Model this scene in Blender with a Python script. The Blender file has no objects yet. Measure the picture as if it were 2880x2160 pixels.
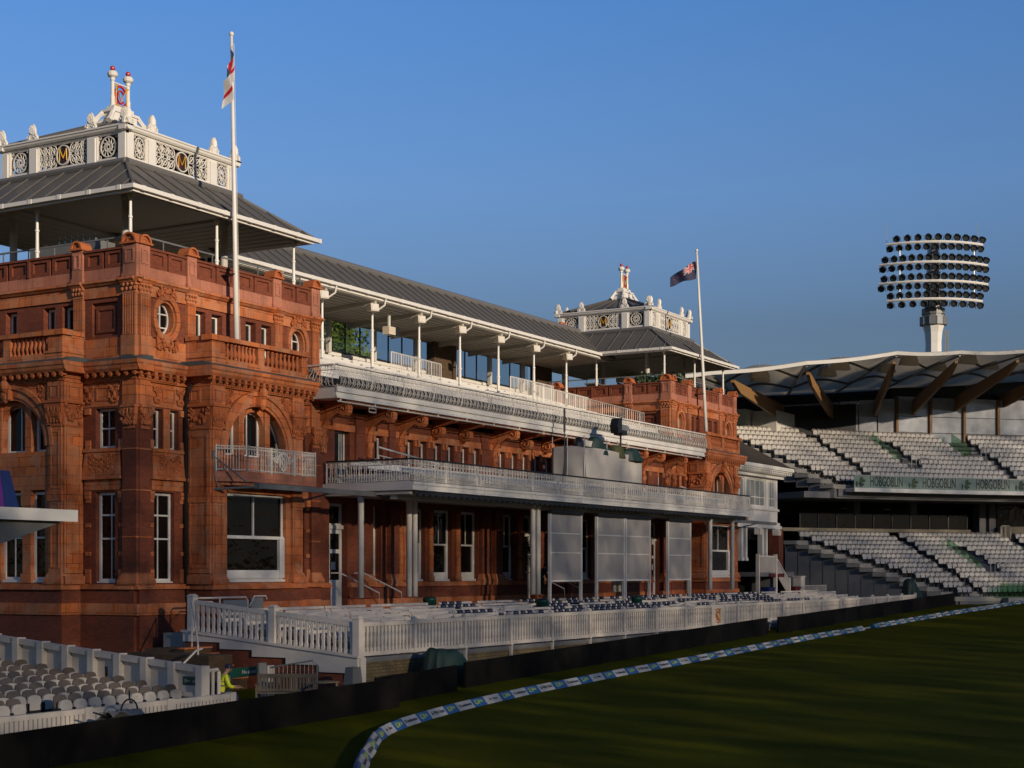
import bpy, bmesh, math, random
from math import sin, cos, pi, radians, hypot, sqrt
from mathutils import Vector, Matrix
random.seed(7)
S = bpy.context.scene
COL = S.collection
# ------------------------------------------------------------------ mesh builder
def TF(y0=0.0):                       # wall facing -Y: u along x, d outwards, z up
    return lambda u, d, z: (u, y0 - d, z)
def TS(x0=0.0):                       # wall facing -X: u along y, d outwards
    return lambda u, d, z: (x0 - d, u, z + .003)
ID = lambda a, b, c: (a, b, c)
class MB:
    def __init__(s, T=ID):
        s.v = []; s.f = []; s.m = []; s.T = T; s.cm = 0
    def P(s, a, b, c):
        s.v.append(s.T(a, b, c)); return len(s.v) - 1
    def F(s, *i):
        s.f.append(tuple(i)); s.m.append(s.cm)
    def hexa(s, p):
        k = [s.P(*q) for q in p]
        for q in ((0,1,2,3),(7,6,5,4),(0,4,5,1),(1,5,6,2),(2,6,7,3),(3,7,4,0)):
            s.F(*[k[i] for i in q])
    def box(s, a0, a1, b0, b1, c0, c1):
        s.hexa([(a0,b0,c0),(a1,b0,c0),(a1,b1,c0),(a0,b1,c0),(a0,b0,c1),(a1,b0,c1),(a1,b1,c1),(a0,b1,c1)])
    def frus(s, a, A, c0, c1):        # a=(a0,a1,b0,b1) bottom, A top
        s.hexa([(a[0],a[2],c0),(a[1],a[2],c0),(a[1],a[3],c0),(a[0],a[3],c0),(A[0],A[2],c1),(A[1],A[2],c1),(A[1],A[3],c1),(A[0],A[3],c1)])
    def prism(s, poly, d0, d1, ax=1):  # polygon in the two other axes, extruded along ax
        def q(p, d): return (d, p[0], p[1]) if ax == 0 else (p[0], d, p[1]) if ax == 1 else (p[0], p[1], d)
        n = len(poly)
        a = [s.P(*q(p, d0)) for p in poly]; b = [s.P(*q(p, d1)) for p in poly]
        s.F(*a); s.F(*b[::-1])
        for i in range(n):
            j = (i + 1) % n
            s.F(a[i], a[j], b[j], b[i])
    def ring(s, uc, zc, r0, r1, d0, d1, a0=0.0, a1=pi, n=24, sx=1.0, sz=1.0):
        rows = []
        full = abs(a1 - a0) > 6.28
        for i in range(n if full else n + 1):
            t = a0 + (a1 - a0) * i / n
            c, e = cos(t) * sx, sin(t) * sz
            rows.append([s.P(uc + r * c, d, zc + r * e) for r, d in ((r0, d0), (r1, d0), (r1, d1), (r0, d1))])
        m = len(rows)
        for i in range(m if full else m - 1):
            A, B = rows[i], rows[(i + 1) % m]
            for k in range(4):
                s.F(A[k], A[(k+1) % 4], B[(k+1) % 4], B[k])
        if not full:
            s.F(*rows[0]); s.F(*rows[-1][::-1])
    def lathe(s, prof, cx, cy, z0=0.0, n=10, cap=True):
        rows = [[s.P(cx + r * cos(2*pi*i/n), cy + r * sin(2*pi*i/n), z0 + z) for i in range(n)] for r, z in prof]
        for A, B in zip(rows, rows[1:]):
            for i in range(n):
                s.F(A[i], A[(i+1) % n], B[(i+1) % n], B[i])
        if cap:
            s.F(*rows[0][::-1]); s.F(*rows[-1])
    def tube(s, pts, r, n=5, closed=False):
        pts = [Vector(p) for p in pts]; m = len(pts); rows = []
        rr = r if isinstance(r, (list, tuple)) else [r] * m
        for i, p in enumerate(pts):
            a = pts[i-1] if (i or closed) else p
            b = pts[(i+1) % m] if (i < m-1 or closed) else p
            t = (b - a)
            if t.length < 1e-9: t = Vector((0, 0, 1))
            t.normalize()
            up = Vector((0, 0, 1)) if abs(t.z) < .9 else Vector((0, 1, 0))
            x = t.cross(up).normalized(); y = t.cross(x)
            rows.append([s.P(*(p + (x * cos(2*pi*k/n) + y * sin(2*pi*k/n)) * rr[i])) for k in range(n)])
        for i in range(m if closed else m - 1):
            A, B = rows[i], rows[(i+1) % m]
            for k in range(n):
                s.F(A[k], A[(k+1) % n], B[(k+1) % n], B[k])
        if not closed:
            s.F(*rows[0]); s.F(*rows[-1][::-1])
    def sph(s, c, rx, ry=None, rz=None, n=8, m=5):
        ry = rx if ry is None else ry; rz = rx if rz is None else rz
        t = s.P(c[0], c[1], c[2] + rz); b = s.P(c[0], c[1], c[2] - rz)
        R = [[s.P(c[0] + rx * sin(pi*j/m) * cos(2*pi*i/n), c[1] + ry * sin(pi*j/m) * sin(2*pi*i/n), c[2] + rz * cos(pi*j/m)) for i in range(n)] for j in range(1, m)]
        for i in range(n):
            k = (i+1) % n
            s.F(t, R[0][i], R[0][k]); s.F(b, R[-1][k], R[-1][i])
            for A, B in zip(R, R[1:]): s.F(A[i], B[i], B[k], A[k])
    def grid(s, fn, nu, nv):
        R = [[s.P(*fn(i / nu, j / nv)) for j in range(nv + 1)] for i in range(nu + 1)]
        for i in range(nu):
            for j in range(nv): s.F(R[i][j], R[i+1][j], R[i+1][j+1], R[i][j+1])
    def slab(s, fn, nu, nv, off):      # a closed sheet with thickness off (vector)
        A = [[s.P(*fn(i / nu, j / nv)) for j in range(nv + 1)] for i in range(nu + 1)]
        B = [[s.P(*[p + o for p, o in zip(fn(i / nu, j / nv), off)]) for j in range(nv + 1)] for i in range(nu + 1)]
        for i in range(nu):
            for j in range(nv):
                s.F(A[i][j], A[i+1][j], A[i+1][j+1], A[i][j+1]); s.F(B[i][j], B[i][j+1], B[i+1][j+1], B[i+1][j])
        for i in range(nu):
            s.F(A[i][0], B[i][0], B[i+1][0], A[i+1][0]); s.F(A[i][nv], A[i+1][nv], B[i+1][nv], B[i][nv])
        for j in range(nv):
            s.F(A[0][j], A[0][j+1], B[0][j+1], B[0][j]); s.F(A[nu][j], B[nu][j], B[nu][j+1], A[nu][j+1])
    def wall(s, u0, u1, z0, z1, d0, d1, holes=()):
        us = sorted({u0, u1} | {x for h in holes for x in h[:2] if u0 < x < u1})
        zs = sorted({z0, z1} | {x for h in holes for x in h[2:4] if z0 < x < z1})
        for a, b in zip(us, us[1:]):
            st = None
            for c, e in zip(zs, zs[1:]):
                mu, mz = (a+b)/2, (c+e)/2
                h = any(q[0] < mu < q[1] and q[2] < mz < q[3] for q in holes)
                if not h and st is None: st = c
                if h and st is not None: s.box(a, b, d0, d1, st, c); st = None
            if st is not None: s.box(a, b, d0, d1, st, zs[-1])
    def arch(s, u0, u1, zc, zt, uc, r, d0, d1, n=20, sx=1.0):   # wall above the springing line with a round-headed hole
        if u0 < uc - r*sx: s.box(u0, uc - r*sx, d0, d1, zc, zt)
        if u1 > uc + r*sx: s.box(uc + r*sx, u1, d0, d1, zc, zt)
        for i in range(n):
            t0, t1 = pi - pi*i/n, pi - pi*(i+1)/n
            a, b = uc + r*sx*cos(t0), uc + r*sx*cos(t1); za, zb = zc + r*sin(t0), zc + r*sin(t1)
            s.hexa([(a,d0,za),(b,d0,zb),(b,d1,zb),(a,d1,za),(a,d0,zt),(b,d0,zt),(b,d1,zt),(a,d1,zt)])
def mesh(name, mb, smooth=False, recalc=True):
    me = bpy.data.meshes.new(name)
    me.from_pydata(mb.v, [], mb.f)
    if mb.cm or any(mb.m): me.polygons.foreach_set('material_index', mb.m)
    if recalc:
        bm = bmesh.new(); bm.from_mesh(me); bmesh.ops.recalc_face_normals(bm, faces=bm.faces); bm.to_mesh(me); bm.free()
    if smooth:
        me.polygons.foreach_set('use_smooth', [True] * len(me.polygons))
    return me
def obj(name, mb, mat, parent=None, smooth=False, loc=None, rz=0.0, recalc=True, **tags):
    me = mb if isinstance(mb, bpy.types.Mesh) else mesh(name, mb, smooth, recalc)
    if not me.materials:
        for m in (mat if isinstance(mat, (list, tuple)) else [mat]): me.materials.append(m)
    o = bpy.data.objects.new(name, me); COL.objects.link(o)
    if parent: o.parent = parent
    if loc: o.location = loc
    o.rotation_euler.z = rz
    for k, v in tags.items(): o[k] = v
    return o
def thing(name, label, category, loc=(0,0,0), rz=0.0, group=None):
    o = bpy.data.objects.new(name, None); COL.objects.link(o)
    o.location = loc; o.rotation_euler.z = rz; o.empty_display_size = .1
    o['label'] = label; o['category'] = category
    if group: o['group'] = group
    return o
def dup(root, loc=None, rz=None, label=None, parent=None, group=None):
    kids = list(root.children)
    c = root.copy(); COL.objects.link(c)
    if parent is not None: c.parent = parent
    if loc is not None: c.location = loc
    if rz is not None: c.rotation_euler.z = rz
    if label: c['label'] = label
    if group: c['group'] = group
    for k in kids: dup(k, parent=c)
    return c
def text_mesh(body, size, ext=.006, align='CENTER', sx=1.0, shear=0.0):
    cu = bpy.data.curves.new('lettering', 'FONT'); cu.body = body; cu.size = size; cu.extrude = ext
    cu.align_x = align; cu.align_y = 'CENTER'; cu.resolution_u = 2; cu.shear = shear; cu.offset = size*.012
    o = bpy.data.objects.new('lettering', cu); COL.objects.link(o)
    dg = bpy.context.evaluated_depsgraph_get(); dg.update()
    me = bpy.data.meshes.new_from_object(o.evaluated_get(dg))
    bpy.data.objects.remove(o); bpy.data.curves.remove(cu)
    for v in me.vertices: v.co.x *= sx
    me.materials.clear()
    return me
# ------------------------------------------------------------------ materials
def nmat(name):
    m = bpy.data.materials.new(name); m.use_nodes = True
    nt = m.node_tree; b = nt.nodes['Principled BSDF']
    return m, nt, b
def lk(nt, a, b): nt.links.new(a, b)
def nd(nt, t, **kw):
    n = nt.nodes.new(t)
    for k, v in kw.items(): setattr(n, k, v)
    return n
def mixc(nt, fac, a, b, mode='MIX'):
    n = nd(nt, 'ShaderNodeMix', data_type='RGBA', blend_type=mode)
    for sock, val in ((n.inputs[0], fac), (n.inputs[6], a), (n.inputs[7], b)):
        if isinstance(val, bpy.types.NodeSocket): lk(nt, val, sock)
        elif isinstance(val, (int, float)): sock.default_value = val
        else: sock.default_value = (*val, 1)
    return n.outputs[2]
def mth(nt, op, a, b=0.0):
    n = nd(nt, 'ShaderNodeMath', operation=op)
    for sock, val in ((n.inputs[0], a), (n.inputs[1], b)):
        if isinstance(val, bpy.types.NodeSocket): lk(nt, val, sock)
        else: sock.default_value = val
    return n.outputs[0]
def noise(nt, scale, detail=3.0, vec=None, rough=.55):
    n = nd(nt, 'ShaderNodeTexNoise'); n.inputs['Scale'].default_value = scale; n.inputs['Detail'].default_value = detail; n.inputs['Roughness'].default_value = rough
    if vec is not None: lk(nt, vec, n.inputs['Vector'])
    return n.outputs['Fac']
def ramp(nt, fac, lo, hi):
    n = nd(nt, 'ShaderNodeMapRange'); n.inputs[1].default_value = lo; n.inputs[2].default_value = hi
    lk(nt, fac, n.inputs[0]); return n.outputs[0]
def wallvec(nt):
    g = nd(nt, 'ShaderNodeNewGeometry')
    p = nd(nt, 'ShaderNodeSeparateXYZ'); lk(nt, g.outputs['Position'], p.inputs[0])
    q = nd(nt, 'ShaderNodeSeparateXYZ'); lk(nt, g.outputs['Normal'], q.inputs[0])
    side = mth(nt, 'GREATER_THAN', mth(nt, 'ABSOLUTE', q.outputs[0]), .7)
    top = mth(nt, 'GREATER_THAN', mth(nt, 'ABSOLUTE', q.outputs[2]), .8)
    u = mth(nt, 'ADD', mth(nt, 'MULTIPLY', p.outputs[0], mth(nt, 'SUBTRACT', 1.0, side)), mth(nt, 'MULTIPLY', p.outputs[1], side))
    v = mth(nt, 'ADD', mth(nt, 'MULTIPLY', p.outputs[2], mth(nt, 'SUBTRACT', 1.0, top)), mth(nt, 'MULTIPLY', p.outputs[1], top))
    c = nd(nt, 'ShaderNodeCombineXYZ'); lk(nt, u, c.inputs[0]); lk(nt, v, c.inputs[1])
    return c.outputs[0], g.outputs['Position']
def bump(nt, b, h, strength=.3, dist=.02):
    n = nd(nt, 'ShaderNodeBump'); n.inputs['Strength'].default_value = strength; n.inputs['Distance'].default_value = dist
    lk(nt, h, n.inputs['Height']); lk(nt, n.outputs[0], b.inputs['Normal'])
def masonry(name, c1, c2, mortar, bw, bh, ms=.008, stain=.35, tint=None):
    m, nt, b = nmat(name); vec, pos = wallvec(nt)
    br = nd(nt, 'ShaderNodeTexBrick'); lk(nt, vec, br.inputs['Vector'])
    br.inputs['Color1'].default_value = (*c1, 1); br.inputs['Color2'].default_value = (*c2, 1); br.inputs['Mortar'].default_value = (*mortar, 1)
    br.inputs['Scale'].default_value = 1.0; br.inputs['Mortar Size'].default_value = ms; br.inputs['Brick Width'].default_value = bw; br.inputs['Row Height'].default_value = bh
    br.inputs['Mortar Smooth'].default_value = .2; br.inputs['Bias'].default_value = -.1
    col = br.outputs['Color']
    if tint:
        vn = nd(nt, 'ShaderNodeTexVoronoi'); vn.inputs['Scale'].default_value = 1.9; lk(nt, vec, vn.inputs['Vector'])
        sx = nd(nt, 'ShaderNodeSeparateColor'); lk(nt, vn.outputs['Color'], sx.inputs[0])
        col = mixc(nt, mth(nt, 'MULTIPLY', mth(nt, 'POWER', sx.outputs[0], 1.5), .9), col, tint)
    n1 = noise(nt, .9, 5, pos); n2 = noise(nt, 14, 3, pos)
    col = mixc(nt, mth(nt, 'MULTIPLY', ramp(nt, n1, .48, .78), stain), col, (.055, .03, .02))
    mp = nd(nt, 'ShaderNodeMapping'); mp.inputs['Scale'].default_value = (2.6, 2.6, .22); lk(nt, pos, mp.inputs[0])
    n3 = noise(nt, 1.0, 5, mp.outputs[0], .65)
    col = mixc(nt, mth(nt, 'MULTIPLY', ramp(nt, n3, .52, .75), stain*1.2), col, (.045, .026, .018))
    col = mixc(nt, .6, col, mixc(nt, n2, (.3, .3, .3), (.78, .78, .78)), 'OVERLAY')
    lk(nt, col, b.inputs['Base Color']); b.inputs['Roughness'].default_value = .8
    bump(nt, b, mth(nt, 'ADD', mth(nt, 'MULTIPLY', br.outputs['Fac'], -1.0), n2), .35, .012)
    return m
def plain(name, c, rough=.5, var=.12, scale=3.0, metal=0.0, dirt=None, dirtamt=.25, bumps=0.0, stretch=None, spec=.5):
    m, nt, b = nmat(name); b.inputs['Specular IOR Level'].default_value = spec
    g = nd(nt, 'ShaderNodeNewGeometry'); vec = g.outputs['Position']
    if stretch:
        mp = nd(nt, 'ShaderNodeMapping'); mp.inputs['Scale'].default_value = stretch; lk(nt, vec, mp.inputs[0]); vec = mp.outputs[0]
    n1 = noise(nt, scale, 5, vec); n2 = noise(nt, scale * 9, 3, vec)
    lo = tuple(x * (1 - var) for x in c); hi = tuple(min(1, x * (1 + var)) for x in c)
    col = mixc(nt, n1, lo, hi)
    if dirt: col = mixc(nt, mth(nt, 'MULTIPLY', ramp(nt, n1, .5, .75), dirtamt), col, dirt)
    lk(nt, col, b.inputs['Base Color']); b.inputs['Metallic'].default_value = metal
    lk(nt, mth(nt, 'ADD', rough - .08, mth(nt, 'MULTIPLY', n2, .16)), b.inputs['Roughness'])
    if bumps: bump(nt, b, n2, bumps, .01)
    return m
M = {}
M['brick'] = masonry('red_brick', (.225, .046, .015), (.14, .030, .011), (.12, .05, .026), .23, .075, .008, .25)
M['terra'] = masonry('terracotta', (.53, .145, .034), (.40, .095, .023), (.10, .028, .012), .62, .36, .012, .45, (.46, .19, .09))
M['pink'] = masonry('pale_terracotta', (.43, .165, .098), (.35, .125, .07), (.20, .09, .06), .62, .40, .006, .35)
M['carve'] = plain('carved_terracotta', (.42, .115, .033), .8, .25, 4, dirt=(.10, .04, .02), dirtamt=.5)
M['stock'] = masonry('yellow_stock_brick', (.20, .145, .06), (.12, .085, .04), (.07, .055, .04), .30, .11, .012, .4)
M['dbrick'] = masonry('dark_brick', (.10, .055, .022), (.06, .035, .018), (.04, .03, .02), .23, .075, .008, .3)
M['white'] = plain('white_paint', (.70, .66, .60), .45, .06, 1.2, dirt=(.42, .36, .27), dirtamt=.28)
M['iron'] = plain('white_ironwork', (.62, .58, .52), .5, .08, 2.0, dirt=(.36, .30, .22), dirtamt=.4)
M['fence'] = plain('fence_paint', (.66, .585, .50), .55, .07, 2.0, dirt=(.42, .36, .27), dirtamt=.3)
M['benchp'] = plain('bench_paint', (.64, .56, .475), .55, .09, 2.5, dirt=(.40, .34, .26), dirtamt=.3)
M['lead'] = plain('lead_roof', (.105, .097, .09), .5, .22, 1.6, dirt=(.05, .048, .05), dirtamt=.55, bumps=.1, stretch=(1, 1, .35))
M['ridge'] = plain('lead_ridge', (.13, .122, .115), .5, .15, 2)
M['flash'] = plain('weathered_lead_flashing', (.075, .08, .076), .6, .35, 5)
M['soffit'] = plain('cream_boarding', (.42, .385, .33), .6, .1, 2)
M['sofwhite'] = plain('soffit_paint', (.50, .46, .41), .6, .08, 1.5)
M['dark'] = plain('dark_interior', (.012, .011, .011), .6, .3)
M['black'] = plain('black_paint', (.014, .014, .015), .45, .2)
M['board'] = plain('black_advertising_board', (.009, .008, .007), .8, .3, .8, dirt=(.022, .017, .012), dirtamt=.6, spec=.08)
M['grey'] = plain('grey_metal', (.14, .14, .135), .45, .15, 3)
M['steel'] = plain('galvanised_steel', (.35, .35, .34), .4, .1, 5, .6)
M['conc'] = plain('pale_concrete', (.30, .28, .25), .8, .12, 1.5, dirt=(.16, .15, .13), dirtamt=.4)
M['gconc'] = plain('grey_render', (.17, .165, .165), .85, .1, .8)
M['seatw'] = plain('white_plastic_seat', (.50, .46, .41), .4, .05, 2)
M['seatb'] = plain('taupe_plastic_seat_back', (.125, .10, .082), .5, .08, 2)
M['seatd'] = plain('dark_seat_bracket', (.02, .022, .025), .5, .2)
M['cream'] = plain('cream_speaker_casing', (.60, .52, .40), .5, .15, 6, dirt=(.45, .25, .08), dirtamt=.5)
M['tarp'] = plain('dark_green_canvas', (.006, .026, .020), .6, .35, 3, bumps=.4)
M['olive'] = plain('olive_canvas', (.06, .065, .02), .75, .2, 4, bumps=.4)
M['sheet'] = plain('white_canvas', (.44, .405, .365), .8, .05, 2, bumps=.1)
M['blind'] = plain('white_blind_fabric', (.33, .30, .275), .8, .05, 1.2)
M['timber'] = plain('glulam_timber', (.24, .125, .045), .6, .2, 2.5, stretch=(1, 1, 6))
M['wood'] = plain('weathered_teak', (.13, .105, .075), .75, .2, 6, stretch=(3, 3, 20))
M['roofedge'] = plain('roof_edge_metal', (.42, .40, .36), .5, .08, 1)
def membrane():
    m, nt, b = nmat('roof_membrane'); out = nt.nodes['Material Output']
    b.inputs['Base Color'].default_value = (.62, .60, .55, 1); b.inputs['Roughness'].default_value = .7
    t = nd(nt, 'ShaderNodeBsdfTranslucent'); t.inputs[0].default_value = (.74, .69, .60, 1)
    x = nd(nt, 'ShaderNodeMixShader'); x.inputs[0].default_value = .62
    lk(nt, b.outputs[0], x.inputs[1]); lk(nt, t.outputs[0], x.inputs[2]); lk(nt, x.outputs[0], out.inputs[0]); return m
M['roofmem'] = membrane()
M['slate'] = plain('brown_slate', (.055, .042, .034), .7, .25, 3)
M['navy'] = plain('navy_cloth', (.010, .013, .045), .7, .2, 6)
M['red'] = plain('red_enamel', (.42, .015, .02), .4, .1)
M['dred'] = plain('dark_red_enamel', (.10, .012, .012), .4, .1)
M['gold'] = plain('gold_paint', (.70, .40, .035), .4, .1)
M['green'] = plain('green_paint', (.008, .06, .04), .4, .15)
M['hivis'] = plain('hi_vis_yellow', (.55, .62, .02), .6, .12, 9)
M['blue'] = plain('blue_vinyl', (.012, .085, .27), .45, .05)
M['lime'] = plain('lime_print', (.50, .62, .03), .45, .05)
M['vinyl'] = plain('white_vinyl', (.44, .43, .41), .45, .05)
M['ink'] = plain('grey_ink', (.06, .065, .08), .5, .05)
M['purple'] = plain('purple_banner', (.12, .02, .20), .5, .1)
M['dblue'] = plain('deep_blue_banner', (.012, .03, .14), .5, .1)
M['skin'] = plain('skin', (.36, .19, .12), .55, .08, 8)
M['hair'] = plain('dark_hair', (.015, .011, .009), .6, .2)
M['rust'] = plain('rust_stain', (.16, .06, .02), .9, .3)
M['reflect'] = plain('silver_tape', (.30, .30, .28), .3, .1, 3, .5)
M['flagw'] = plain('white_bunting', (.48, .46, .45), .75, .05)
M['beige'] = plain('beige_wall', (.30, .25, .17), .8, .1, 1)
def glass_mat(name, c, rough=.06, spec=.5, ripple=.05):
    m, nt, b = nmat(name)
    g = nd(nt, 'ShaderNodeNewGeometry'); n1 = noise(nt, .9, 4, g.outputs['Position']); n2 = noise(nt, 1.6, 2, g.outputs['Position'])
    lk(nt, mixc(nt, n1, tuple(x*.4 for x in c), tuple(x*1.6 for x in c)), b.inputs['Base Color'])
    b.inputs['Roughness'].default_value = rough; b.inputs['Specular IOR Level'].default_value = spec
    bump(nt, b, n2, ripple, .1)
    return m
M['pane'] = glass_mat('dark_window_glass', (.007, .0055, .005), .05, .3, .22)
M['bigglass'] = glass_mat('painted_reflection_glass', (.50, .51, .53), .1, .8, .03)  # pale base colour stands in for the sky's reflection
M['greyglass'] = glass_mat('grey_glass_panel', (.24, .25, .245), .12, .6)
def clear_glass(name, tint, fac):
    m, nt, b = nmat(name)
    nt.nodes.remove(b)
    out = nt.nodes['Material Output']
    tr = nd(nt, 'ShaderNodeBsdfTransparent'); tr.inputs[0].default_value = (*tint, 1)
    gl = nd(nt, 'ShaderNodeBsdfGlossy'); gl.inputs['Roughness'].default_value = .05
    mx = nd(nt, 'ShaderNodeMixShader'); mx.inputs[0].default_value = fac
    lk(nt, tr.outputs[0], mx.inputs[1]); lk(nt, gl.outputs[0], mx.inputs[2]); lk(nt, mx.outputs[0], out.inputs[0])
    return m
M['screen'] = clear_glass('clear_screen_glass', (.78, .83, .86), .04)
M['greenglass'] = clear_glass('green_tinted_glass', (.55, .72, .60), .06)
def bannerglass():
    m, nt, b = nmat('green_printed_glass')
    g = nd(nt, 'ShaderNodeNewGeometry'); n = noise(nt, .5, 4, g.outputs['Position'])
    lk(nt, mixc(nt, n, (.17, .24, .20), (.25, .32, .26)), b.inputs['Base Color']); b.inputs['Roughness'].default_value = .3
    return m
M['banner'] = bannerglass()
def leaf_mat(name, a, c):
    m, nt, b = nmat(name)
    g = nd(nt, 'ShaderNodeNewGeometry'); n = noise(nt, 2.2, 4, g.outputs['Position'])
    col = mixc(nt, ramp(nt, n, .35, .65), a, c)
    lk(nt, col, b.inputs['Base Color']); b.inputs['Roughness'].default_value = .55
    b.inputs['Transmission Weight'].default_value = 0.0
    return m
M['leaf'] = leaf_mat('tree_leaf', (.07, .12, .016), (.19, .25, .035))
M['dleaf'] = leaf_mat('dark_leaf', (.012, .03, .01), (.035, .07, .02))
M['flower'] = plain('red_flowers', (.30, .03, .03), .6, .3)
def grass_mat():
    m, nt, b = nmat('mown_grass')
    g = nd(nt, 'ShaderNodeNewGeometry'); pos = g.outputs['Position']
    sp = nd(nt, 'ShaderNodeSeparateXYZ'); lk(nt, pos, sp.inputs[0])
    w = mth(nt, 'ADD', mth(nt, 'MULTIPLY', sp.outputs[0], .70), mth(nt, 'MULTIPLY', sp.outputs[1], -.72))
    st = mth(nt, 'SINE', mth(nt, 'MULTIPLY', w, 1.15))
    stripe = ramp(nt, st, -.35, .35)
    n1 = noise(nt, .22, 5, pos); n2 = noise(nt, 7, 4, pos); n3 = noise(nt, 60, 2, pos)
    c = mixc(nt, stripe, (.066, .070, .0012), (.098, .100, .0017))
    c = mixc(nt, ramp(nt, n1, .35, .7), c, (.082, .078, .002))
    c = mixc(nt, .8, c, mixc(nt, n2, (.3, .3, .3), (.72, .72, .7)), 'OVERLAY')
    c = mixc(nt, .6, c, mixc(nt, n3, (.25, .25, .25), (.75, .75, .75)), 'OVERLAY')
    lk(nt, c, b.inputs['Base Color']); b.inputs['Roughness'].default_value = .9; b.inputs['Specular IOR Level'].default_value = .03
    bump(nt, b, n3, .6, .03)
    return m
M['grass'] = grass_mat()
def floodglass():
    m, nt, b = nmat('lamp_glass')
    b.inputs['Base Color'].default_value = (.05, .055, .06, 1); b.inputs['Roughness'].default_value = .15
    return m
M['lampglass'] = floodglass()
# ------------------------------------------------------------------ ornament helpers
def spiral(c, r, turns, d, a0=0, sgn=1, n=14):
    return [(c[0] + sgn * r * (1 - .85 * i / n) * cos(a0 + turns * 2*pi * i / n), d, c[1] + r * (1 - .85 * i / n) * sin(a0 + turns * 2*pi * i / n)) for i in range(n + 1)]
def carve(mb, uc, zc, w, h, d, seed=1, sym=True, dens=1.0):
    rnd = random.Random(seed)
    n = max(3, int(7 * dens))
    for k in range(n):
        x = rnd.uniform(.08, .46) * w; z = rnd.uniform(-.42, .42) * h
        r = rnd.uniform(.10, .2) * min(w, h); a = rnd.uniform(0, 6.28); tn = rnd.choice((1.2, 1.5))
        for sg in ((1, -1) if sym else (1,)):
            mb.tube(spiral((uc + sg * x, zc + z), r, tn, d, a, sg, 9), .022 + .012 * rnd.random(), 4)
    for k in range(int(12 * dens)):
        x = rnd.uniform(.02, .48) * w; z = rnd.uniform(-.46, .46) * h; s = rnd.uniform(.035, .07)
        for sg in ((1, -1) if sym else (1,)):
            mb.sph((uc + sg * x, d, zc + z), s, .045, s * rnd.uniform(.7, 1.5), 5, 4)
    mb.sph((uc, d, zc), .13 * w, .05, .2 * h, 8, 5)
def capital(mb, u0, u1, z0, z1, d, e=.10):
    h = z1 - z0
    mb.box(u0 - .03, u1 + .03, 0, d + .03, z0, z0 + .06)
    mb.frus((u0, u1, 0, d), (u0 - e, u1 + e, 0, d + e), z0 + .06, z1 - .09)
    mb.box(u0 - e - .04, u1 + e + .04, 0, d + e + .05, z1 - .09, z1)
    n = max(3, int((u1 - u0) / .16))
    for j in range(2):
        for i in range(n + 1 - j):
            u = u0 + (u1 - u0) * (i + .5 * j) / n
            mb.sph((u, d + .035 + .05 * j, z0 + .1 + h * (.2 + .36 * j)), .062, .06, .12 * h / .6, 6, 4)
    if h > .6: carve(mb, (u0+u1)/2, (z0+z1)/2 + .05, (u1-u0)*1.25, h*.8, d + .09, int(u0*10) + 3, dens=.9)
    for sg, u in ((-1, u0), (1, u1)):
        mb.tube(spiral((u + sg * .03, z1 - .2), .11, 1.4, d + e * .8, 1.2, sg, 9), .03, 4)
def base_mould(mb, u0, u1, z0, d):
    mb.box(u0 - .14, u1 + .14, 0, d + .14, z0, z0 + .16)
    mb.frus((u0 - .12, u1 + .12, 0, d + .12), (u0 - .03, u1 + .03, 0, d + .03), z0 + .16, z0 + .42)
def window(T, u0, u1, z0, z1, d, parent, name='window', fw=.09, bars=(), hbars=(), arched=False, sill=True, mat=None, pane=None, fd=.07):
    f = MB(T)
    if not arched:
        f.wall(u0, u1, z0, z1, d, d + fd, [(u0 + fw, u1 - fw, z0 + fw, z1 - fw)])
    else:
        uc, r = (u0+u1)/2, (u1-u0)/2
        f.wall(u0, u1, z0, z1 - .45*r, d, d + fd, [(u0 + fw, u1 - fw, z0 + fw, z1)])
        f.ring(uc, z1 - .45*r, r - fw, r, d, d + fd, 0, pi, 12, 1.0, .45)
    b = fw * .45
    for t in bars: f.box(u0 + t*(u1-u0) - b/2, u0 + t*(u1-u0) + b/2, d + .005, d + fd - .01, z0 + fw*.5, z1 - fw*.5)
    for t in hbars: f.box(u0 + fw*.5, u1 - fw*.5, d + .003, d + fd - .005, z0 + t*(z1-z0) - b*.7, z0 + t*(z1-z0) + b*.7)
    if sill: f.box(u0 - .06, u1 + .06, d, d + fd + .12, z0 - .10, z0 - .003)
    w = obj(name, f, mat or M['white'], parent)
    p = MB(T)
    if not arched: p.box(u0 + fw*.6, u1 - fw*.6, d + .012, d + .028, z0 + fw*.6, z1 - fw*.6)
    else:
        uc, r = (u0+u1)/2, (u1-u0)/2 - fw*.5; zs = z1 - .45*(u1-u0)/2
        p.prism([(u0+fw*.5, z0+fw*.6), (u1-fw*.5, z0+fw*.6)] + [(uc + r*cos(pi*i/12), zs + r*.45*sin(pi*i/12)) for i in range(13)], d + .012, d + .028)
    obj('pane', p, pane or M['pane'], w)
    return w
BAL = [(.055,0),(.055,.06),(.035,.08),(.05,.13),(.075,.26),(.07,.36),(.04,.5),(.03,.62),(.045,.68),(.055,.72),(.055,.80)]
def balus(mb, u, d, z, h):
    T0 = mb.T; p0 = T0(u, d, z)
    mb.T = ID; mb.lathe([(r * 1.35, q * h / .8) for r, q in BAL], p0[0], p0[1], p0[2], 7); mb.T = T0
def fluted(mb, u0, u1, z0, z1, d):
    mb.box(u0, u1, 0, d, z0, z1)
    n = 5; w = (u1 - u0) / (n + .6)
    for i in range(n + 1):
        u = u0 + .3*w*0 + (u1 - u0 - .045) * i / n
        mb.box(u, u + .045, d - .01, d + .03, z0 + .02, z1 - .02)
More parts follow.
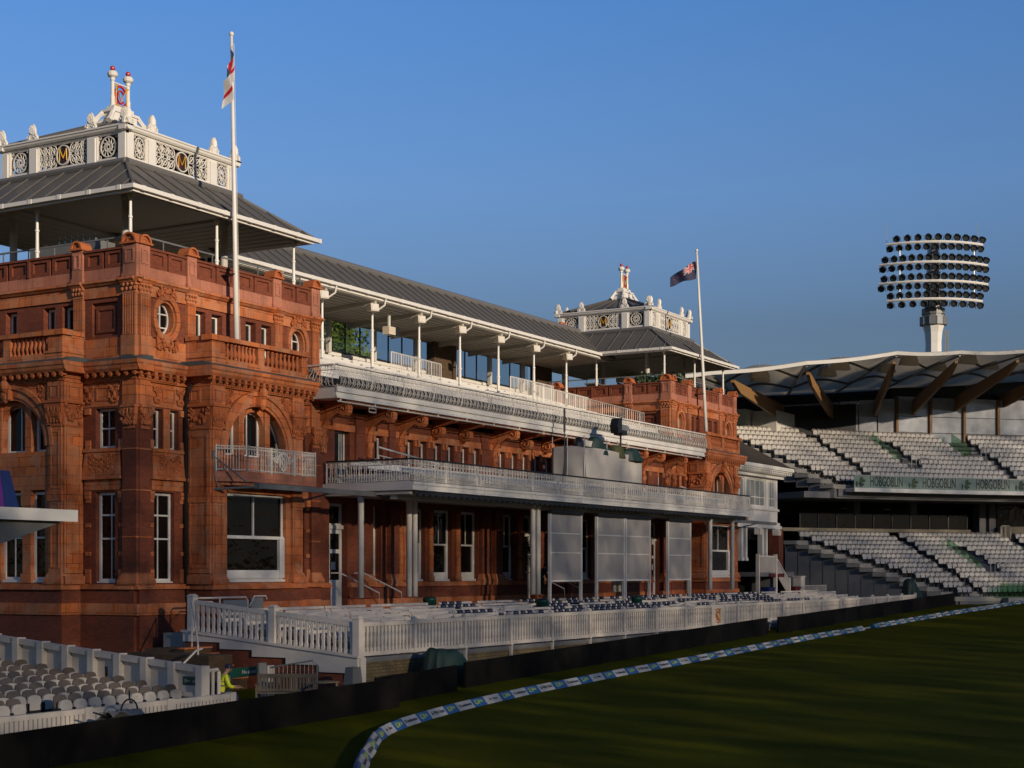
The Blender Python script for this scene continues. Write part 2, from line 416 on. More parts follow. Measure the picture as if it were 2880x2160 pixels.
def parapet_cap(T, u0, u1, d, z, parent, thick=.35):
    m = MB(T); uc = (u0 + u1)/2; r = (u1 - u0)/2 + .02
    m.ring(uc, z, r - .07, r, -thick, d + .06, 0, pi, 14)
    m.ring(uc, z, .0, r - .085, -thick + .04, d - .03, 0, pi, 12)
    m.ring(uc, z, .12, .17, d - .03, d + .0, 0, pi, 10)
    m.box(u0 - .07, u1 + .07, -thick, d + .08, z - .07, z - .002)
    obj('parapet_cap', m, M['carve'], parent)
# ------------------------------------------------------------------ one face of a corner tower (u 0..10.8)
W = 10.8; MU = 5.4; B0, B1 = 2.65, 8.15
def tower_face(T, side, par, full=True):
    bd = .95 if side else 1.15
    mir = lambda a, b: ((a, b), (W - b, W - a))
    # openings
    if side: first = [(1.05, 2.02)]; ground = [(1.05, 2.02)]
    else: first = [(.86, 1.36), (1.74, 2.22)]; ground = [(.9, 1.98)]
    holes = []
    for a, b in first:
        for q in mir(a, b): holes.append((*q, 8.2, 9.66))
    for a, b in ground:
        for q in mir(a, b): holes.append((*q, 3.25, 6.6))
    if full:
        w = MB(T); w.wall(.004 if side else 0, W, 3.0, 9.72, -.4, 0, holes); obj('wall', w, M['brick'], par)
        for a, b in first:
            for q in mir(a, b)[:2 if not side else 1]: window(T, q[0], q[1], 8.2, 9.66, -.3, par, hbars=(.5,), fw=.085, bars=(.55,) if side else ())
        for a, b in ground:
            for q in mir(a, b)[:1]: window(T, q[0], q[1], 3.3, 6.58, -.26, par, bars=(.38,), hbars=(.48, .745), fw=.1)
        def blk(name, *bx):                            # terracotta dressings between the windows
            m = MB(T); m.box(*bx); obj(name, m, M['terra'], par)
        for sg in (0, 1):
            Q = (lambda a, b: (a, b)) if sg == 0 else (lambda a, b: (W - b, W - a))
            if side and sg == 1: continue
            if not side: blk('window_mullion', *Q(1.37, 1.73), -.36, .03, 8.17, 9.68)
            for q in (Q(.60, .84), Q(2.24, 2.5)):
                for z in (6.2, 5.3, 4.25): blk('quoin_block', *q, 0, .05, z, z + .14)
                blk('window_impost', *q, 0, .09, 9.45, 9.68); blk('window_foot', *q, 0, .06, 8.18, 8.5); blk('window_impost', *q, 0, .10, 6.35, 6.62); blk('window_foot', *q, 0, .07, 3.22, 3.75)
            a, b = Q(.70, 2.60)
            m = MB(T); m.box(a, b, 0, .12, 8.06, 8.18); a, b = Q(.78, 2.50); m.frus((a - .1, b + .1, 0, .16), (a, b, 0, .06), 7.15, 8.06)
            m.box(a - .14, b + .14, 0, .2, 7.05, 7.15); m.box(a - .05, b + .05, 0, .05, 6.66, 7.05); obj('apron_panel', m, M['terra'], par)
        for sg in (0, 1):
            m = MB(T); c = 1.64 if sg == 0 else W - 1.64
            carve(m, c, 7.6, 1.15, .75, .13, 3 + sg, dens=1.6); obj('carving', m, M['carve'], par)
            m = MB(T); carve(m, c - .62, 10.17, .42, .75, .07, 5, dens=.6); carve(m, c + .62, 10.17, .42, .75, .07, 5, dens=.6)
            m.wall(c - .33, c + .33, 9.93, 10.45, .02, .055, [(c - .27, c + .27, 9.99, 10.39)])
            obj('carving', m, M['carve'], par)
        # plinth
        m = MB(T); m.box(.006 if side else 0, W, -.35, .14, -2.2, 3.02); obj('plinth', m, M['brick'], par)
        c0 = 0 if side else -.2
        m = MB(T); m.box(c0, W, 0, .2, 2.08, 2.5); m.box(c0, W, 0, .26, 3.02, 3.12); m.box(c0, W, 0, .2, 3.12, 3.2); obj('plinth_band', m, M['terra'], par)
        # corner piers
        for sg in (0, 1):
            a, b = (0, .58) if sg == 0 else (W - .58, W)
            if side and sg == 0: a = -.1
            m = MB(T); m.box(a, b, 0, .13, 3.2, 9.0); obj('corner_pier', m, M['brick'], par)
            m = MB(T); base_mould(m, a, b, 3.2, .13); obj('pier_base', m, M['terra'], par)
            for z in (4.9, 6.6, 8.1): m = MB(T); m.box(a - .01, b + .01, 0, .15, z, z + .05); obj('pier_band', m, M['terra'], par)
            m = MB(T); capital(m, a + .08, b - .08, 8.85, 9.72, .14, .05); m.box(a, b, 0, .13, 9.72, 10.62); obj('pier_capital', m, M['terra'], par)
        m = MB(T); m.box(.005 if side else 0, W, -.3, .02, 9.72, 10.62); obj('frieze', m, M['terra'], par)
    # bay
    if full:
        w0, w1 = 3.62, 7.18
        m = MB(T); m.box(B0, B1, .0, bd + .12, -2.2, 3.02); obj('bay_plinth', m, M['brick'], par)
        m = MB(T); m.box(B0 - .06, B1 + .06, 0, bd + .2, 2.08, 2.5); m.box(B0 - .1, B1 + .1, 0, bd + .26, 3.0, 3.12); m.box(B0 - .05, B1 + .05, 0, bd + .2, 3.12, 3.2); obj('plinth_band', m, M['terra'], par)
        m = MB(T); m.wall(B0, B1, 3.2, 8.1, bd - .45, bd, [(w0, w1, 3.25, 6.68)]); m.box(B0, B0 + .3, 0, bd - .45, 3.2, 10.62); m.box(B1 - .3, B1, 0, bd - .45, 3.2, 10.62)
        obj('bay_wall', m, M['terra'], par)
        m = MB(T); zc = 8.3; R = 2.28; r = 1.86
        m.arch(B0, B1, zc, 10.62, MU, r, bd - .45, bd, 24)
        m.box(B0, MU - r, bd - .45, bd, 8.1, zc); m.box(MU + r, B1, bd - .45, bd, 8.1, zc)
        obj('bay_wall', m, M['terra'], par)
        m = MB(T)
        m.ring(MU, zc, r + .02, R, bd, bd + .09, 0, pi, 30); m.ring(MU, zc, R - .12, R + .04, bd, bd + .16, 0, pi, 30); m.ring(MU, zc, r - .1, r + .1, bd - .3, bd + .04, 0, pi, 30)
        m.box(MU - .17, MU + .17, bd, bd + .3, zc + r - .12, 10.62); m.sph((MU, bd + .3, zc + R), .19, .16, .25, 8, 6); m.sph((MU, bd + .26, zc + r - .05), .12, .1, .2, 6, 5)
        obj('arch_moulding', m, M['terra'], par)
        m = MB(T)
        for sg in (-1, 1):
            carve(m, MU + sg * 1.98, 10.15, .85, .8, bd + .04, 11, dens=1.3); m.ring(MU + sg * 1.95, 10.12, .2, .26, bd, bd + .06, 0, 2*pi, 12, .8, 1.2)
        obj('carving', m, M['carve'], par)
        m = MB(T)                                      # mullions of the arched light
        for u in (MU - .78, MU + .78): m.box(u - .15, u + .15, bd - .55, bd - .12, 8.1, zc + sqrt(r*r - .8*.8) - .02)
        m.arch(MU - .62, MU + .62, zc + .95, zc + 1.72, MU, .62, bd - .5, bd - .2, 12)
        obj('mullion', m, M['terra'], par)
        window(T, MU - .62, MU + .62, 8.1, 9.85, bd - .5, par, 'arched_window', arched=True, bars=(.42,), fw=.1, sill=False)
        for sg in (-1, 1):                              # quarter side lights
            a, b = .95, r
            zq = lambda x: zc + sqrt(max(0, r*r - x*x))
            f = MB(T); k = [(a + (b - a - .02) * i / 9) for i in range(10)]
            outer = [(MU + sg*x, zq(x)) for x in k]
            pts = [(MU + sg*a, 8.1), (MU + sg*(b - .02), 8.1)] + outer[::-1]
            g = MB(T); g.prism(pts, bd - .5, bd - .48)
            for i in range(9):
                x0, x1 = k[i], k[i+1]
                f.hexa([(MU + sg*x0, bd - .48, zq(x0) - .14), (MU + sg*x1, bd - .48, zq(x1) - .14), (MU + sg*x1, bd - .40, zq(x1) - .14), (MU + sg*x0, bd - .40, zq(x0) - .14),
                        (MU + sg*x0, bd - .48, zq(x0)), (MU + sg*x1, bd - .48, zq(x1)), (MU + sg*x1, bd - .40, zq(x1)), (MU + sg*x0, bd - .40, zq(x0))])
            u = sorted((MU + sg*a, MU + sg*(a + .1))); f.box(u[0], u[1], bd - .48, bd - .40, 8.1, zq(a + .1) - .05)
            u = sorted((MU + sg*(b - .12), MU + sg*b)); f.box(u[0], u[1], bd - .48, bd - .40, 8.1, zc + .5)
            f.box(MU + sg*(a + b)/2 - (b-a)/2, MU + sg*(a + b)/2 + (b-a)/2, bd - .48, bd - .40, 8.1, 8.2)
            wo = obj('arched_window', f, M['white'], par); obj('pane', g, M['pane'], wo)
        if side:
            for a, b in ((3.66, 4.42), (4.84, 6.0), (6.42, 7.14)): window(T, a, b, 3.36, 6.62, bd - .3, par, 'window', bars=(.5,) if b - a > 1 else (), hbars=(.48, .75), fw=.10)
            for a, b in ((4.42, 4.84), (6.0, 6.42)): m = MB(T); m.box(a, b, bd - .4, bd - .05, 3.2, 6.7); m.box(a - .06, b + .06, bd - .4, bd, 3.2, 3.6); m.box(a - .05, b + .05, bd - .4, bd - .01, 6.1, 6.68); obj('window_mullion', m, M['terra'], par)
        else: window(T, w0, w1, 3.36, 6.66, bd - .22, par, 'window', bars=(), hbars=(), fw=.11)
        f = MB(T)
        if not side:  f.box(w0, w1, bd - .19, bd - .10, 4.93, 5.05); f.box(5.30, 5.36, bd - .19, bd - .12, 5.05, 6.6); f.box(w0 + .05, w1 - .05, bd - .19, bd - .09, 3.4, 3.72)
        if not side: f.box(w1 - .3, w1, bd - .21, bd - .06, 3.42, 5.0); obj('sash_bar', f, M['white'], par)
        for sg in (0, 1):
            a, b = (B0 + .02, B0 + .66) if sg == 0 else (B1 - .66, B1 - .02)
            m = MB(T); m.box(a, b, bd, bd + .12, 3.6, 9.3); base_mould(m, a, b, 3.2, bd + .12)
            m.wall(a + .1, b - .1, 3.8, 6.2, bd + .12, bd + .15, [(a + .15, b - .15, 3.85, 6.15)]); m.box(a - .05, b + .05, bd, bd + .17, 6.25, 6.6)
            m.wall(a + .1, b - .1, 6.7, 8.8, bd + .12, bd + .15, [(a + .15, b - .15, 6.75, 8.75)])
            if sg == 0:                                  # the pilaster returns round the bay's end
                m.box(a - .1, a, .15, bd + .06, 3.6, 9.3)
                m.box(a - .13, a - .1, .2, .3, 3.8, 8.8); m.box(a - .13, a - .1, bd - .12, bd - .02, 3.8, 8.8); m.box(a - .13, a - .1, .3, bd - .12, 8.7, 8.8); m.box(a - .13, a - .1, .3, bd - .12, 3.8, 3.9); m.box(a - .15, a - .1, .15, bd, 6.25, 6.6)
                m.box(a - .22, a, .1, bd + .14, 3.2, 3.5)
                m.box(a - .12, a, .12, bd + .1, 9.92, 10.62); m.box(a - .15, a - .12, .25, .35, 10.0, 10.5); m.box(a - .15, a - .12, .7, .8, 10.0, 10.5); m.box(a - .15, a - .12, .35, .7, 10.0, 10.08); m.box(a - .15, a - .12, .35, .7, 10.42, 10.5)
            m.box(a - .04, b + .04, bd, bd + .14, 9.92, 10.62); m.wall(a + .1, b - .1, 10.02, 10.5, bd + .14, bd + .17, [(a + .16, b - .16, 10.08, 10.44)])
            obj('pilaster', m, M['terra'], par)
            m = MB(T); m2 = MB(T)
            # capital on the bay pilaster, with leaves
            T0 = m.T; m.T = (lambda u, d, z, T0=T0: T0(u, d + bd, z))
            capital(m, a, b, 8.98, 9.92, .13, .13)
            m.T = T0
            if sg == 0:
                rq = random.Random(31)
                for i in range(30): m.sph((a - .10 - .06*rq.random(), rq.uniform(.2, bd + .05), rq.uniform(9.1, 9.8)), .05, rq.uniform(.04, .10), rq.uniform(.05, .12), 6, 4)
                for y_ in (.3, bd): m.tube([(a - .17, y_ + .1*cos(t)*(1 - t/9), 9.7 + .1*sin(t)*(1 - t/9)) for t in [i*.8 for i in range(10)]], .03, 4)
                m.box(a - .2, a, .1, bd + .2, 9.83, 9.92); m.box(a - .14, a, .14, bd + .12, 8.98, 9.04)
                m.box(a - .09, a, .16, bd + .1, 9.04, 9.83)
            obj('capital', m, M['carve'], par)
    # main cornice with modillions, following the bay
    for nm, segs in (('cornice', [(-.55 if side else -.5, B0 - .45, 0), (B0 - .55, B1 + .55, bd), (B1 + .45, W, 0)]),):
        for i, (a, b, dd) in enumerate(segs):
            if not full and i != 1: pass
            T1 = lambda u, d, z, i=i: T(u, d, z + .004 * i)
            m = MB(T1)
            lo = a if i == 1 or i == 2 else (a + .0)
            d0 = -.3 if i != 1 else .0
            dd2 = dd
            m.box(max(lo + .38, .004) if i == 0 else lo + .42 if i == 1 else lo - .5, b - .42 if i == 1 else b + .4 * (i == 0), d0, dd2 + .12, 10.60, 10.74)
            m.prism([(d0, 10.92), (dd2 + .42, 10.92), (dd2 + .50, 11.02), (dd2 + .52, 11.12), (dd2 + .56, 11.16), (dd2 + .57, 11.30), (d0, 11.30)], lo + (.004*i), b - .003*i, 0)
            m.box(max(lo + .3, .002) if i == 0 else lo + .36 if i == 1 else lo - .5, b - .36 if i == 1 else b + .4 * (i == 0), d0, dd2 + .2, 10.74, 10.92)
            # (u-extruded prism uses axes d,z)
            obj('cornice', m, M['terra'], par)
            m = MB(T1); n = int((b - lo) / .36)
            for k in range(n):
                u = lo + .3 + (b - lo - .4) * k / max(1, n - 1)
                m.box(u - .07, u + .07, dd2 + .18, dd2 + .43, 10.80, 10.93); m.sph((u, dd2 + .36, 10.80), .065, .07, .06, 6, 4)
            n2 = int((b - lo) / .11)
            for k in range(n2):
                u = lo + .45 + (b - lo - .7) * k / max(1, n2 - 1)
                m.box(u - .03, u + .03, dd2 + .10, dd2 + .17, 10.64, 10.735)
            obj('modillion', m, M['carve'], par)
            m = MB(T1); m.prism([(d0, 11.305), (dd2 + .54, 11.305), (dd2 + .50, 11.33), (dd2 + .1, 11.48), (d0, 11.48)], lo + .02, b - .02, 0)
            obj('lead_flashing', m, M['flash'], par)
    # upper storey
    wn = [(3.1, 3.72), (4.08, 4.7), (6.1, 6.72), (7.08, 7.7)]
    ov = [1.45, W - 1.45]
    holes = [(a, b, 11.7, 13.58) for a, b in wn]
    if not side: holes += [(c - .56, c + .56, 12.22, 13.86) for c in ov]
    else: holes += [(.95, 2.2, 12.3, 13.55), (W - 2.2, W - .95, 12.3, 13.55)]
    m = MB(T); m.wall(.007 if side else 0, W, 11.3, 14.2, -.45, 0, holes); obj('wall', m, M['brick'], par)
    if side:
        for a, b in ((.95, 2.2), (W - 2.2, W - .95)): m = MB(T); m.box(a, b, -.3, -.14, 12.3, 13.55); m.wall(a + .12, b - .12, 12.45, 13.4, -.14, -.08, [(a + .24, b - .24, 12.57, 13.28)]); obj('recessed_panel', m, M['brick'], par)
    m = MB(T); m.box(.0, 2.5, 0, .1, 11.32, 12.2); m.box(W - 2.5, W, 0, .1, 11.32, 12.2); m.box(0, 2.5, 0, .16, 11.32, 11.55); m.box(W - 2.5, W, 0, .16, 11.32, 11.55)
    obj('base_course', m, M['terra'], par)
    for a, b in wn:
        window(T, a, b, 11.75, 13.56, -.34, par, fw=.09, bars=(.5,) if side else (), sill=False)
    if not side:
        for c in ov:
            m = MB(T); m.ring(c, 13.03, .52, .71, -.02, .14, 0, 2*pi, 30, 1, 1.28); m.ring(c, 13.03, .45, .585, -.42, .04, 0, 2*pi, 30, 1, 1.30)
            # fill between oval and square opening
            for k in range(4):
                for i in range(6):
                    t0, t1 = pi/2*k + pi/12*i, pi/2*k + pi/12*(i+1)
                    def sq(t):
                        x, z = cos(t), sin(t); s = max(abs(x)/.57, abs(z)/.83); return (c + x/s, 13.04 + z/s)
                    p = [(c + .55*cos(t0), 13.03 + .72*sin(t0)), (c + .55*cos(t1), 13.03 + .72*sin(t1)), sq(t1), sq(t0)]
                    m.prism(p, -.4, -.01)
            obj('oval_surround', m, M['terra'], par)
            m = MB(T); carve(m, c, 14.0, 1.0, .45, .16, 21, dens=.9); carve(m, c, 12.05, 1.15, .5, .16, 23, dens=1.2); obj('carving', m, M['carve'], par)
            f = MB(T); f.ring(c, 13.03, .40, .48, -.30, -.22, 0, 2*pi, 28, 1, 1.32); f.box(c - .03, c + .03, -.29, -.235, 12.42, 13.64)
            for z in (12.72, 13.22): f.box(c - .42, c + .42, -.29, -.237, z - .025, z + .025)
            wo = obj('oval_window', f, M['white'], par)
            g = MB(T); g.prism([(c + .47*cos(2*pi*i/28), 13.03 + .62*sin(2*pi*i/28)) for i in range(28)], -.295, -.275); obj('pane', g, M['pane'], wo)
    pil = [(.05 if not side else -.05, .55), (2.56, 3.0), (7.8, 8.24), (W - .55, W - .05)]
    for a, b in pil:
        m = MB(T); m.box(a - .04, b + .04, 0, .2, 11.32, 12.25); fluted(m, a, b, 12.25, 13.75, .12)
        capital(m, a, b, 13.75, 14.14, .12, .03)
        obj('pilaster', m, M['terra'], par)
    m = MB(T); m.box(.008 if side else 0, W, -.1, .07, 13.72, 14.14); obj('frieze', m, M['terra'], par)
    m = MB(T); m.prism([(-.45, 14.14), (.14, 14.14), (.22, 14.22), (.26, 14.24), (.26, 14.31), (-.45, 14.34)], -.26 if side else -.258, W + .1, 0)
    for a, b in pil: m.prism([(0, 14.13), (.22, 14.13), (.30, 14.22), (.34, 14.24), (.34, 14.32), (0, 14.35)], a - .06, b + .06, 0)
    obj('cornice', m, M['terra'], par)
    # parapet
    caps = [(.0 if not side else -.1, .56), (2.58, 3.1), (7.7, 8.22), (W - .56, W)]
    m = MB(T); m.box(.009 if side else 0, W, -.38, .04, 14.34, 14.78); obj('parapet_course', m, M['pink'], par)
    m = MB(T); ph = []
    ks = [(.62, 2.5), (3.16, 5.35), (5.45, 7.64), (8.3, 10.2)]
    m.box(.01 if side else 0, W, -.38, -.02, 14.78, 15.42)
    for a, b in ks:
        c = (a + b)/2
        for q0, q1 in ((a, c - .06), (c + .06, b)):
            m.wall(q0, q1, 14.78, 15.42, -.02, .05, [(q0 + .16, q1 - .16, 14.92, 15.3)])
    m.box(5.34, 5.46, -.3, .1, 14.78, 15.45)
    obj('parapet', m, M['brick'], par)
    m = MB(T); m.box(.0, W, -.42, .11, 15.42, 15.5); obj('parapet_coping', m, M['brick'], par)
    for i, (a, b) in enumerate(caps):
        m = MB(T); m.box(a, b, -.36, .12, 14.34, 15.55); m.box(a - .03, b + .03, -.3, .16, 14.34, 14.5); m.wall(a + .1, b - .1, 14.85, 15.4, .12, .15, [(a + .17, b - .17, 14.92, 15.33)])
        obj('parapet_pier', m, M['pink'], par)
        parapet_cap(T, a, b, .14, 15.62, par)
    # balcony balustrade on top of the bay
    q0, q1 = B0 - .12, B1 + .12; bd2 = bd + .2
    m = MB(T)
    m.box(q0, q1, .1, bd2, 11.31, 11.66)
    for a, b in ((q0, q0 + .72), (MU - .18, MU + .18), (q1 - .3, q1)): m.box(a, b, bd2 - .3, bd2 + .0, 11.66, 12.32)
    m.box(q0, q0 + .3, .1, bd2 - .3, 11.66, 12.32); m.box(q1 - .3, q1, .1, bd2 - .3, 11.66, 12.32)
    m.box(q0 - .06, q1 + .06, bd2 - .36, bd2 + .07, 12.32, 12.48); m.box(q0 - .06, q0 + .36, .1, bd2 - .36, 12.32, 12.48); m.box(q1 - .36, q1 + .06, .1, bd2 - .36, 12.32, 12.48)
    m.box(q0 - .12, q0 + .9, bd2 - .42, bd2 + .1, 12.30, 12.5); m.box(q1 - .42, q1 + .12, bd2 - .42, bd2 + .1, 12.30, 12.5)
    m.box(q0 - .05, q0 + .82, .05, bd2 + .05, 11.66, 11.74)
    obj('balustrade', m, M['terra'], par)
    m = MB(T)
    for a, b in ((q0 + .72, MU - .18), (MU + .18, q1 - .3)):
        for k in range(9): balus(m, a + (b - a) * (k + .5) / 9, bd2 - .15, 11.66, .66)
    obj('baluster', m, M['carve'], par, True)
# ------------------------------------------------------------------ pavilion
PAV = thing('pavilion', 'long red brick and terracotta cricket pavilion with two corner towers and white balconies', 'pavilion')
DX = 47.0
def strokes(mb, segs, uc, zc, s, d, r):
    for a in segs: mb.tube([(uc + p[0]*s, d, zc + p[1]*s) for p in a], r, 4)
LM = [[(-.42,-.5),(-.38,.5),(0,-.25),(.38,.5),(.42,-.5)], [(-.52,.5),(-.3,.5)], [(.3,.5),(.52,.5)]]
def filigree(T, u0, u1, z0, z1, d, par, medal):
    m = MB(T); uc, zc = (u0+u1)/2, (z0+z1)/2; h = z1 - z0; w = u1 - u0
    if medal:
        R = h * .46; hw = w/2 - R
        for sg in (-1, 1):
            for i in range(3):
                x = uc + sg * (R + hw * (.16 + .33*i))
                for s2 in (1, -1):
                    m.tube(spiral((x, zc + s2*.25*h), .24*h, 1.7*s2, d, s2*pi/2, sg, 15), .026, 4)
                    m.tube(spiral((x + sg*hw*.165, zc + s2*.36*h), .11*h, 1.3*s2, d, 2.0, -sg, 8), .024, 4)
                    m.tube([(x - hw*.16*sg, d, zc + s2*.02), (x, d, zc + s2*.22*h), (x + hw*.16*sg, d, zc + s2*.48*h)], .024, 4)
                m.ring(x + sg*hw*.165, zc, .05*h, .11*h, d - .02, d + .02, 0, 2*pi, 10)
        m.ring(uc, zc, R*.86, R*.98, d - .04, d + .05, 0, 2*pi, 26, .92, 1.0)
    else:
        R = h * .47; ex = min(1, w/h*.99)
        m.ring(uc, zc, R*.86, R*.97, d - .02, d + .03, 0, 2*pi, 20, ex, 1)
        for k in range(12):
            a = 2*pi*k/12
            m.tube([(uc + .15*R*cos(a)*ex, d, zc + .15*R*sin(a)), (uc + .5*R*cos(a+.25)*ex, d, zc + .5*R*sin(a+.25)), (uc + .86*R*cos(a)*ex, d, zc + .86*R*sin(a))], .02, 4)
        m.ring(uc, zc, R*.42, R*.52, d - .015, d + .02, 0, 2*pi, 14, ex, 1)
        for sx in (-1, 1):
            for sz in (-1, 1): m.tube(spiral((uc + sx*w*.42, zc + sz*h*.42), .1, 1.2, d, 0, sx, 7), .02, 4)
    o = obj('filigree_panel', m, M['iron'], par)
    if medal:
        g = MB(T); g.prism([(uc + R*.8*cos(2*pi*i/24), zc + R*.87*sin(2*pi*i/24)) for i in range(24)], d - .03, d - .01)
        q = obj('medallion', g, M['dred'], o)
        g = MB(T); g.prism([(uc + R*.8*cos(pi/2 - pi*i/16), zc + R*.87*sin(pi/2 - pi*i/16)) for i in range(17)], d - .008, d + .002); obj('medallion_half', g, M['black'], o)
        g = MB(T); strokes(g, LM, uc, zc, R*1.15, d + .03, .022); obj('monogram', g, M['gold'], o)
def antefix(T, u, d, z, par, s=1.0):
    m = MB(T)
    pts = [(u - .34*s, z), (u - .32*s, z + .2*s), (u - .2*s, z + .34*s), (u - .17*s, z + .6*s), (u - .06*s, z + .78*s), (u + .06*s, z + .78*s), (u + .17*s, z + .6*s), (u + .2*s, z + .34*s), (u + .32*s, z + .2*s), (u + .34*s, z)]
    m.prism(pts, d - .10, d)
    for i in range(7):
        a = pi * (i + .5) / 7; m.tube([(u + .05*cos(a)*s, d, z + .3*s), (u + .17*cos(a)*s, d + .02, z + (.4 + .3*sin(a))*s)], .035*s, 4)
    for sg in (-1, 1): m.tube(spiral((u + sg*.2*s, z + .14*s), .12*s, 1.3, d + .01, 0, sg, 8), .03*s, 4)
    obj('antefix', m, M['white'], par)
EA, EB, EC, ED = -.45, 10.2, -.25, 11.2       # tower eaves
LA, LB, LC, LD = 1.75, 8.05, 2.2, 8.85           # lantern box
def tower_roof(par):
    m = MB(); ez = 17.60; tz = 19.12
    e = [(EA, EC), (EB, EC), (EB, ED), (EA, ED)]; t = [(LA - .18, LC - .18), (LB + .18, LC - .18), (LB + .18, LD + .18), (LA - .18, LD + .18)]
    for i in range(4):
        j = (i+1) % 4
        m.hexa([(*e[i], ez), (*e[j], ez), (*t[j], tz), (*t[i], tz), (*e[i], ez - .12), (*e[j], ez - .12), (*t[j], tz - .12), (*t[i], tz - .12)])
    def P(i, a, b):
        j = (i+1) % 4
        lo = [e[i][k] + (e[j][k] - e[i][k]) * a for k in (0, 1)]
        return lo
    # standing seams run straight up each slope
    for k in range(11):
        x = EA + .5 + k * .98
        if x < EB - .1:
            hgt = min(1, (x - EA) / (LA - EA), (EB - x) / (EB - LB))
            for y0, y1 in ((EC, LC - .18), (ED, LD + .18)): m.tube([(x, y0, ez + .03), (x, y0 + (y1 - y0)*hgt, ez + .03 + (tz - ez)*hgt)], .035, 4)
        y = EC + .5 + k * .98
        if y < ED - .1:
            hgt = min(1, (y - EC) / (LC - EC), (ED - y) / (ED - LD))
            for x0, x1 in ((EA, LA - .18), (EB, LB + .18)): m.tube([(x0, y, ez + .03), (x0 + (x1 - x0)*hgt, y, ez + .03 + (tz - ez)*hgt)], .035, 4)
    for i in range(4): m.tube([(*e[i], ez + .02), (*t[i], tz + .02)], .06, 5)
    obj('lower_roof', m, M['lead'], par)
    m = MB()
    for i in range(4):
        j = (i+1) % 4; m.tube([(*t[i], tz + .05), (*t[j], tz + .05)], .15, 8)
    obj('roof_roll', m, M['ridge'], par)
    m = MB()
    for i in range(4):
        j = (i+1) % 4
        a, b = Vector((*e[i], ez)), Vector((*e[j], ez)); n = Vector((b.y - a.y, -(b.x - a.x), 0)).normalized()
        o0, o1 = n * .0, n * .15
        q = [a + o0 - (b-a).normalized()*0, b + o0, b + o1 + (b-a).normalized()*.15, a + o1 - (b-a).normalized()*.15]
        m.hexa([(p.x, p.y, ez - .17) for p in q] + [(p.x, p.y, ez - .02) for p in q])
        q = [a - n*.12, b - n*.12, b + o0 - n*.002, a + o0 - n*.002]
        m.hexa([(p.x, p.y, ez - .26) for p in q] + [(p.x, p.y, ez - .13) for p in q])
        L = (b-a).length
        for k in range(int(L/1.5) + 1):
            p = a + (b-a) * (k * 1.5 + .4) / L + n * .08
            m.box(p.x - .09, p.x + .09, p.y - .09, p.y + .09, ez - .185, ez - .01)
    obj('eaves_gutter', m, M['white'], par)
    # boarded underside, rising to the lantern
    m = MB()
    ei = [(EA + .12, EC + .12), (EB - .12, EC + .12), (EB - .12, ED - .12), (EA + .12, ED - .12)]; ti = [(LA + .15, LC + .15), (LB - .15, LC + .15), (LB - .15, LD - .15), (LA + .15, LD - .15)]
    for i in range(4):
        j = (i+1) % 4
        m.hexa([(*ei[i], ez - .27), (*ei[j], ez - .27), (*ti[j], ez + .6), (*ti[i], ez + .6), (*ei[i], ez - .20), (*ei[j], ez - .20), (*ti[j], ez + .68), (*ti[i], ez + .68)])
        for k in range(1, 9):
            f = k/9; a = [ei[i][q] + (ti[i][q] - ei[i][q])*f for q in (0, 1)]; b = [ei[j][q] + (ti[j][q] - ei[j][q])*f for q in (0, 1)]
            m.tube([(*a, ez - .28 + .87*f), (*b, ez - .28 + .87*f)], .015, 3)
    m.box(LA + .1, LB - .1, LC + .1, LD - .1, ez + .7, ez + .76)
    obj('soffit', m, M['soffit'], par)
    # lantern
    zb, zt = 19.15, 20.42
    for k, (T, L0, L1, D0, D1) in enumerate(((TF(LC), LA, LB, LC, LD), (TS(LA), LC, LD, LA, LB), (lambda u, d, z: (u, LD + d, z), LA, LB, 0, 0), (lambda u, d, z: (LB + d, u, z), LC, LD, 0, 0))):
        L = L1 - L0; zz = .003 if k in (1, 3) else 0
        f = MB(T); p = [.12*0, .06*L + .3, 0]
        pc = 1.76 if k in (1, 3) else 1.36
        hol = [(L0 + .42, L0 + pc - .26, zb + .28, zt - .06), (L0 + pc + .26, L1 - pc - .26, zb + .28, zt - .06), (L1 - pc + .26, L1 - .42, zb + .28, zt - .06)]
        f.wall(L0, L1, zb + zz, zt + zz, -.16, 0 + .001*k, [(q[0], q[1], q[2] + zz, q[3] + zz) for q in hol])
        for a, b in ((L0, L0 + .34), (L0 + pc - .2, L0 + pc + .2), (L1 - pc - .2, L1 - pc + .2), (L1 - .34, L1)):
            f.box(a, b, 0, .06, zb + .02, zt - .12); f.box(a - .03, b + .03, 0, .08, zb + .02, zb + .14)
        for q in hol: f.wall(q[0] - .02, q[1] + .02, q[2] - .02, q[3] + .02, -.1, -.03, [(q[0] + .03, q[1] - .03, q[2] + .03, q[3] - .03)])
        f.prism([(-.2, zt + zz), (.08, zt + zz), (.14, zt + .06 + zz), (.16, zt + .13 + zz), (.2, zt + .15 + zz), (.2, zt + .21 + zz), (-.2, zt + .22 + zz)], L0 - .2, L1 + .2, 0)
        w = obj('lantern_wall', f, M['white'], par)
        for i, q in enumerate(hol): filigree(T, q[0] + .03, q[1] - .03, q[2] + .02, q[3] - .02, -.06, par, i == 1)
        for u in (L0 + .05, L0 + pc, L1 - pc, L1 - .05): antefix(T, u, .1, zt + .22, par, .82)
    m = MB(); zr = zt + .16; ax, ay, az = (LA+LB)/2, (LC+LD)/2, 21.75
    c = [(LA - .1, LC - .1), (LB + .1, LC - .1), (LB + .1, LD + .1), (LA - .1, LD + .1)]; tt = [(ax - .7, ay - .3), (ax + .7, ay - .3), (ax + .7, ay + .3), (ax - .7, ay + .3)]
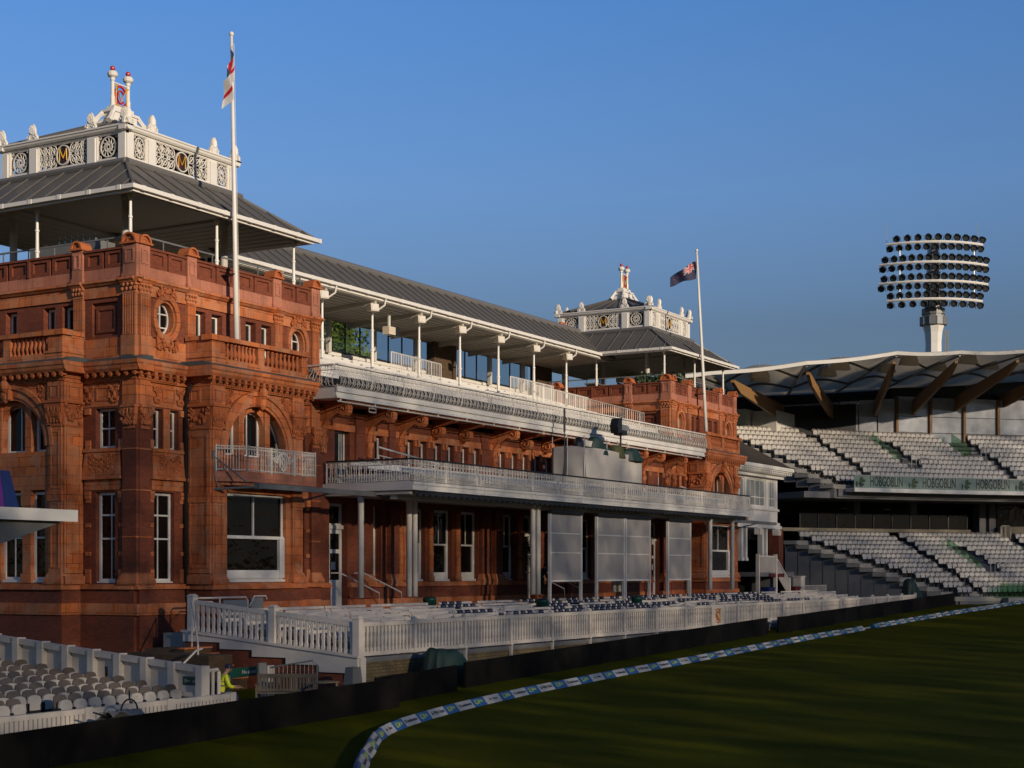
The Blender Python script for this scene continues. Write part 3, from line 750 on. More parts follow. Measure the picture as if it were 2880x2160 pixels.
    for i in range(4):
        j = (i+1) % 4
        m.hexa([(*c[i], zr), (*c[j], zr), (*tt[j], az), (*tt[i], az), (*c[i], zr - .1), (*c[j], zr - .1), (*tt[j], az - .1), (*tt[i], az - .1)])
        m.tube([(*c[i], zr + .03), (*tt[i], az + .03)], .07, 5)
        for k in range(1, 6):
            f = k/6; a = [c[i][q] + (c[j][q] - c[i][q])*f for q in (0, 1)]; b = [tt[i][q] + (tt[j][q] - tt[i][q])*f for q in (0, 1)]
            m.tube([(*a, zr + .04), (*b, az + .03)], .045, 4)
    obj('upper_roof', m, M['lead'], par)
    m = MB(); m.frus((ax - 1.0, ax + 1.0, ay - .45, ay + .45), (ax - .75, ax + .75, ay - .34, ay + .34), az - .1, az + .18)
    m.box(ax - .66, ax + .66, ay - .28, ay + .28, az + .18, az + .5); m.box(ax - .75, ax + .75, ay - .34, ay + .34, az + .46, az + .56)
    m.box(ax - .56, ax + .56, ay - .2, ay + .2, az + .56, az + .74)
    for sx in (-1, 1):
        m.tube([(ax + sx*.7, ay - .3, az + .45), (ax + sx*.84, ay - .34, az + .3), (ax + sx*.98, ay - .42, az + .1), (ax + sx*1.12, ay - .46, az - .06)], [.1, .09, .11, .13], 6)
        m.tube([(ax + sx*.7, ay + .3, az + .45), (ax + sx*.84, ay + .34, az + .3), (ax + sx*.98, ay + .42, az + .1), (ax + sx*1.12, ay + .46, az - .06)], [.1, .09, .11, .13], 6)
        m.lathe([(.13,0),(.13,.06),(.09,.1),(.10,.4),(.075,.5),(.07,1.05),(.1,1.1),(.1,1.18),(.2,1.26),(.22,1.36),(.17,1.44),(.06,1.48)], ax + sx*.44, ay, az + .7, 12)
    m.tube([(ax - .44, ay, az + 1.72), (ax + .44, ay, az + 1.72)], .035, 6)
    carve(m, ax, az + .34, 1.1, .26, ay - .3, 9, dens=.6) if False else None
    fo = obj('finial', m, M['white'], par)
    m = MB()
    for sx in (-1, 1): m.sph((ax + sx*.44, ay, az + 2.27), .105, n=10, m=7)
    obj('finial_ball', m, M['red'], fo)
    m = MB(); m.ring(ax, az + 1.22, .30, .36, ay - .04, ay + .02, .6, 5.7, 20, 1, 1.25); m.ring(ax, az + 1.2, .17, .22, ay - .05, ay + .01, .6, 5.7, 16, 1, 1.3); obj('monogram', m, M['red'], fo)
    m = MB(); strokes(m, LM, ax, az + 1.22, .78, ay - .06, .032); m.tube([(ax - .3, ay - .06, az + .84), (ax + .36, ay - .06, az + .8)], .03, 4); obj('monogram', m, M['gold'], fo)
    # columns under the eaves
    CP = [(.03,0),(.09,.0),(.09,.35),(.07,.4),(.065,.9),(.085,.92),(.085,.98),(.06,1.02),(.055,1.5),(.085,1.56),(.1,1.62),(.05,1.66)]
    for x, y in ((.15, .45), (4.9, .45), (9.75, .45), (.15, 5.2), (.15, 9.8), (9.75, 5.2), (9.75, 9.8), (4.9, 9.8)):
        m = MB(); m.lathe([(.075,0),(.075,.55),(.095,.57),(.095,.63),(.07,.66),(.062,1.35),(.082,1.37),(.082,1.42),(.058,1.46),(.055,2.0),(.1,2.12),(.12,2.2)], x, y, 15.2, 10); obj('eaves_column', m, M['white'], par)
    for x, y in ((LA + .3, LC + .3), (LB - .3, LC + .3), (LA + .3, LD - .3), (LB - .3, LD - .3)):
        m = MB(); m.lathe([(.2,0),(.2,.15),(.15,.2),(.15,2.9),(.2,3.0),(.2,3.2)], x, y, 14.9, 12); obj('lantern_column', m, M['sofwhite'], par)
    m = MB(); m.box(.42, W - .42, .4, 10.3, 14.7, 14.95); obj('roof_terrace_floor', m, M['conc'], par)
    m = MB()                                             # black glazed balustrade of the roof terrace
    for a, b in (((.6, .55), (W - .5, .55)), ((.55, .6), (.55, 10.2))):
        n = 7
        for i in range(n + 1):
            x, y = a[0] + (b[0]-a[0])*i/n, a[1] + (b[1]-a[1])*i/n; m.box(x - .02, x + .02, y - .02, y + .02, 14.95, 16.05)
        m.box(min(a[0], b[0]) - .03, max(a[0], b[0]) + .03, min(a[1], b[1]) - .03, max(a[1], b[1]) + .03, 16.0, 16.06)
    obj('terrace_rail', m, M['grey'], par)
def build_tower(par):
    tower_face(TF(0), False, par); tower_face(TS(-.006), True, par)
    tower_roof(par)
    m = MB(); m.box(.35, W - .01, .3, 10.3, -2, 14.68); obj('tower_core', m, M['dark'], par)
    m = MB(); m.box(W - .4, W, .005, 10.4, 9.0, 15.42); m.box(0, W, 10.0, 10.4, 9.0, 15.42); obj('rear_wall', m, M['brick'], par)
    m = MB(); m.box(2.4, 2.5, -.2, -.1, -1.5, 10.2); m.tube([(2.45,-.15,10.2),(2.45,-.3,10.45),(2.5,-.42,10.75)], .06, 6); obj('downpipe', m, M['black'], par)
build_tower(PAV)
for k in list(PAV.children):
    if k.name.split('.')[0] == 'downpipe': continue
    c = k.copy(); COL.objects.link(c); c.location.x = DX
    for g in k.children:
        d = g.copy(); COL.objects.link(d); d.parent = c
# ---- bay balcony of the near tower (and its twin)
def bay_balcony(par):
    m = MB(); m.prism([(2.75, -1.1), (8.15, -1.1), (8.0, -2.05), (3.8, -2.05), (2.75, -1.3)], 7.05, 7.42, 2); m.prism([(3.0, -1.1), (8.0, -1.1), (7.85, -1.9), (3.9, -1.9), (3.0, -1.25)], 6.92, 7.05, 2)
    obj('balcony_slab', m, M['pink'], par)
    path = [(2.8, -1.32), (3.8, -2.0), (8.0, -2.0), (8.1, -1.2)]
    m = MB()
    for a, b in zip(path, path[1:]):
        L = hypot(b[0]-a[0], b[1]-a[1]); n = max(1, int(L / .105))
        q = lambda f, z: (a[0] + (b[0]-a[0])*f, a[1] + (b[1]-a[1])*f, z)
        for z in (7.5, 8.28, 8.38): m.tube([q(0, z), q(1, z)], .022, 4)
        for i in range(n + 1):
            m.tube([q(i/n, 7.44), q(i/n, 8.38)], .011 if i % 4 else .018, 4)
            if i < n and i % 2 == 0:
                for zz in (7.72, 8.12): m.box(*(lambda p, r: (p[0], r[0], p[1] - .01, p[1] + .012, zz - .012, zz + .012))(q((i + .05)/n, 0), q((i + .95)/n, 0))) if abs(b[1]-a[1]) < .01 else None
        for t in (0, 1): m.tube([q(t, 7.42), q(t, 8.44)], .035, 5)
    for u in (5.2, 6.6): m.box(u - .04, u + .04, -2.04, -1.96, 7.42, 8.42)
    T = TF(-2.0); m.T = T
    m.ring(5.9, 7.9, .2, .25, .0, .05, 0, 2*pi, 18, .85, 1.45); m.ring(5.9, 7.9, .08, .12, .0, .05, 0, 2*pi, 12, .8, 1.5); m.ring(5.9, 7.78, .42, .48, .0, .05, 0.1, pi - .1, 16, .8, 1.1)
    for sg in (-1, 1): m.tube(spiral((5.9 + sg*.45, 7.95), .14, 1.4, .02, 0, sg, 10), .025, 4)
    obj('balcony_railing', m, M['iron'], par)
    for k in (0,):
        m = MB(); m.box(3.65, 11.66, -2.68, -2.50, 6.78, 6.98); m.box(3.6, 3.65, -2.72, -2.46, 6.75, 7.0)
        m.tube([(2.7, -1.2, 6.74), (3.6, -2.6, 6.84)], .045, 5); m.tube([(2.75, -1.2, 8.02), (3.2, -2.45, 7.0)], .035, 5); m.box(2.66, 2.84, -1.29, -1.24, 7.85, 8.2); m.tube([(8.0, -1.2, 6.5), (8.6, -2.6, 6.86)], .04, 5)
        m.tube([(2.74, -1.25, 7.85), (2.74, -1.3, 7.2), (2.86, -1.36, 6.8)], .03, 5)
        obj('awning_beam', m, M['grey'], par)
n0 = set(PAV.children)
bay_balcony(PAV)
for k in [c for c in PAV.children if c not in n0]:
    c = k.copy(); COL.objects.link(c); c.location.x = DX
# ---- centre block between the towers
X0, X1 = W + .002, DX - .01
T = TF(0)
f1 = [15.0, 17.5, 18.6, 19.85, 21.0, 22.3, 23.4, 25.9, 27.15, 28.3, 29.55, 30.8, 34.2, 35.4, 36.9, 38.1, 39.4, 41.0, 43.2, 45.2]
h1 = [(u, u + .62, 7.5, 9.7) for u in f1] + [(12.0, 13.1, 7.3, 9.75)]
g1 = [(14.85, 15.5), (17.55, 19.1), (19.85, 21.45), (22.3, 23.9), (26.2, 27.6), (31.2, 32.6), (34.9, 36.2), (36.9, 38.3), (40.3, 41.8)]
dr = [(11.62, 12.92), (28.55, 29.7), (44.3, 45.4)]
h0 = [(a, b, 3.2, 6.6) for a, b in g1] + [(a, b, 1.4, 6.6) for a, b in dr]
m = MB(T); m.wall(X0, X1, -1, 6.7, -.5, 0, h0); obj('wall', m, M['brick'], PAV)
m = MB(T); m.wall(X0, X1, 6.7, 10.55, -.5, .002, h1); obj('wall', m, M['brick'], PAV)
m = MB(T); m.wall(X0, X1, 9.72, 10.02, 0, .06); 
for z, d in ((10.42, .1), (10.48, .18)): m.box(X0, X1, 0, d, z, z + .06)
prs = [(13.45, 14.1), (16.0, 16.45), (24.1, 24.75), (31.7, 32.3), (40.2, 40.9), (42.4, 42.9), (46.0, 46.5)]
for u in f1:
    for a, b in ((u - .2, u - .02), (u + .64, u + .82)): m.box(a, b, 0, .085, 9.45, 9.75); m.box(a + .02, b - .02, 0, .05, 7.2, 7.6)
obj('string_course', m, M['terra'], PAV)
m = MB(T)
for a, b in prs: m.box(a, b, 0, .1, 6.8, 9.72); m.box(a - .02, b + .02, 0, .14, 9.72, 10.04); m.box(a, b, 0, .1, 10.04, 10.42)
obj('pier', m, M['brick'], PAV)
for u in f1: window(T, u, u + .62, 7.5, 9.68, -.3, PAV, hbars=(.2, .55), fw=.085, sill=False)
w = window(T, 12.0, 13.1, 7.3, 9.72, -.35, PAV, 'balcony_door', bars=(.66, .8), fw=.08, sill=False)
for i, (a, b) in enumerate(g1):
    if b - a < 1: w = window(T, a, b, 3.25, 6.58, -.4, PAV, fw=.13)
    else: w = window(T, a, b, 3.3, 6.58, -.3 if i not in (4, 5) else -.36, PAV, bars=(), hbars=(.5,), fw=.13)
    if b - a > 1:
        f = MB(T); f.box((a+b)/2 - .03, (a+b)/2 + .03, -.29, -.25, 4.95, 6.5); f.box(a + .1, b - .1, -.28, -.22, 3.35, 3.62); f.box(b - .24, b - .1, -.28, -.2, 3.4, 4.95)
        obj('sash_bar', f, M['white'], w)
for i, (a, b) in enumerate(dr):
    f = MB(T); f.wall(a, b, 1.5, 5.6, -.4, -.3, [(a + .1, b - .1, 1.5, 5.55)]); f.wall(a, b, 5.6, 6.6, -.4, -.3, [(a + .12, b - .12, 5.74, 6.48)]); f.box(a - .02, b + .02, -.3, -.2, 5.5, 5.66)
    fr = obj('door_frame', f, M['white'], PAV)
    g = MB(T); g.box(a + .1, b - .1, -.385, -.37, 5.7, 6.5); obj('pane', g, M['pane'], fr)
    if i != 1:
        u0 = a + .22
        f = MB(T); f.wall(u0, b - .08, 1.6, 5.48, -.32, -.24, [(u0 + .16, b - .24, 3.3, 4.45), (u0 + .16, b - .24, 4.62, 5.3)]); dd = obj('door', f, M['white'], PAV)
        g = MB(T); g.box(u0 + .1, b - .2, -.30, -.28, 3.25, 5.35); obj('pane', g, M['pane'], dd)
        g = MB(T); g.box(u0 + .3, u0 + .58, -.279, -.27, 3.75, 4.08); obj('notice', g, M['vinyl'], dd)
        g = MB(T); g.box(a + .05, u0, -.34, -.3, 1.6, 5.5); obj('door_jamb', g, M['dark'], PAV)
    else:
        g = MB(T); g.box(a + .1, b - .1, -.40, -.38, 1.6, 5.5); obj('door', g, M['pane'], PAV)
for u in (14.2, 16.3, 24.3, 33.3, 43.3, 45.9, 25.6, 30.4):    # ground floor brick piers with terracotta feet
    m = MB(T); m.box(u - .35, u + .35, 0, .22, 2.5, 6.7); obj('pier', m, M['brick'], PAV)
    m = MB(T); base_mould(m, u - .35, u + .35, 3.12, .22); m.box(u - .5, u + .5, 0, .34, 3.0, 3.12); obj('pier_dressing', m, M['terra'], PAV)
for u in (16.95, 17.3, 19.5, 21.9, 24.85, 27.95, 30.0, 33.9, 38.7):
    m = MB(); m.lathe([(.2,0),(.2,.2),(.15,.3),(.14,1.2),(.17,1.24),(.17,1.32),(.14,1.38),(.13,3.3)], u, -.05, 3.2, 12); obj('half_column', m, M['terra'], PAV, True)
cuts = [X0] + [x for a, b in dr for x in (a - .03, b + .03)] + [X1]; spans = list(zip(cuts[::2], cuts[1::2]))
m = MB(T)
for a, b in spans: m.box(a, b, 0, .2, 2.98, 3.1); m.box(a, b, 0, .14, 3.1, 3.18); m.box(a, b, 0, .12, 2.0, 2.45)
obj('plinth_band', m, M['terra'], PAV)
m = MB(T)
for a, b in spans: m.box(a, b, 0, .1, 2.45, 2.98)
for u in (13.3, 16.7, 19.5, 21.9, 25.0, 27.9): m.box(u - .03, u + .03, 0, .115, 2.45, 2.98)
obj('plinth', m, M['brick'], PAV)
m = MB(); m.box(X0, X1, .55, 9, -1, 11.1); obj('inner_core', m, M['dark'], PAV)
# upper balcony and its console brackets
BX0, BX1 = 9.95, 48.7
m = MB(); m.box(BX0, BX1, -1.6, .3, 10.84, 11.28); m.box(BX0 - .03, BX1 + .03, -1.68, -1.6, 11.1, 11.3); m.box(BX0 - .02, BX1 + .02, -1.64, -1.6, 10.84, 10.95); obj('upper_balcony', m, M['white'], PAV)
m = MB(); m.box(X0, X1 , -1.5, 0, 10.78, 10.836); obj('balcony_soffit', m, M['terra'], PAV)
m = MB(); m.tube([(10.1, -1.55, 10.72), (48.4, -1.55, 10.72)], .03, 5)
for k in range(16): m.tube([(10.3 + k*2.5, -1.55, 10.84), (10.3 + k*2.5, -1.55, 10.7)], .04, 5)
m.tube([(12.6,-1.56,10.72),(12.6,-1.56,10.62),(12.35,-1.56,10.62),(12.35,-1.56,10.46),(12.85,-1.56,10.46),(12.85,-1.56,10.62),(12.6,-1.56,10.62)], .025, 4)
obj('lighting_rail', m, M['iron'], PAV)
def bracket(u, big):
    m = MB()
    if big:
        prof = [(0, 9.35), (.06, 9.36), (.1, 9.6), (.16, 9.85), (.3, 10.05), (.6, 10.2), (.85, 10.32), (1.0, 10.30), (1.12, 10.22), (1.3, 10.22), (1.42, 10.34), (1.45, 10.55), (1.38, 10.72), (1.3, 10.78), (0, 10.78)]
        m.prism([(-a, z) for a, z in prof], u - .16, u + .16, 0)
        for sg in (-1, 1): m.tube([(u + sg*.17, -1.25 + .17*cos(t)*(1 - t/9), 10.5 + .2*sin(t)*(1 - t/9)) for t in [i*.7 for i in range(11)]], .035, 4); m.tube([(u + sg*.165, -.1, 9.75), (u + sg*.165, -.4, 10.14), (u + sg*.165, -.85, 10.38)], .03, 4)
        for i in range(5): m.sph((u - .1 + .05*i, -.12, 9.2 + .08*(i % 3)), .1, .09, .14, 6, 4)
        m.box(u - .17, u + .17, -.1, 0, 8.7, 9.4)
        for i in range(6): m.sph((u + random.uniform(-.12, .12), -.12, 8.75 + .1*i), .06, .06, .09, 5, 4)
    else:
        m.prism([(0, 10.5), (-.5, 10.5), (-1.15, 10.62), (-1.3, 10.62), (-1.36, 10.78), (0, 10.78)], u - .15, u + .15, 0)
        for i in range(1): m.prism([(-.36 + .3*cos(2*pi*k/14), 10.25 + .3*sin(2*pi*k/14)) for k in range(14)], u - .17, u + .17, 0)
        for sg in (-1, 1): m.tube([(u + sg*.18, -.36 + .26*cos(t)*(1 - t/9), 10.25 + .26*sin(t)*(1 - t/9)) for t in [i*.7 for i in range(11)]], .04, 4)
        m.prism([(0, 9.8), (-.1, 9.85), (-.3, 10.0), (-.3, 10.2), (0, 10.4)], u - .14, u + .14, 0)
    obj('console_bracket', m, M['terra'], PAV)
for u in (11.15, 14.5, 17.0, 25.4, 33.2, 40.6, 43.0, 46.3): bracket(u, True)
for u in (19.75, 22.2, 28.2, 30.5, 36.0, 38.3): bracket(u, False)
# upper balcony cast iron railing: bellied bars, scroll frieze
def iron_panel(L, bow):
    m = MB(); n = int(L / (.16 if bow else .125))
    for i in range(n):
        x = L * (i + .5) / n
        pr = [(0, 0), (-.16, .1), (-.2, .28), (-.10, .5), (.02, .68), (0, .9)] if bow else [(0, 0), (0, .85)]
        m.tube([(x + (.035 if (i % 2) else -.035) * sin(z*6), y, z) for y, z in pr], .017, 4)
        for zz, rr in ((.78, .06), (.2, .05)):
            c = x; yy = -.19 if zz < .5 and bow else 0
            m.tube([(c + rr*cos(a), yy, zz + rr*sin(a)) for a in [2*pi*k/6 for k in range(6)]], .012, 3, True)
        if i % 3 == 0 and bow: m.tube([(x, -.14, .45), (x + .09, -.16, .36), (x + .03, -.2, .28)], .016, 3)
    for y, z, r in ((0, .9, .03), (0, .7, .016), (-.02 if bow else 0, .02, .025)): m.tube([(0, y, z), (L, y, z)], r, 4)
    if not bow: 
        for z in (.1, .27, .68, .87): m.tube([(0, 0, z), (L, 0, z)], .012, 4)
    m.tube([(L, 0, -.02), (L, -.12 if bow else 0, .35), (L, 0, .92)], .026, 5)
    return m
nb = 16; Lb = (BX1 - BX0) / nb
me = mesh('balcony_railing', iron_panel(Lb, True)); me.materials.append(M['iron'])
for i in range(nb): obj('balcony_railing', me, None, PAV, loc=(BX0 + i*Lb, -1.62, 11.3))
m = MB(lambda a, b, c: (BX0 + b, -1.6 + a, c + 11.3)); p = iron_panel(1.7, True)
m.v = [(BX0 + y, -1.6 + x, z + 11.3) for x, y, z in p.v]; m.f = p.f; m.m = p.m
obj('balcony_railing', m, M['iron'], PAV)
m = MB(); m.box(BX0 - .02, BX1, -1.72, -1.52, 12.19, 12.25); m.box(BX0 - .1, BX0 + .1, -1.52, .1, 12.19, 12.25); obj('handrail', m, M['white'], PAV)
# raked terrace of white benches
def tz(y): return 11.28 + (y + 1.0) * .295
ys = [-1.1 + .82*i for i in range(13)]
m = MB()
for y in ys: m.box(X0 + .02, X1 - .02, y, y + .83, 10.9, tz(y))
obj('terrace_step', m, M['gconc'], PAV)
for i, y in enumerate(ys[1:-1]):
    m = MB(); z = tz(y)
    for a, b in ((X0 + .05, 24.6), (25.5, 36.6), (37.5, X1 - 1.6)):
        m.box(a, b, y + .05, y + .4, z + .40, z + .44)
        for dz in (.50, .66, .80): m.box(a, b, y + .44, y + .47, z + dz, z + dz + .12)
        n = int((b-a)/2.4)
        for k in range(n + 1): m.box(a + (b-a-.06)*k/n, a + (b-a-.06)*k/n + .05, y + .475, y + .53, z, z + .90)
    obj('bench_row', m, M['white'], PAV)
# main roof
m = MB(); E0, E1 = 10.25, 46.5
def roofz(y): return 17.5 + (y - 4.6) * (1.75 / 2.4)
m.prism([(4.6, 17.38), (4.6, 17.5), (7.0, 19.25), (9.9, 17.3), (9.9, 17.18), (7.0, 19.1)], E0 - .8, E1 + 2.2, 0)
x = E0 - .7
while x < E1 + 2:
    m.tube([(x, 4.6, 17.53), (x, 6.95, 19.26)], .035, 4); x += .92
obj('main_roof', m, M['lead'], PAV)
m = MB(); m.tube([(E0 - .5, 7.0, 19.25), (E1 + 1.6, 7.0, 19.25)], .2, 10); obj('roof_roll', m, M['ridge'], PAV)
m = MB(); m.box(E0, E1, 4.43, 4.6, 17.33, 17.49); m.box(E0, E1, 4.62, 4.72, 17.2, 17.36)
x = E0
while x < E1: m.box(x, x + .16, 4.415, 4.605, 17.31, 17.5); x += 1.5
obj('eaves_gutter', m, M['white'], PAV)
m = MB(); m.hexa([(E0, 4.7, 17.16), (E1 + 1.5, 4.7, 17.16), (E1 + 1.5, 9.6, 16.95), (E0, 9.6, 16.95), (E0, 4.7, 17.22), (E1 + 1.5, 4.7, 17.22), (E1 + 1.5, 9.6, 17.0), (E0, 9.6, 17.0)])
for k in range(1, 12): m.box(E0, E1, 4.7 + k*.41, 4.72 + k*.41, 17.16 - .0429*k*.41 - .03, 17.16 - .0429*k*.41 + .01)
for x in (13.7, 17.8, 21.9, 26.1, 30.2, 34.4, 38.5, 42.6):
    m.hexa([(x - .08, 4.75, 17.0), (x + .08, 4.75, 17.0), (x + .08, 9.5, 16.68), (x - .08, 9.5, 16.68), (x - .08, 4.75, 17.15), (x + .08, 4.75, 17.15), (x + .08, 9.5, 16.95), (x - .08, 9.5, 16.95)])
obj('main_soffit', m, M['soffit'], PAV)
for x in (13.7, 17.8, 21.95, 26.2, 30.25, 34.4, 38.55, 42.65):
    m = MB(); m.lathe([(.085,0),(.085,.8),(.11,.83),(.11,.9),(.08,.94),(.07,1.8),(.09,1.83),(.09,1.88),(.06,1.92),(.055,2.95),(.09,3.1),(.11,3.18)], x, 5.0, 13.85, 10)
    m.tube([(x + .05, 5.0, 16.75), (x + .35, 4.85, 16.8), (x + .5, 4.6, 17.0), (x + .5, 4.52, 17.35)], .05, 6)
    obj('roof_column', m, M['white'], PAV)
    s = thing('loudspeaker', 'x', 'loudspeaker', (x - .32, 4.72, 16.78), radians(-25), 'cream loudspeakers on the upper balcony columns')
    q = MB(); q.frus((-.22, .22, -.2, .2), (-.26, .20, -.2, .16), -.19, .17); obj('casing', q, M['cream'], s)
    q = MB(); q.box(-.18, .17, -.22, -.203, -.14, .13); q.ring(0, 0, .05, .09, -.23, -.22, 0, 2*pi, 10); obj('front_grille', q, M['iron'], s)
    s['label'] = 'cream box loudspeaker on the head of a white column under the long roof eaves'
# rear glazed screen, brick stacks
m = MB()
x = 11.0
while x < 46:
    m.box(x - .03, x + .03, 9.55, 9.62, 15.3, 17.05); x += 1.36
m.box(11, 46, 9.55, 9.62, 16.95, 17.05); m.box(11, 46, 9.55, 9.62, 15.35, 15.42)
obj('screen_mullion', m, M['black'], PAV)
m = MB(); m.box(11, 46, 9.58, 9.592, 15.42, 16.95); obj('rear_screen', m, M['screen'], PAV)
m = MB()
x = 11.8
while x < 46: m.box(x - .12, x + .12, 9.3, 9.5, 15.2, 17.0); x += 4.15
obj('screen_post', m, M['sofwhite'], PAV)
m = MB(); m.box(11, 46, 9.65, 9.9, 12, 15.36)
for k in range(6): m.box(11, 46, 9.60, 9.649, 14.25 + .18*k, 14.40 + .18*k)
obj('rear_wall', m, M['white'], PAV)
m = MB(); m.box(X0 + .05, X1 - .1, -1.12, -1.07, 11.29, 11.86); obj('gap_shade_panel', m, M['seatd'], PAV)  # dark panel added to stand for the shaded gap behind the railing
for a, b in ((33.9, 36.3), (46.2, 48.2)):
    m = MB(); m.box(a, b, 9.0, 9.54, 14.9, 17.0); obj('chimney_stack', m, M['dbrick'], PAV)
# ------------------------------------------------------------------ lower balcony (canopy)
CX0, CX1, CY = 11.15, 48.7, -4.6
m = MB(); m.box(CX0, CX1, CY, -.02, 7.02, 7.32); m.box(CX0 - .03, CX1 + .03, CY - .05, CY, 7.24, 7.36); m.box(CX0 - .025, CX0, CY, -.02, 7.02, 7.36); obj('lower_balcony', m, M['white'], PAV)
m = MB(); m.box(CX0 + .1, CX1 - .1, CY + .25, -.05, 6.86, 7.018); m.box(CX0 + .3, CX1 - .3, CY + 1.0, CY + 1.35, 6.68, 6.86); obj('canopy_soffit', m, M['sofwhite'], PAV)
m = MB(); m.box(CX0 + .3, CX1 - .3, CY + .12, CY + .2, 6.85, 7.0)
x = CX0 + .5
while x < CX1 - .5: m.box(x, x + .16, CY + .1, CY + .22, 6.8, 6.9); x += .5
obj('blind_track', m, M['black'], PAV)
nb = 15; Lb = (CX1 - CX0) / nb
me = mesh('balcony_railing', iron_panel(Lb, False)); me.materials.append(M['iron'])
for i in range(nb): obj('balcony_railing', me, None, PAV, loc=(CX0 + i*Lb, CY - .01, 7.4))
p = iron_panel(4.4, False); m = MB(); m.v = [(CX0 + y, CY + x, z + 7.4 - .01*x) for x, y, z in p.v]; m.f = p.f; m.m = p.m; obj('balcony_railing', m, M['iron'], PAV)
m = MB(); m.box(CX0 - .04, CX1, CY - .05, CY + .03, 8.27, 8.33); m.box(CX0 - .04, CX0 + .04, CY + .03, -.2, 8.27, 8.33); obj('handrail', m, M['black'], PAV)
m = MB()
for i in range(9):
    x = CX0 + .35 + i*4.6; m.tube([(x, CY - .03, 8.2), (x + .25, CY - .3, 7.3), (x + .3, CY - .28, 7.05), (x + .1, CY - .1, 7.0)], .013, 4)
obj('railing_stay', m, M['iron'], PAV)
m = MB()                                                # benches and clutter on the canopy are seen only as dark underparts
for k in range(4): m.box(CX0 + 1, CX1 - 1, CY + .9 + k*.85, CY + 1.2 + k*.85, 7.75 + .1*k, 7.79 + .1*k); m.box(CX0 + 1, CX1 - 1, CY + 1.25 + k*.85, CY + 1.29 + k*.85, 7.85 + .1*k, 8.1 + .1*k)
for k in range(19): m.box(CX0 + 1 + k*1.95, CX0 + 1.08 + k*1.95, CY + .9, CY + 4, 7.32, 7.8)
obj('bench_row', m, M['white'], PAV)
for a, b, y, z in ((13.0, 17.8, -1.6, 8.9), (43.2, 47.4, -2.4, 8.6)):
    m = MB(); n = 12
    m.tube([(a, y, z + .1), (b, y, z - .35)], .04, 6); m.tube([(a, y, z - .25), (b, y, z - .6)], .025, 4)
    for k in range(n + 1): m.tube([(a + (b-a)*k/n, y, z - .3 - .35*k/n), (a + (b-a)*k/n, y, z - .95 - .45*k/n)], .018 if k % 4 else .035, 4)
    obj('stair_rail', m, M['iron'], PAV)
m = MB(); m.tube([(11.2,-1.2,8.3),(13.2,-1.2,8.3),(13.5,-1.2,8.05)], .035, 5)
for k in range(6): m.tube([(11.3 + k*.4,-1.2,8.3),(11.3 + k*.4,-1.2,7.4)], .015, 4)
obj('stair_rail', m, M['iron'], PAV)
for x, y in ((11.55, -1.7), (15.05, -1.8), (15.5, -1.8), (23.0, -3.6), (23.5, -3.6), (33.0, -3.0), (33.6, -3.0), (42.0, -3.4), (44.1, -3.9), (47.6, -3.9)):
    m = MB(); m.lathe([(.13,0),(.13,4.1),(.15,4.15),(.15,4.3)], x, y, 2.56, 12); obj('canopy_post', m, M['white'], PAV, True)
for x in (12.3, 22, 31, 40):
    m = MB(); m.box(x, x + 1.0, -2.6, -2.2, 6.7, 6.84); obj('heater', m, M['grey'], PAV)
# door handrails
for x0 in (11.4, 13.1, 28.2, 30.0):
    m = MB(); m.tube([(x0, -.25, 3.6), (x0 + .2, -.6, 3.6), (x0 + 1.2, -1.9, 2.75), (x0 + 1.2, -1.95, 2.0)], .03, 5); obj('door_handrail', m, M['iron'], PAV)
# upper terrace handrails
def bar_rail(pts, hgt, name, n):
    m = MB(); a, b = Vector(pts[0]), Vector(pts[1]); up = Vector((0, 0, hgt))
    m.tube([a + up, b + up], .035, 5); m.tube([a + up*.1, b + up*.1], .025, 4)
    for k in range(n + 1):
        p = a + (b-a)*k/n; m.tube([p, p + up], .016 if k % 6 else .03, 4)
    obj(name, m, M['iron'], PAV)
bar_rail(((20.7, 3, 12.6), (25.2, 3, 12.5)), 1.75, 'aisle_rail', 30)
bar_rail(((32.3, 3, 12.6), (37.3, 3, 12.55)), 1.8, 'aisle_rail', 32)
bar_rail(((46.2, 7.8, 14.0), (46.2, 1.4, 12.2)), 1.3, 'aisle_rail', 44)
bar_rail(((37.3, 4.2, 13.0), (44.0, 4.2, 12.9)), 1.5, 'aisle_rail', 40)
# ------------------------------------------------------------------ ground
def gz(x):
    x = min(130, max(-120, x)); return -.38 + .0205 * x
m = MB()
xs = [-900, -300, -120] + [-120 + 10*i for i in range(1, 26)] + [300, 1500]
R_ = [[m.P(x, y, gz(x)) for y in (-900, -200, -100, -50, -20, 0, 40, 200, 1500)] for x in xs]
for A, B in zip(R_, R_[1:]):
    for j in range(8): m.F(A[j], B[j], B[j+1], A[j+1])
obj('ground', m, M['grass'], None, recalc=False, kind='structure')
# ------------------------------------------------------------------ flagpoles and flags
def flagpole(x, y, z0, top, lean, label, c=0):
    t = thing('flagpole', label, 'flagpole', (x, y, z0), 0, 'white flagpoles on the tower balconies'); h = top - z0
    m = MB(); m.tube([(lean*f, 0, h*f) for f in (0, .33, .66, 1)], [.115, .10, .08, .055], 12); obj('pole', m, M['white'], t, True)
    m = MB(); m.sph((lean, 0, h + .08), .1); obj('truck', m, M['white'], t, True)
    m = MB(); m.box(-.12 + lean*.3, .12 + lean*.3, -.04, .75, h*.3, h*.3 + .05); obj('wall_clamp', m, M['black'], t)
    m = MB(); m.tube([(lean*f + .10 - .02*f, -.1 + .05*f, h*f) for f in (.1, .5, .98)], .006, 3); obj('halyard', m, M['iron'], t)
flagpole(4.87, -.6, 11.2, 24.3, -.34, 'tall white flagpole on the near left tower, carrying the drooping white flag')
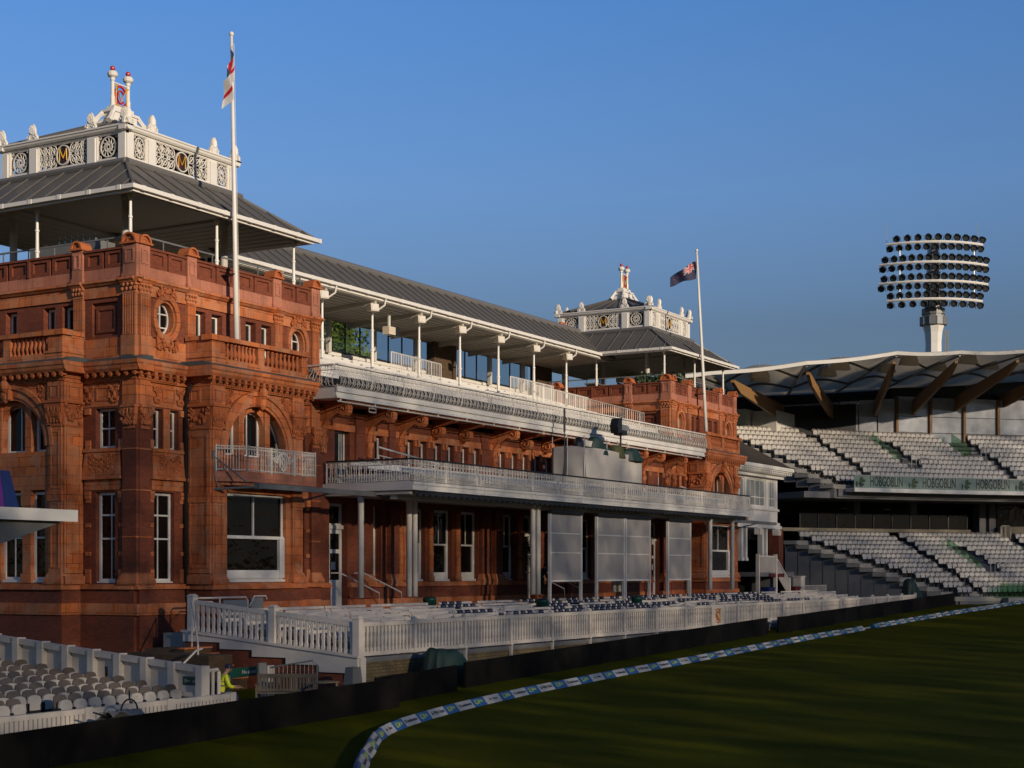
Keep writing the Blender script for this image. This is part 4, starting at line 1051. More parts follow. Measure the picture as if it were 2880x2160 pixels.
flagpole(51.5, -.6, 11.2, 24.0, -1.7, 'white flagpole on the far right tower, carrying the blue flag')
def flag_mesh(fn, col, nu, nv):
    m = MB()
    R = [[m.P(*fn(i/nu, j/nv)) for j in range(nv+1)] for i in range(nu+1)]
    for i in range(nu):
        for j in range(nv):
            m.cm = col((i + .5)/nu, (j + .5)/nv); m.F(R[i][j], R[i+1][j], R[i+1][j+1], R[i][j+1])
    m.cm = 1
    return m
def drop(u, v):   # u along the fly, v down the hoist: hangs limp beside the pole
    x = -.06 - .22*u*(1 - .15*v) - .10*sin(v*5 + u*9)*u - .22*u*u; z = 23.95 - 1.15*v - 1.55*u**1.25; y = -.72 + .17*sin(u*13 + v*2.0)*(.3 + u)
    return (4.57 + x, y, z)
m = flag_mesh(drop, lambda u, v: 1 if (.40 < v < .60 or .42 < u < .58) else 0, 30, 24)
o = obj('flag', m, [M['flagw'], M['red']], None, True, recalc=False); o['label'] = 'white flag with a red cross hanging limp from the near flagpole'; o['category'] = 'flag'
def fly(u, v):
    z = 23.45 - 1.15*v*(1 - .45*u) - 1.05*u**1.2 + .05*sin(u*9 + v*3); w = .14*sin(u*9 + v*2.2)*(.2 + u)
    return (50.02 - .08*v - .85*u + w, -.5 + 1.45*u + w*.5, z)
def jack(u, v):
    if u < .5 and v < .52:
        a, b = u/.5 - .5, v/.52 - .5
        if abs(a) < .07 or abs(b) < .09: return 2
        if abs(a) < .12 or abs(b) < .16: return 0
        if abs(abs(a) - abs(b)) < .05: return 2
        if abs(abs(a) - abs(b)) < .11: return 0
        return 1
    for c in ((.76, .22), (.76, .78), (.68, .5), (.86, .44)):
        if hypot((u - c[0])*1.7, v - c[1]) < .03: return 2
    return 1
m = flag_mesh(fly, jack, 44, 30)
o = obj('flag', m, [M['flagw'], M['navy'], M['red']], None, True, recalc=False); o['label'] = 'dark blue ensign with a red and white canton flying from the far flagpole'; o['category'] = 'flag'
# ------------------------------------------------------------------ terrace in front of the pavilion
TER = thing('spectator_terrace', 'stepped white spectator terrace on brick walls in front of the pavilion', 'terrace')
FX0, FX1, FY = .27, 67.8, -9.6
def fz(y): return 1.42 + .098 * (y + 2.6)
m = MB(); k = 0
yy = [-9.5 + .95*i for i in range(9)]
for y in yy: m.box(FX0 + .1, FX1 + 3, y, min(y + .96, -.26), -1.5, fz(y + .9) - .12)
obj('terrace_step', m, M['conc'], TER)
m = MB(); m.box(FX0 + .1, FX1, -9.5 - .06, -9.5 - .01, -1.2, .72); obj('retaining_wall', m, M['stock'], TER)
m = MB(); m.box(FX0 + .2, FX1, -9.6, -9.48, .62, .78); obj('wall_coping', m, M['gconc'], TER)
m = MB(); m.prism([(-9.5, -1.2), (-2.2, -1.2), (-2.2, 1.2), (-3.84, 1.2), (-3.84, .97), (-5.28, .97), (-5.28, .74), (-6.75, .74), (-6.75, .53), (-8.15, .53), (-8.15, .3), (-9.5, .3)], .12, .34, 0); obj('side_wall', m, M['dbrick'] if False else M['brick'], TER)
m = MB()
st = [(-9.75, .05), (-9.75, .80), (-2.15, 1.53), (-2.15, 1.19), (-3.84, 1.19), (-3.84, .96), (-5.28, .96), (-5.28, .73), (-6.75, .73), (-6.75, .52), (-8.15, .52), (-8.15, .29), (-9.3, .29), (-9.3, .05)]
# stepped white stringer
m.prism(st, .04, .119, 0); m.prism([(-9.8, .80), (-9.8, .87), (-2.1, 1.60), (-2.1, 1.53)], -.02, .36, 0)
obj('stringer', m, M['fence'], TER)
m = MB(); m.box(FX0 - .16, FX0 + .16, -9.82, -9.5, -.75, .8); obj('corner_pier', m, M['fence'], TER)
# picket fence
FEN = thing('picket_fence', 'long white picket fence along the front of the spectator terrace', 'fence')
def picket(mb, x, y, z0, h, w=.07, t=.035, n=0):
    P = [(0, w*.9), (.12, w*.9), (.2, w*.55), (.5, w*.85), (.62, w*.5), (.7, w*.55), (.76, w*.9), (1, w*.9)]
    pts = [(-a, f*h) for f, a in P] + [(a, f*h) for f, a in P[::-1]]
    if n == 0: mb.prism([(x + a, z0 + z) for a, z in pts], y - t, y + t)
    else: mb.prism([(y + a, z0 + z) for a, z in pts], x - t, x + t, 0)
npan = 20; Lp = (FX1 - FX0) / npan
m = MB()
for i in range(14): picket(m, .2 + (Lp - .35) * (i + .5)/14, 0, .12, .9)
m.box(.08, Lp - .08, -.05, .05, 0, .13); m.box(.08, Lp - .08, -.07, .07, .99, 1.13)
me = mesh('panel', m); me.materials.append(M['fence'])
m = MB(); m.box(-.085, .085, -.085, .085, -.02, 1.2); m.lathe([(.11,0),(.10,.03),(.0,.07)], 0, 0, 1.2, 8); me2 = mesh('post', m); me2.materials.append(M['fence'])
for i in range(npan + 1):
    z = .84 + .002 * i
    if i < npan: obj('panel', me, None, FEN, loc=(FX0 + i*Lp, FY, z))
    obj('post', me2, None, FEN, loc=(FX0 + i*Lp, FY, z))
    if i > 1:
        q = MB(); q.box(-.05, .05, -.1, .0, gz(FX0 + i*Lp) - z, -.02); q.box(-.05, .05, -.12, .1, -.06, .0); obj('post_foot', q, M['fence'], FEN, loc=(FX0 + i*Lp, FY, z))
T = TF(FY - .0)
m = MB(); m.box(30.4, 32.0, FY - .11, FY - .071, .95, 1.9); g = obj('gate_board', m, M['fence'], FEN)
m = MB(T); m.ring(31.2, 1.42, .33, .38, .115, .13, .6, 5.7, 18, .8, 1); m.ring(31.2, 1.42, .18, .24, .115, .135, .6, 5.7, 18, .8, 1); obj('club_emblem', m, M['red'], g)
m = MB(T); strokes(m, LM, 31.2, 1.42, .7, .13, .025); obj('club_emblem', m, M['gold'], g)
# raked balustrade at the near end
SB = thing('raked_balustrade', 'sloping white balustrade with turned pickets at the near end of the terrace', 'balustrade')
for a, b in ((-9.6, -6.05), (-6.05, -2.4)):
    m = MB(); n = 14
    za, zb = .87 + (a + 9.6)*.096, .87 + (b + 9.6)*.096
    m.hexa([(.27 - .06, a + .12, za + .95), (.27 + .06, a + .12, za + .95), (.27 + .06, b - .12, zb + .95), (.27 - .06, b - .12, zb + .95), (.27 - .06, a + .12, za + 1.1), (.27 + .06, a + .12, za + 1.1), (.27 + .06, b - .12, zb + 1.1), (.27 - .06, b - .12, zb + 1.1)])
    for i in range(n):
        y = a + .25 + (b - a - .5)*i/(n-1); picket(m, .27, y, za + (y - a)*.096 + .02, .95, .075, .035, 1)
    obj('panel', m, M['fence'], SB)
for y in (-9.6, -6.05, -2.4):
    m = MB(); z = .80 + (y + 9.6)*.096; m.box(.14, .40, y - .13, y + .13, z, z + 1.3); m.frus((.11, .43, y - .16, y + .16), (.2, .34, y - .07, y + .07), z + 1.3, z + 1.38); obj('post', m, M['fence'], SB)
# barrier and little gate behind it
GT = thing('crowd_gate', 'white tubular gate with grey panels at the head of the terrace steps', 'gate', (1.0, -1.75, 1.35))
m = MB(); m.tube([(0, 0, 0), (0, 0, 1.25), (.1, 0, 1.35), (3.0, 0, 1.35), (3.1, 0, 1.25), (3.1, 0, 0)], .035, 6); m.tube([(1.5, 0, 1.35), (1.5, 0, 0)], .03, 5); m.tube([(.3, 0, 1.05), (.5, 0, 1.22), (1.1, 0, 1.2)], .03, 5); m.tube([(3.2, 0, 1.0), (3.5, 0, 1.38), (4.2, 0, 1.38), (4.25, 0, 1.25)], .03, 5); obj('frame', m, M['iron'], GT)
m = MB(); m.box(1.7, 3.05, -.02, .02, .1, 1.25); m.box(3.3, 4.0, -.02, .02, .1, 1.32); obj('grey_panel', m, M['steel'], GT)
m = MB(); m.tube([(2.2, -.04, .7), (2.6, -.05, .95), (3.0, -.04, .7)], .07, 5); m.sph((2.6, -.05, .8), .16, .05, .2); obj('crest', m, M['gold'], GT)
# ------------------------------------------------------------------ benches with blue covers
GB = 'white slatted benches in rows on the terrace'
def bench_proto(L):
    t = thing('bench', 'white slatted bench in the rows on the terrace before the pavilion', 'bench', (0,0,0), 0, GB)
    m = MB(); m.box(0, L, 0, .13, .42, .46); m.box(0, L, .15, .28, .42, .46); m.box(0, L, .30, .40, .42, .46); obj('seat', m, M['benchp'], t)
    m = MB(); m.hexa([(0,.395,.56),(L,.395,.56),(L,.425,.56),(0,.425,.56),(0,.42,.70),(L,.42,.70),(L,.45,.70),(0,.45,.70)]); m.hexa([(0,.44,.80),(L,.44,.80),(L,.47,.80),(0,.47,.80),(0,.46,.90),(L,.46,.90),(L,.49,.90),(0,.49,.90)]); obj('backrest', m, M['benchp'], t)
    for x in (.1, L/2, L - .16):
        m = MB(); m.box(x, x + .06, .03, .09, -.1, .42); m.box(x, x + .06, .34, .42, -.1, .42); m.hexa([(x,.40,.42),(x+.06,.40,.42),(x+.06,.46,.42),(x,.46,.42),(x,.49,.88),(x+.06,.49,.88),(x+.06,.53,.88),(x,.53,.88)]); obj('leg', m, M['benchp'], t)
    return t
def nm(i): return ['front', 'second', 'third', 'fourth', 'fifth', 'sixth', 'seventh', 'back'][i]
rb = random.Random(4); protos = {}
COV = []
for r in range(8):
    y = -9.25 + .93*r; x = FX0 + .5 + rb.uniform(0, .6) + (2.6 if r == 7 else 0); z = fz(y) - .02
    while x < 66:
        L = rb.choice((2.8, 3.6, 3.6, 4.4))
        if L not in protos: protos[L] = bench_proto(L); o = protos[L]
        else: o = dup(protos[L])
        o.location = (x, y, z + .001*rb.random())
        if rb.random() < .12: o.location.y += rb.uniform(-.1, .05); o.rotation_euler.z = rb.uniform(-.012, .012)
        far = x > 13.5 - .0*r and x < 54 and r >= 2
        if far and rb.random() < .8:
            n = int(L/.62)
            for k in range(n):
                if rb.random() < .94: COV.append((x + .2 + k*.62, y, z, r))
        x += L + rb.choice((.08, .08, .5, .9))
m = MB(); w = .42
m.hexa([(0,.385,.70),(w,.385,.70),(w,.405,.70),(0,.405,.70),(0,.44,.925),(w,.44,.925),(w,.46,.925),(0,.46,.925)]); m.box(0, w, .44, .515, .905, .925); m.box(0, w, .50, .52, .7, .905)
m.cm = 1
for i, ww in enumerate((.05, .03, .05, .04)): 
    x = .13 + .055*i; m.hexa([(x,.405,.82),(x+ww*.6,.405,.82),(x+ww*.6,.412,.82),(x,.412,.82),(x,.414,.86),(x+ww*.6,.414,.86),(x+ww*.6,.42,.86),(x,.42,.86)])
cov = mesh('bench_cover', m); cov.materials.append(M['navy']); cov.materials.append(M['steel'])
rb.shuffle(COV)
for x, y, z, r in COV[:290]:
    o = obj('bench_cover', cov, None, None, loc=(x, y, z)); o['label'] = 'navy cloth cover with pale lettering folded over a white bench back on the terrace'; o['category'] = 'cover'; o['group'] = 'navy covers on the bench backs'
for x, y, lab in ((16.1, -2.2, 'dark green bin beside the double canopy posts'), (23.2, -4.0, 'dark green tub at the foot of the posts left of the first blind'), (33.3, -4.2, 'dark green tub below the middle pair of blinds')):
    t = thing('bin', lab, 'bin', (x, y, fz(y) + .1)); m = MB(); m.lathe([(.26,0),(.3,.8),(.32,.82),(.32,.9),(.25,.95)], 0, 0, 0, 14); obj('body', m, M['green'], t, True)
    m = MB(); m.lathe([(.27,0),(.24,.02),(.0,.06)], 0, 0, .95, 14); obj('lid', m, M['green'], t)
# ------------------------------------------------------------------ blinds (sight screens) under and on the canopy
for a, b, lab in ((23.95, 27.2, 'tall white roller blind, leftmost of the four, beside the door posts'), (28.95, 32.1, 'white roller blind, left one of the close middle pair'), (32.3, 35.3, 'white roller blind, right one of the close middle pair'), (37.75, 40.85, 'white roller blind standing alone on the far right')):
    t = thing('roller_blind', lab, 'blind', (a, -4.0, 0), 0, 'white roller blinds hung from the canopy'); L = b - a
    m = MB(); m.slab(lambda u, v: (L*u, .03*sin(u*11) * v, 6.42 - 3.18*v), 14, 3, (0, .015, 0)); obj('fabric', m, M['blind'], t)
    m = MB()
    for z in (5.5, 4.55): m.box(.03, L - .03, -.03, -.004, z, z + .05)
    m.box(0, L, -.05, .05, 3.16, 3.24); obj('batten', m, M['white'], t)
    m = MB(); m.tube([(0, 0, 6.55), (L + .15, 0, 6.55)], .12, 10); obj('roller_box', m, M['black'], t)
    for x in (0, L): m = MB(); m.box(x - .05, x + .05, -.07, .07, 2.2 if x else 2.2, 6.45); obj('guide_post', m, M['white'], t)
t = thing('sight_screen', 'big white canvas screen draped over scaffolding on the canopy balcony', 'screen', (28.75, -3.5, 0))
m = MB(); m.slab(lambda u, v: (6.75*u, .05*sin(u*19)*v + .04*sin(u*7), 9.98 + .06*sin(u*6) - 2.4*v), 40, 6, (0, .03, 0)); obj('front_sheet', m, M['sheet'], t)
m = MB(); m.slab(lambda u, v: (-.1*u + .09*sin(u*8 + v*3)*v, 1.9*u, 9.98 + .05*u - 2.4*v + .10*sin(u*3.1)), 18, 8, (-.03, 0, 0)); obj('side_sheet', m, M['sheet'], t, True)
m = MB()
for x, y in ((0, .1), (0, 1.95), (2.6, .1), (3.9, .1), (5.0, .1), (6.6, .1), (-.15, 1.0)): m.tube([(x, y, 7.35), (x, y, 10.6 if x < 6 else 10.2)], .03, 5)
obj('scaffold_pole', m, M['steel'], t)
def tarp(name, label, cat, loc, s, mat, seed=0, n=(22, 14)):
    rr = random.Random(seed); ph = [rr.uniform(0, 6) for _ in range(4)]
    def fn(u, v):
        a = 2*pi*u; q = v**.62; fold = (.07*sin(9*a + ph[0]) + .05*sin(14*a + ph[1])) * v**2
        x, y = cos(a)*q*(1 + fold), sin(a)*q*(1 + fold)
        H = 1 - .42*(1/(1 + math.exp(-9*(x - .05)))) + .12*sin(x*5 + ph[2])
        return (s[0]*.5*x, s[1]*.5*y, s[2]*max(0, H)*(1 - v**5) + .03*s[2]*sin(a*7 + ph[3])*v*(1 - v))
    m = MB(); m.grid(fn, n[0], n[1]); o = obj(name, m, mat, None, True, loc=loc); o['label'] = label; o['category'] = cat
    return o
tarp('covered_equipment', 'dark green tarpaulin over equipment on the grass behind the boards, near the fence corner', 'tarpaulin', (4.4, -10.55, gz(4.4) - .05), (3.0, 1.2, 1.45), M['tarp'], 2, (40, 16))
tarp('covered_equipment', 'dark green tarpaulin over equipment beyond the far end of the white fence', 'tarpaulin', (69.2, -9.0, gz(69) - .1), (3.2, 1.4, 2.0), M['tarp'], 5, (40, 14))
tarp('covered_camera', 'green canvas cover on the canvas screen, left one, beside a white camera hood', 'cover', (31.1, -3.0, 9.75), (2.4, 1.0, .85), M['tarp'], 7)
tarp('covered_camera', 'olive canvas cover on the canvas screen, between the two green covers', 'cover', (32.9, -3.2, 9.7), (1.3, .9, .75), M['olive'], 8)
tarp('covered_camera', 'green canvas cover on the right end of the canvas screen', 'cover', (34.5, -3.3, 9.62), (2.2, 1.0, .75), M['tarp'], 9)
t = thing('television_camera', 'black television camera with a grey hood on a pole above the canvas screen', 'camera', (33.2, -3.3, 10.1))
m = MB(); m.tube([(0,0,-.5),(0,0,.9)], .05, 6); m.box(-.35, .3, -.25, .25, .85, 1.1); obj('pedestal', m, M['black'], t)
m = MB(); m.box(-.3, .5, -.22, .22, 1.1, 1.4); m.box(.5, .75, -.16, .16, 1.15, 1.35); obj('body', m, M['steel'], t)
m = MB(); m.prism([(-.75, .9), (-.35, 1.0), (-.32, 1.75), (-.7, 1.7), (-.9, 1.3)], -.25, .2); obj('monitor_hood', m, M['black'], t)
t = thing('camera_hood', 'white metal camera housing at the left end of the canvas screen', 'camera', (29.6, -2.9, 10.0))
m = MB(); m.box(-.2, 1.4, -.25, .25, .12, .42); m.box(1.4, 1.5, -.3, .3, .1, .45); obj('housing', m, M['iron'], t); m = MB(); m.sph((-.5, 0, .1), .38, .3, .5); obj('lens_cover', m, M['black'], t, True); m = MB(); m.box(.3, .5, -.06, .06, -.3, .12); obj('mount', m, M['steel'], t)
t = thing('antenna', 'thin black antenna pole beside the canvas screen', 'antenna', (28.3, -2.5, 7.4)); m = MB(); m.tube([(0,0,0),(0,0,4.6)], .03, 5); m.tube([(0,0,3.4),(0,0,4.6)], .06, 5); obj('pole', m, M['black'], t); m = MB(); m.box(-.2,.2,-.2,.2,0,.04); obj('foot', m, M['black'], t)
# hanging basket near the door
t = thing('hanging_basket', 'hanging basket of leafy plants with red flowers beside the pavilion door', 'hanging basket', (25.1, -2.3, 4.9)); rr = random.Random(3)
m = MB(); m.lathe([(.05,-.3),(.25,-.15),(.32,0),(.3,.02)], 0, 0, 0, 10); m.tube([(0,0,0),(0,0,1.9)], .015, 4); obj('basket', m, M['dark'], t)
m = MB()
for i in range(420):
    a, q = rr.uniform(0, 6.28), rr.random(); r = .48*sqrt(q); z = rr.uniform(-1.1, .45)*(1 - .5*q); c = Vector((r*cos(a), r*sin(a), z)); u = Vector((rr.uniform(-1,1), rr.uniform(-1,1), rr.uniform(-1,1))).normalized()*.07; v = u.cross(Vector((rr.random(), rr.random(), 1))).normalized()*.04
    k = [m.P(*(c + p)) for p in (-u, v, u, -v)]; m.cm = 1 if rr.random() < .06 else 0; m.F(*k)
obj('plants', m, [M['dleaf'], M['flower']], t, recalc=False)
# ------------------------------------------------------------------ perimeter boards
GBO = 'black perimeter boards along the boundary'
def board(pts, h, lab, names=None):
    t = thing('perimeter_board', lab, 'board', (pts[0][0], pts[0][1], 0), 0, GBO); ox, oy = pts[0]
    for (a, b) in zip(pts, pts[1:]):
        L = hypot(b[0]-a[0], b[1]-a[1]); n = max(1, round(L / 6)); dx, dy = (b[0]-a[0])/L, (b[1]-a[1])/L; nx, ny = -dy, dx
        for i in range(n):
            p0 = (a[0] + (b[0]-a[0])*i/n, a[1] + (b[1]-a[1])*i/n); p1 = (p0[0] + dx*(L/n - .015), p0[1] + dy*(L/n - .015))
            m = MB(); q = [(p0[0] - ox, p0[1] - oy), (p1[0] - ox, p1[1] - oy), (p1[0] - ox + nx*.08, p1[1] - oy + ny*.08), (p0[0] - ox + nx*.08, p0[1] - oy + ny*.08)]
            za, zb = gz(p0[0]), gz(p1[0]); zs = (za, zb, zb, za)
            m.hexa([(*c, z - .02) for c, z in zip(q, zs)] + [(*c, z + h) for c, z in zip(q, zs)]); obj('board_panel', m, M['board'], t)
            m = MB(); c = ((p0[0]+p1[0])/2 - ox + nx*.08, (p0[1]+p1[1])/2 - oy + ny*.08); zz = gz((p0[0]+p1[0])/2)
            m.tube([(c[0], c[1], zz + h*.8), (c[0] + nx*.5, c[1] + ny*.5, zz)], .02, 4); obj('prop', m, M['black'], t)
board([(-24, -13.6), (-17.07, -13.49), (-2.97, -13.46)], .90, 'long black board in front of the near left seats and picket wall')
board([(-2.96, -12.6), (2.2, -12.3)], .87, 'black board in front of the green tarpaulin, left of the first gap')
board([(3.31, -11.94), (20, -11.3), (35.65, -10.69)], .87, 'long black board running along the white fence, between the two gaps')
board([(36.82, -10.85), (38.3, -11.1)], .87, 'short black board turned out at the second gap')
board([(38.5, -10.95), (58, -10.7), (77.65, -10.52)], .87, 'long black board in front of the far half of the white fence')
board([(89.5, -14.0), (97, -17.5)], 1.0, 'black board at the right edge in front of the far stand')
# ------------------------------------------------------------------ boundary markers
rope = [(-15.2, -20.6), (-14.03, -19.77), (-12.15, -18.63), (-10.32, -17.54), (-8.81, -16.78), (-7.36, -16.3), (-5.15, -15.82), (-2.38, -15.35), (2.09, -14.89), (8.36, -14.62), (17.29, -14.41), (31.64, -13.98), (39.24, -14.08), (42.97, -13.98), (53.27, -14.0), (60.95, -14.05), (80.1, -14.5), (100, -16.5)]
def along(d):
    for a, b in zip(rope, rope[1:]):
        L = hypot(b[0]-a[0], b[1]-a[1])
        if d <= L: return (a[0] + (b[0]-a[0])*d/L, a[1] + (b[1]-a[1])*d/L)
        d -= L
    return None
UP = Vector((0, .17, .205)).normalized(); NR = Vector((0, -.205, .17)).normalized()
def slope_text(body, size, L, sx, shear=0.0):
    me = text_mesh(body, size, .004, 'CENTER', sx, shear)
    for v in me.vertices:
        x, y, z = v.co; p = Vector((L/2 + x, -.16, .1225)) + UP * y * .92 + NR * (.006 + z); v.co = p
    return me
def wedge(L):
    m = MB(); m.prism([(-.25, 0), (-.245, .02), (-.075, .225), (-.06, .232), (-.03, .225), (.10, 0)], .006, L - .006, 0); return m
LB_, LW_ = .92, 1.12
wb = mesh('marker', wedge(LB_)); ww = mesh('marker', wedge(LW_))
txt = {'lv': slope_text('LV=', .25, LB_, 1.35), 'a': slope_text('LV.com/insurance', .155, LW_, .84, .15), 'b': slope_text('In With Heart', .17, LW_, .95, .2), 'c': slope_text('Car   Home', .125, LW_, 1.0)}
for k in txt: txt[k].materials.append(M['lime'] if k == 'lv' else M['ink'])
wb.materials.append(M['blue']); ww.materials.append(M['vinyl'])
mi = 0; d = 0.0; seq = ['a', 'b', 'a', 'c']
ll = {'lv': ('blue foam boundary marker lettered in lime', 'blue markers along the boundary'), 'a': ('white foam boundary marker with a slanted grey web address', 'white markers with a web address'), 'b': ('white foam boundary marker with a slanted grey slogan', 'white markers with a slogan'), 'c': ('white foam boundary marker with two small grey words', 'white markers with two words')}
while True:
    k = 'lv' if mi % 2 == 0 else seq[(mi // 2) % 4]; L = LB_ if k == 'lv' else LW_
    a, b = along(d), along(d + L)
    if b is None: break
    rz = math.atan2(b[1]-a[1], b[0]-a[0])
    if not (40.2 < a[0] < 42.6):
        t = thing('boundary_marker', ll[k][0], 'boundary marker', (a[0], a[1], (gz(a[0]) + gz(b[0]))/2 - .005), rz + (random.uniform(-.03, .03) if a[0] < 46 else random.uniform(-.10, .10)), ll[k][1])
        t.rotation_euler.y = -.0205
        obj('foam_body', wb if k == 'lv' else ww, None, t); obj('lettering', txt[k], None, t)
    d += L + (.0 if mi % 2 else .012); mi += 1
t = MB(); t.tube([(40.2, -14.05, gz(40) + .05), (41.4, -13.95, gz(41.4) + .05), (42.7, -14.0, gz(42.6) + .06)], .05, 6); o = obj('boundary_rope', t, M['vinyl']); o['label'] = 'bare white rope closing the gap in the line of foam markers'; o['category'] = 'rope'
# ------------------------------------------------------------------ near left seating
LS = thing('lower_stand', 'small white lower stand of seats at the left with a panelled end wall', 'stand')
m = MB()
for r in range(-1, 9): m.box(-26, -9.85, -11.35 + .95*r, -10.41 + .95*r, -1.3, -.22 + .085*r)
obj('terrace_step', m, M['conc'], LS)
m = MB(); m.prism([(-11.7, -.9), (-11.7, .95), (-3.4, 1.68), (-3.4, -.9)], -9.78, -9.70, 0); obj('end_wall', m, M['fence'], LS)
m = MB()
m.prism([(-11.7, .93), (-11.7, 1.09), (-3.4, 1.83), (-3.4, 1.67)], -9.92, -9.66, 0)
obj('wall_coping', m, M['fence'], LS)
for i in range(9):
    y = -11.65 + 1.0*i; zt = 1.06 + .089*(y + 11.7)
    m = MB(); m.box(-9.97, -9.64, y - .11, y + .11, -.8, zt + .06); m.box(-9.92, -9.70, y + .12, y + .88, zt - .78, zt - .66) ; obj('wall_post', m, M['fence'], LS)
m = MB(); m.box(-9.785, -9.779, -8.15, -8.05, .35, 1.0); obj('rust_streak', m, M['rust'], LS)
m = MB(); m.box(-9.80, -9.785, -11.55, -10.95, .58, .82); sg = obj('exit_sign', m, M['green'], LS)
tm = text_mesh('Fire  exit', .13, .003)
for v in tm.vertices: x, y, z = v.co; v.co = (-9.803 - z, -11.25 - x, .70 + y)
tm.materials.append(M['vinyl']); obj('lettering', tm, None, sg)
PW = thing('picket_wall', 'low white slatted wall in front of the near left seats, above the black board', 'fence')
m = MB(); x = -24.0
m.box(-24, -8.85, -11.93, -11.79, .20, .33); m.box(-24, -8.85, -11.90, -11.82, -.75, -.60)
while x < -8.9: m.box(x, x + .105, -11.91, -11.81, -.6, .2); x += .145
obj('slats', m, M['fence'], PW)
for x in (-21, -17.4, -14.3, -11.4, -8.9): m = MB(); m.box(x - .12, x + .12, -11.97, -11.76, -1.0, .36); obj('post', m, M['fence'], PW)
# seats
def seat_shell(w, z0, z1, y0, lean, rnd, t=.035):
    P = [(-w*.42, z0), (w*.42, z0), (w*.5, z0 + .08), (w*.5, z1 - rnd), (w*.40, z1 - rnd*.25), (w*.15, z1), (-w*.15, z1), (-w*.40, z1 - rnd*.25), (-w*.5, z1 - rnd), (-w*.5, z0 + .08)]
    m = MB(lambda a, b, c: (a, b + (c - z0)*lean, c)); m.prism(P, y0, y0 + t); return m
def seat_proto(group, label):
    t = thing('stadium_chair', label, 'chair', (0, 0, 0), 0, group)
    obj('seat_back', seat_shell(.45, .40, .84, .06, .16, .12), M['seatb'], t)
    m = seat_shell(.44, .34, .715, -.10, .10, .13, .06); m.box(-.03, .03, -.125, -.115, .62, .64); obj('folded_seat', m, M['seatw'], t)
    m = MB(); m.box(-.2, .2, -.08, .12, .26, .32); m.box(-.04, .04, .0, .1, -.02, .28); m.box(-.225, -.2, -.12, .14, .30, .52); m.box(.2, .225, -.12, .14, .30, .52); obj('bracket', m, M['seatd'], t)
    return t
GS = 'folded seats in the near left stand'; p0 = None; LAB = 'folded white seat with taupe back in the near left stand below the pavilion'
for r in range(8):
    for k in range(17):
        x = -10.2 - .5*k - (.12 if r % 2 else 0); y = -11.0 + .95*r; z = -.22 + .085*r
        if r == 0 and k in (9, 10): continue
        if x < -16.3 + .75*r*.0 and r < 1 and k > 13: continue
        X, Y = x + 42.3, y + 40; dd = X*.8669 + Y*.4985; uu = (X*.4985 - Y*.8669)/dd
        if uu < -.345: continue
        if p0 is None: p0 = seat_proto(GS, LAB); o = p0
        else: o = dup(p0)
        o.location = (x, y, z); o.rotation_euler.z = random.uniform(-.03, .03)
# canopy at the left edge
CAN = thing('stand_canopy', 'white edged canopy with purple and blue banner jutting in at the left edge', 'canopy')
m = MB(); m.box(-24, -13.2, -10.35, -5.0, 4.97, 5.22); m.box(-24, -13.15, -10.42, -10.36, 4.95, 5.25); obj('fascia', m, M['white'], CAN)
m = MB(); m.prism([(-13.4, 4.965), (-24, 4.965), (-24, 2.6), (-15.5, 4.35)], -10.2, -5.2); obj('underside', m, M['grey'], CAN)
m = MB(); m.prism([(-14.9, 5.26), (-15.35, 5.26), (-15.5, 6.15), (-15.2, 6.15)], -10.2, -10.1); obj('banner', m, M['dblue'], CAN)
m = MB(); m.prism([(-15.36, 5.26), (-22, 5.26), (-22, 6.15), (-15.51, 6.15)], -10.2, -10.1); obj('banner', m, M['purple'], CAN)
m = MB(); m.box(-20.3, -20, -8, -7.7, -1, 4.9); obj('support_post', m, M['white'], CAN)
# things between the left stand and the terrace
t = thing('tubular_gate', 'white tubular gate at the end of the near left stand beside the guard', 'gate', (-9.55, -10.9, gz(-8)))
m = MB(); m.tube([(0,0,0),(0,0,1.35),(.1,.03,1.42),(1.75,.45,1.42),(1.85,.48,1.35),(1.85,.48,0)], .055, 6); m.tube([(1.0,.25,0),(1.0,.25,1.42)], .05, 6); m.tube([(1.5,.4,0),(1.5,.4,1.42)], .05, 6); obj('frame', m, M['fence'], t)
t = thing('crowd_barrier', 'grey steel crowd barrier standing against the brick side wall', 'barrier', (-3.9, -8.75, gz(-4))); dx, dy = .50, -.87
q = lambda a, z: (a*dx, a*dy, z)
m = MB(); m.tube([q(0,0), q(0,.95), q(.12,1.1), q(1.7,1.35), q(1.85,1.22), q(1.85,.15), q(0,.12)], .025, 6); 
for k in range(1, 14): m.tube([q(k*.132, .14), q(k*.132, 1.09 + .018*k)], .011, 4)
obj('frame', m, M['steel'], t)
t = thing('crowd_barrier', 'grey steel crowd barrier behind the guard, its top just showing', 'barrier', (-8.6, -8.9, gz(-8)))
m = MB(); m.tube([(0,0,0),(0,0,1.2),(.1,0,1.3),(2.0,.2,1.3),(2.1,.2,1.2),(2.1,.2,0)], .025, 6)
for k in range(1, 14): m.tube([(.15*k, .015*k, .1), (.15*k, .015*k, 1.3)], .011, 4)
obj('frame', m, M['steel'], t)
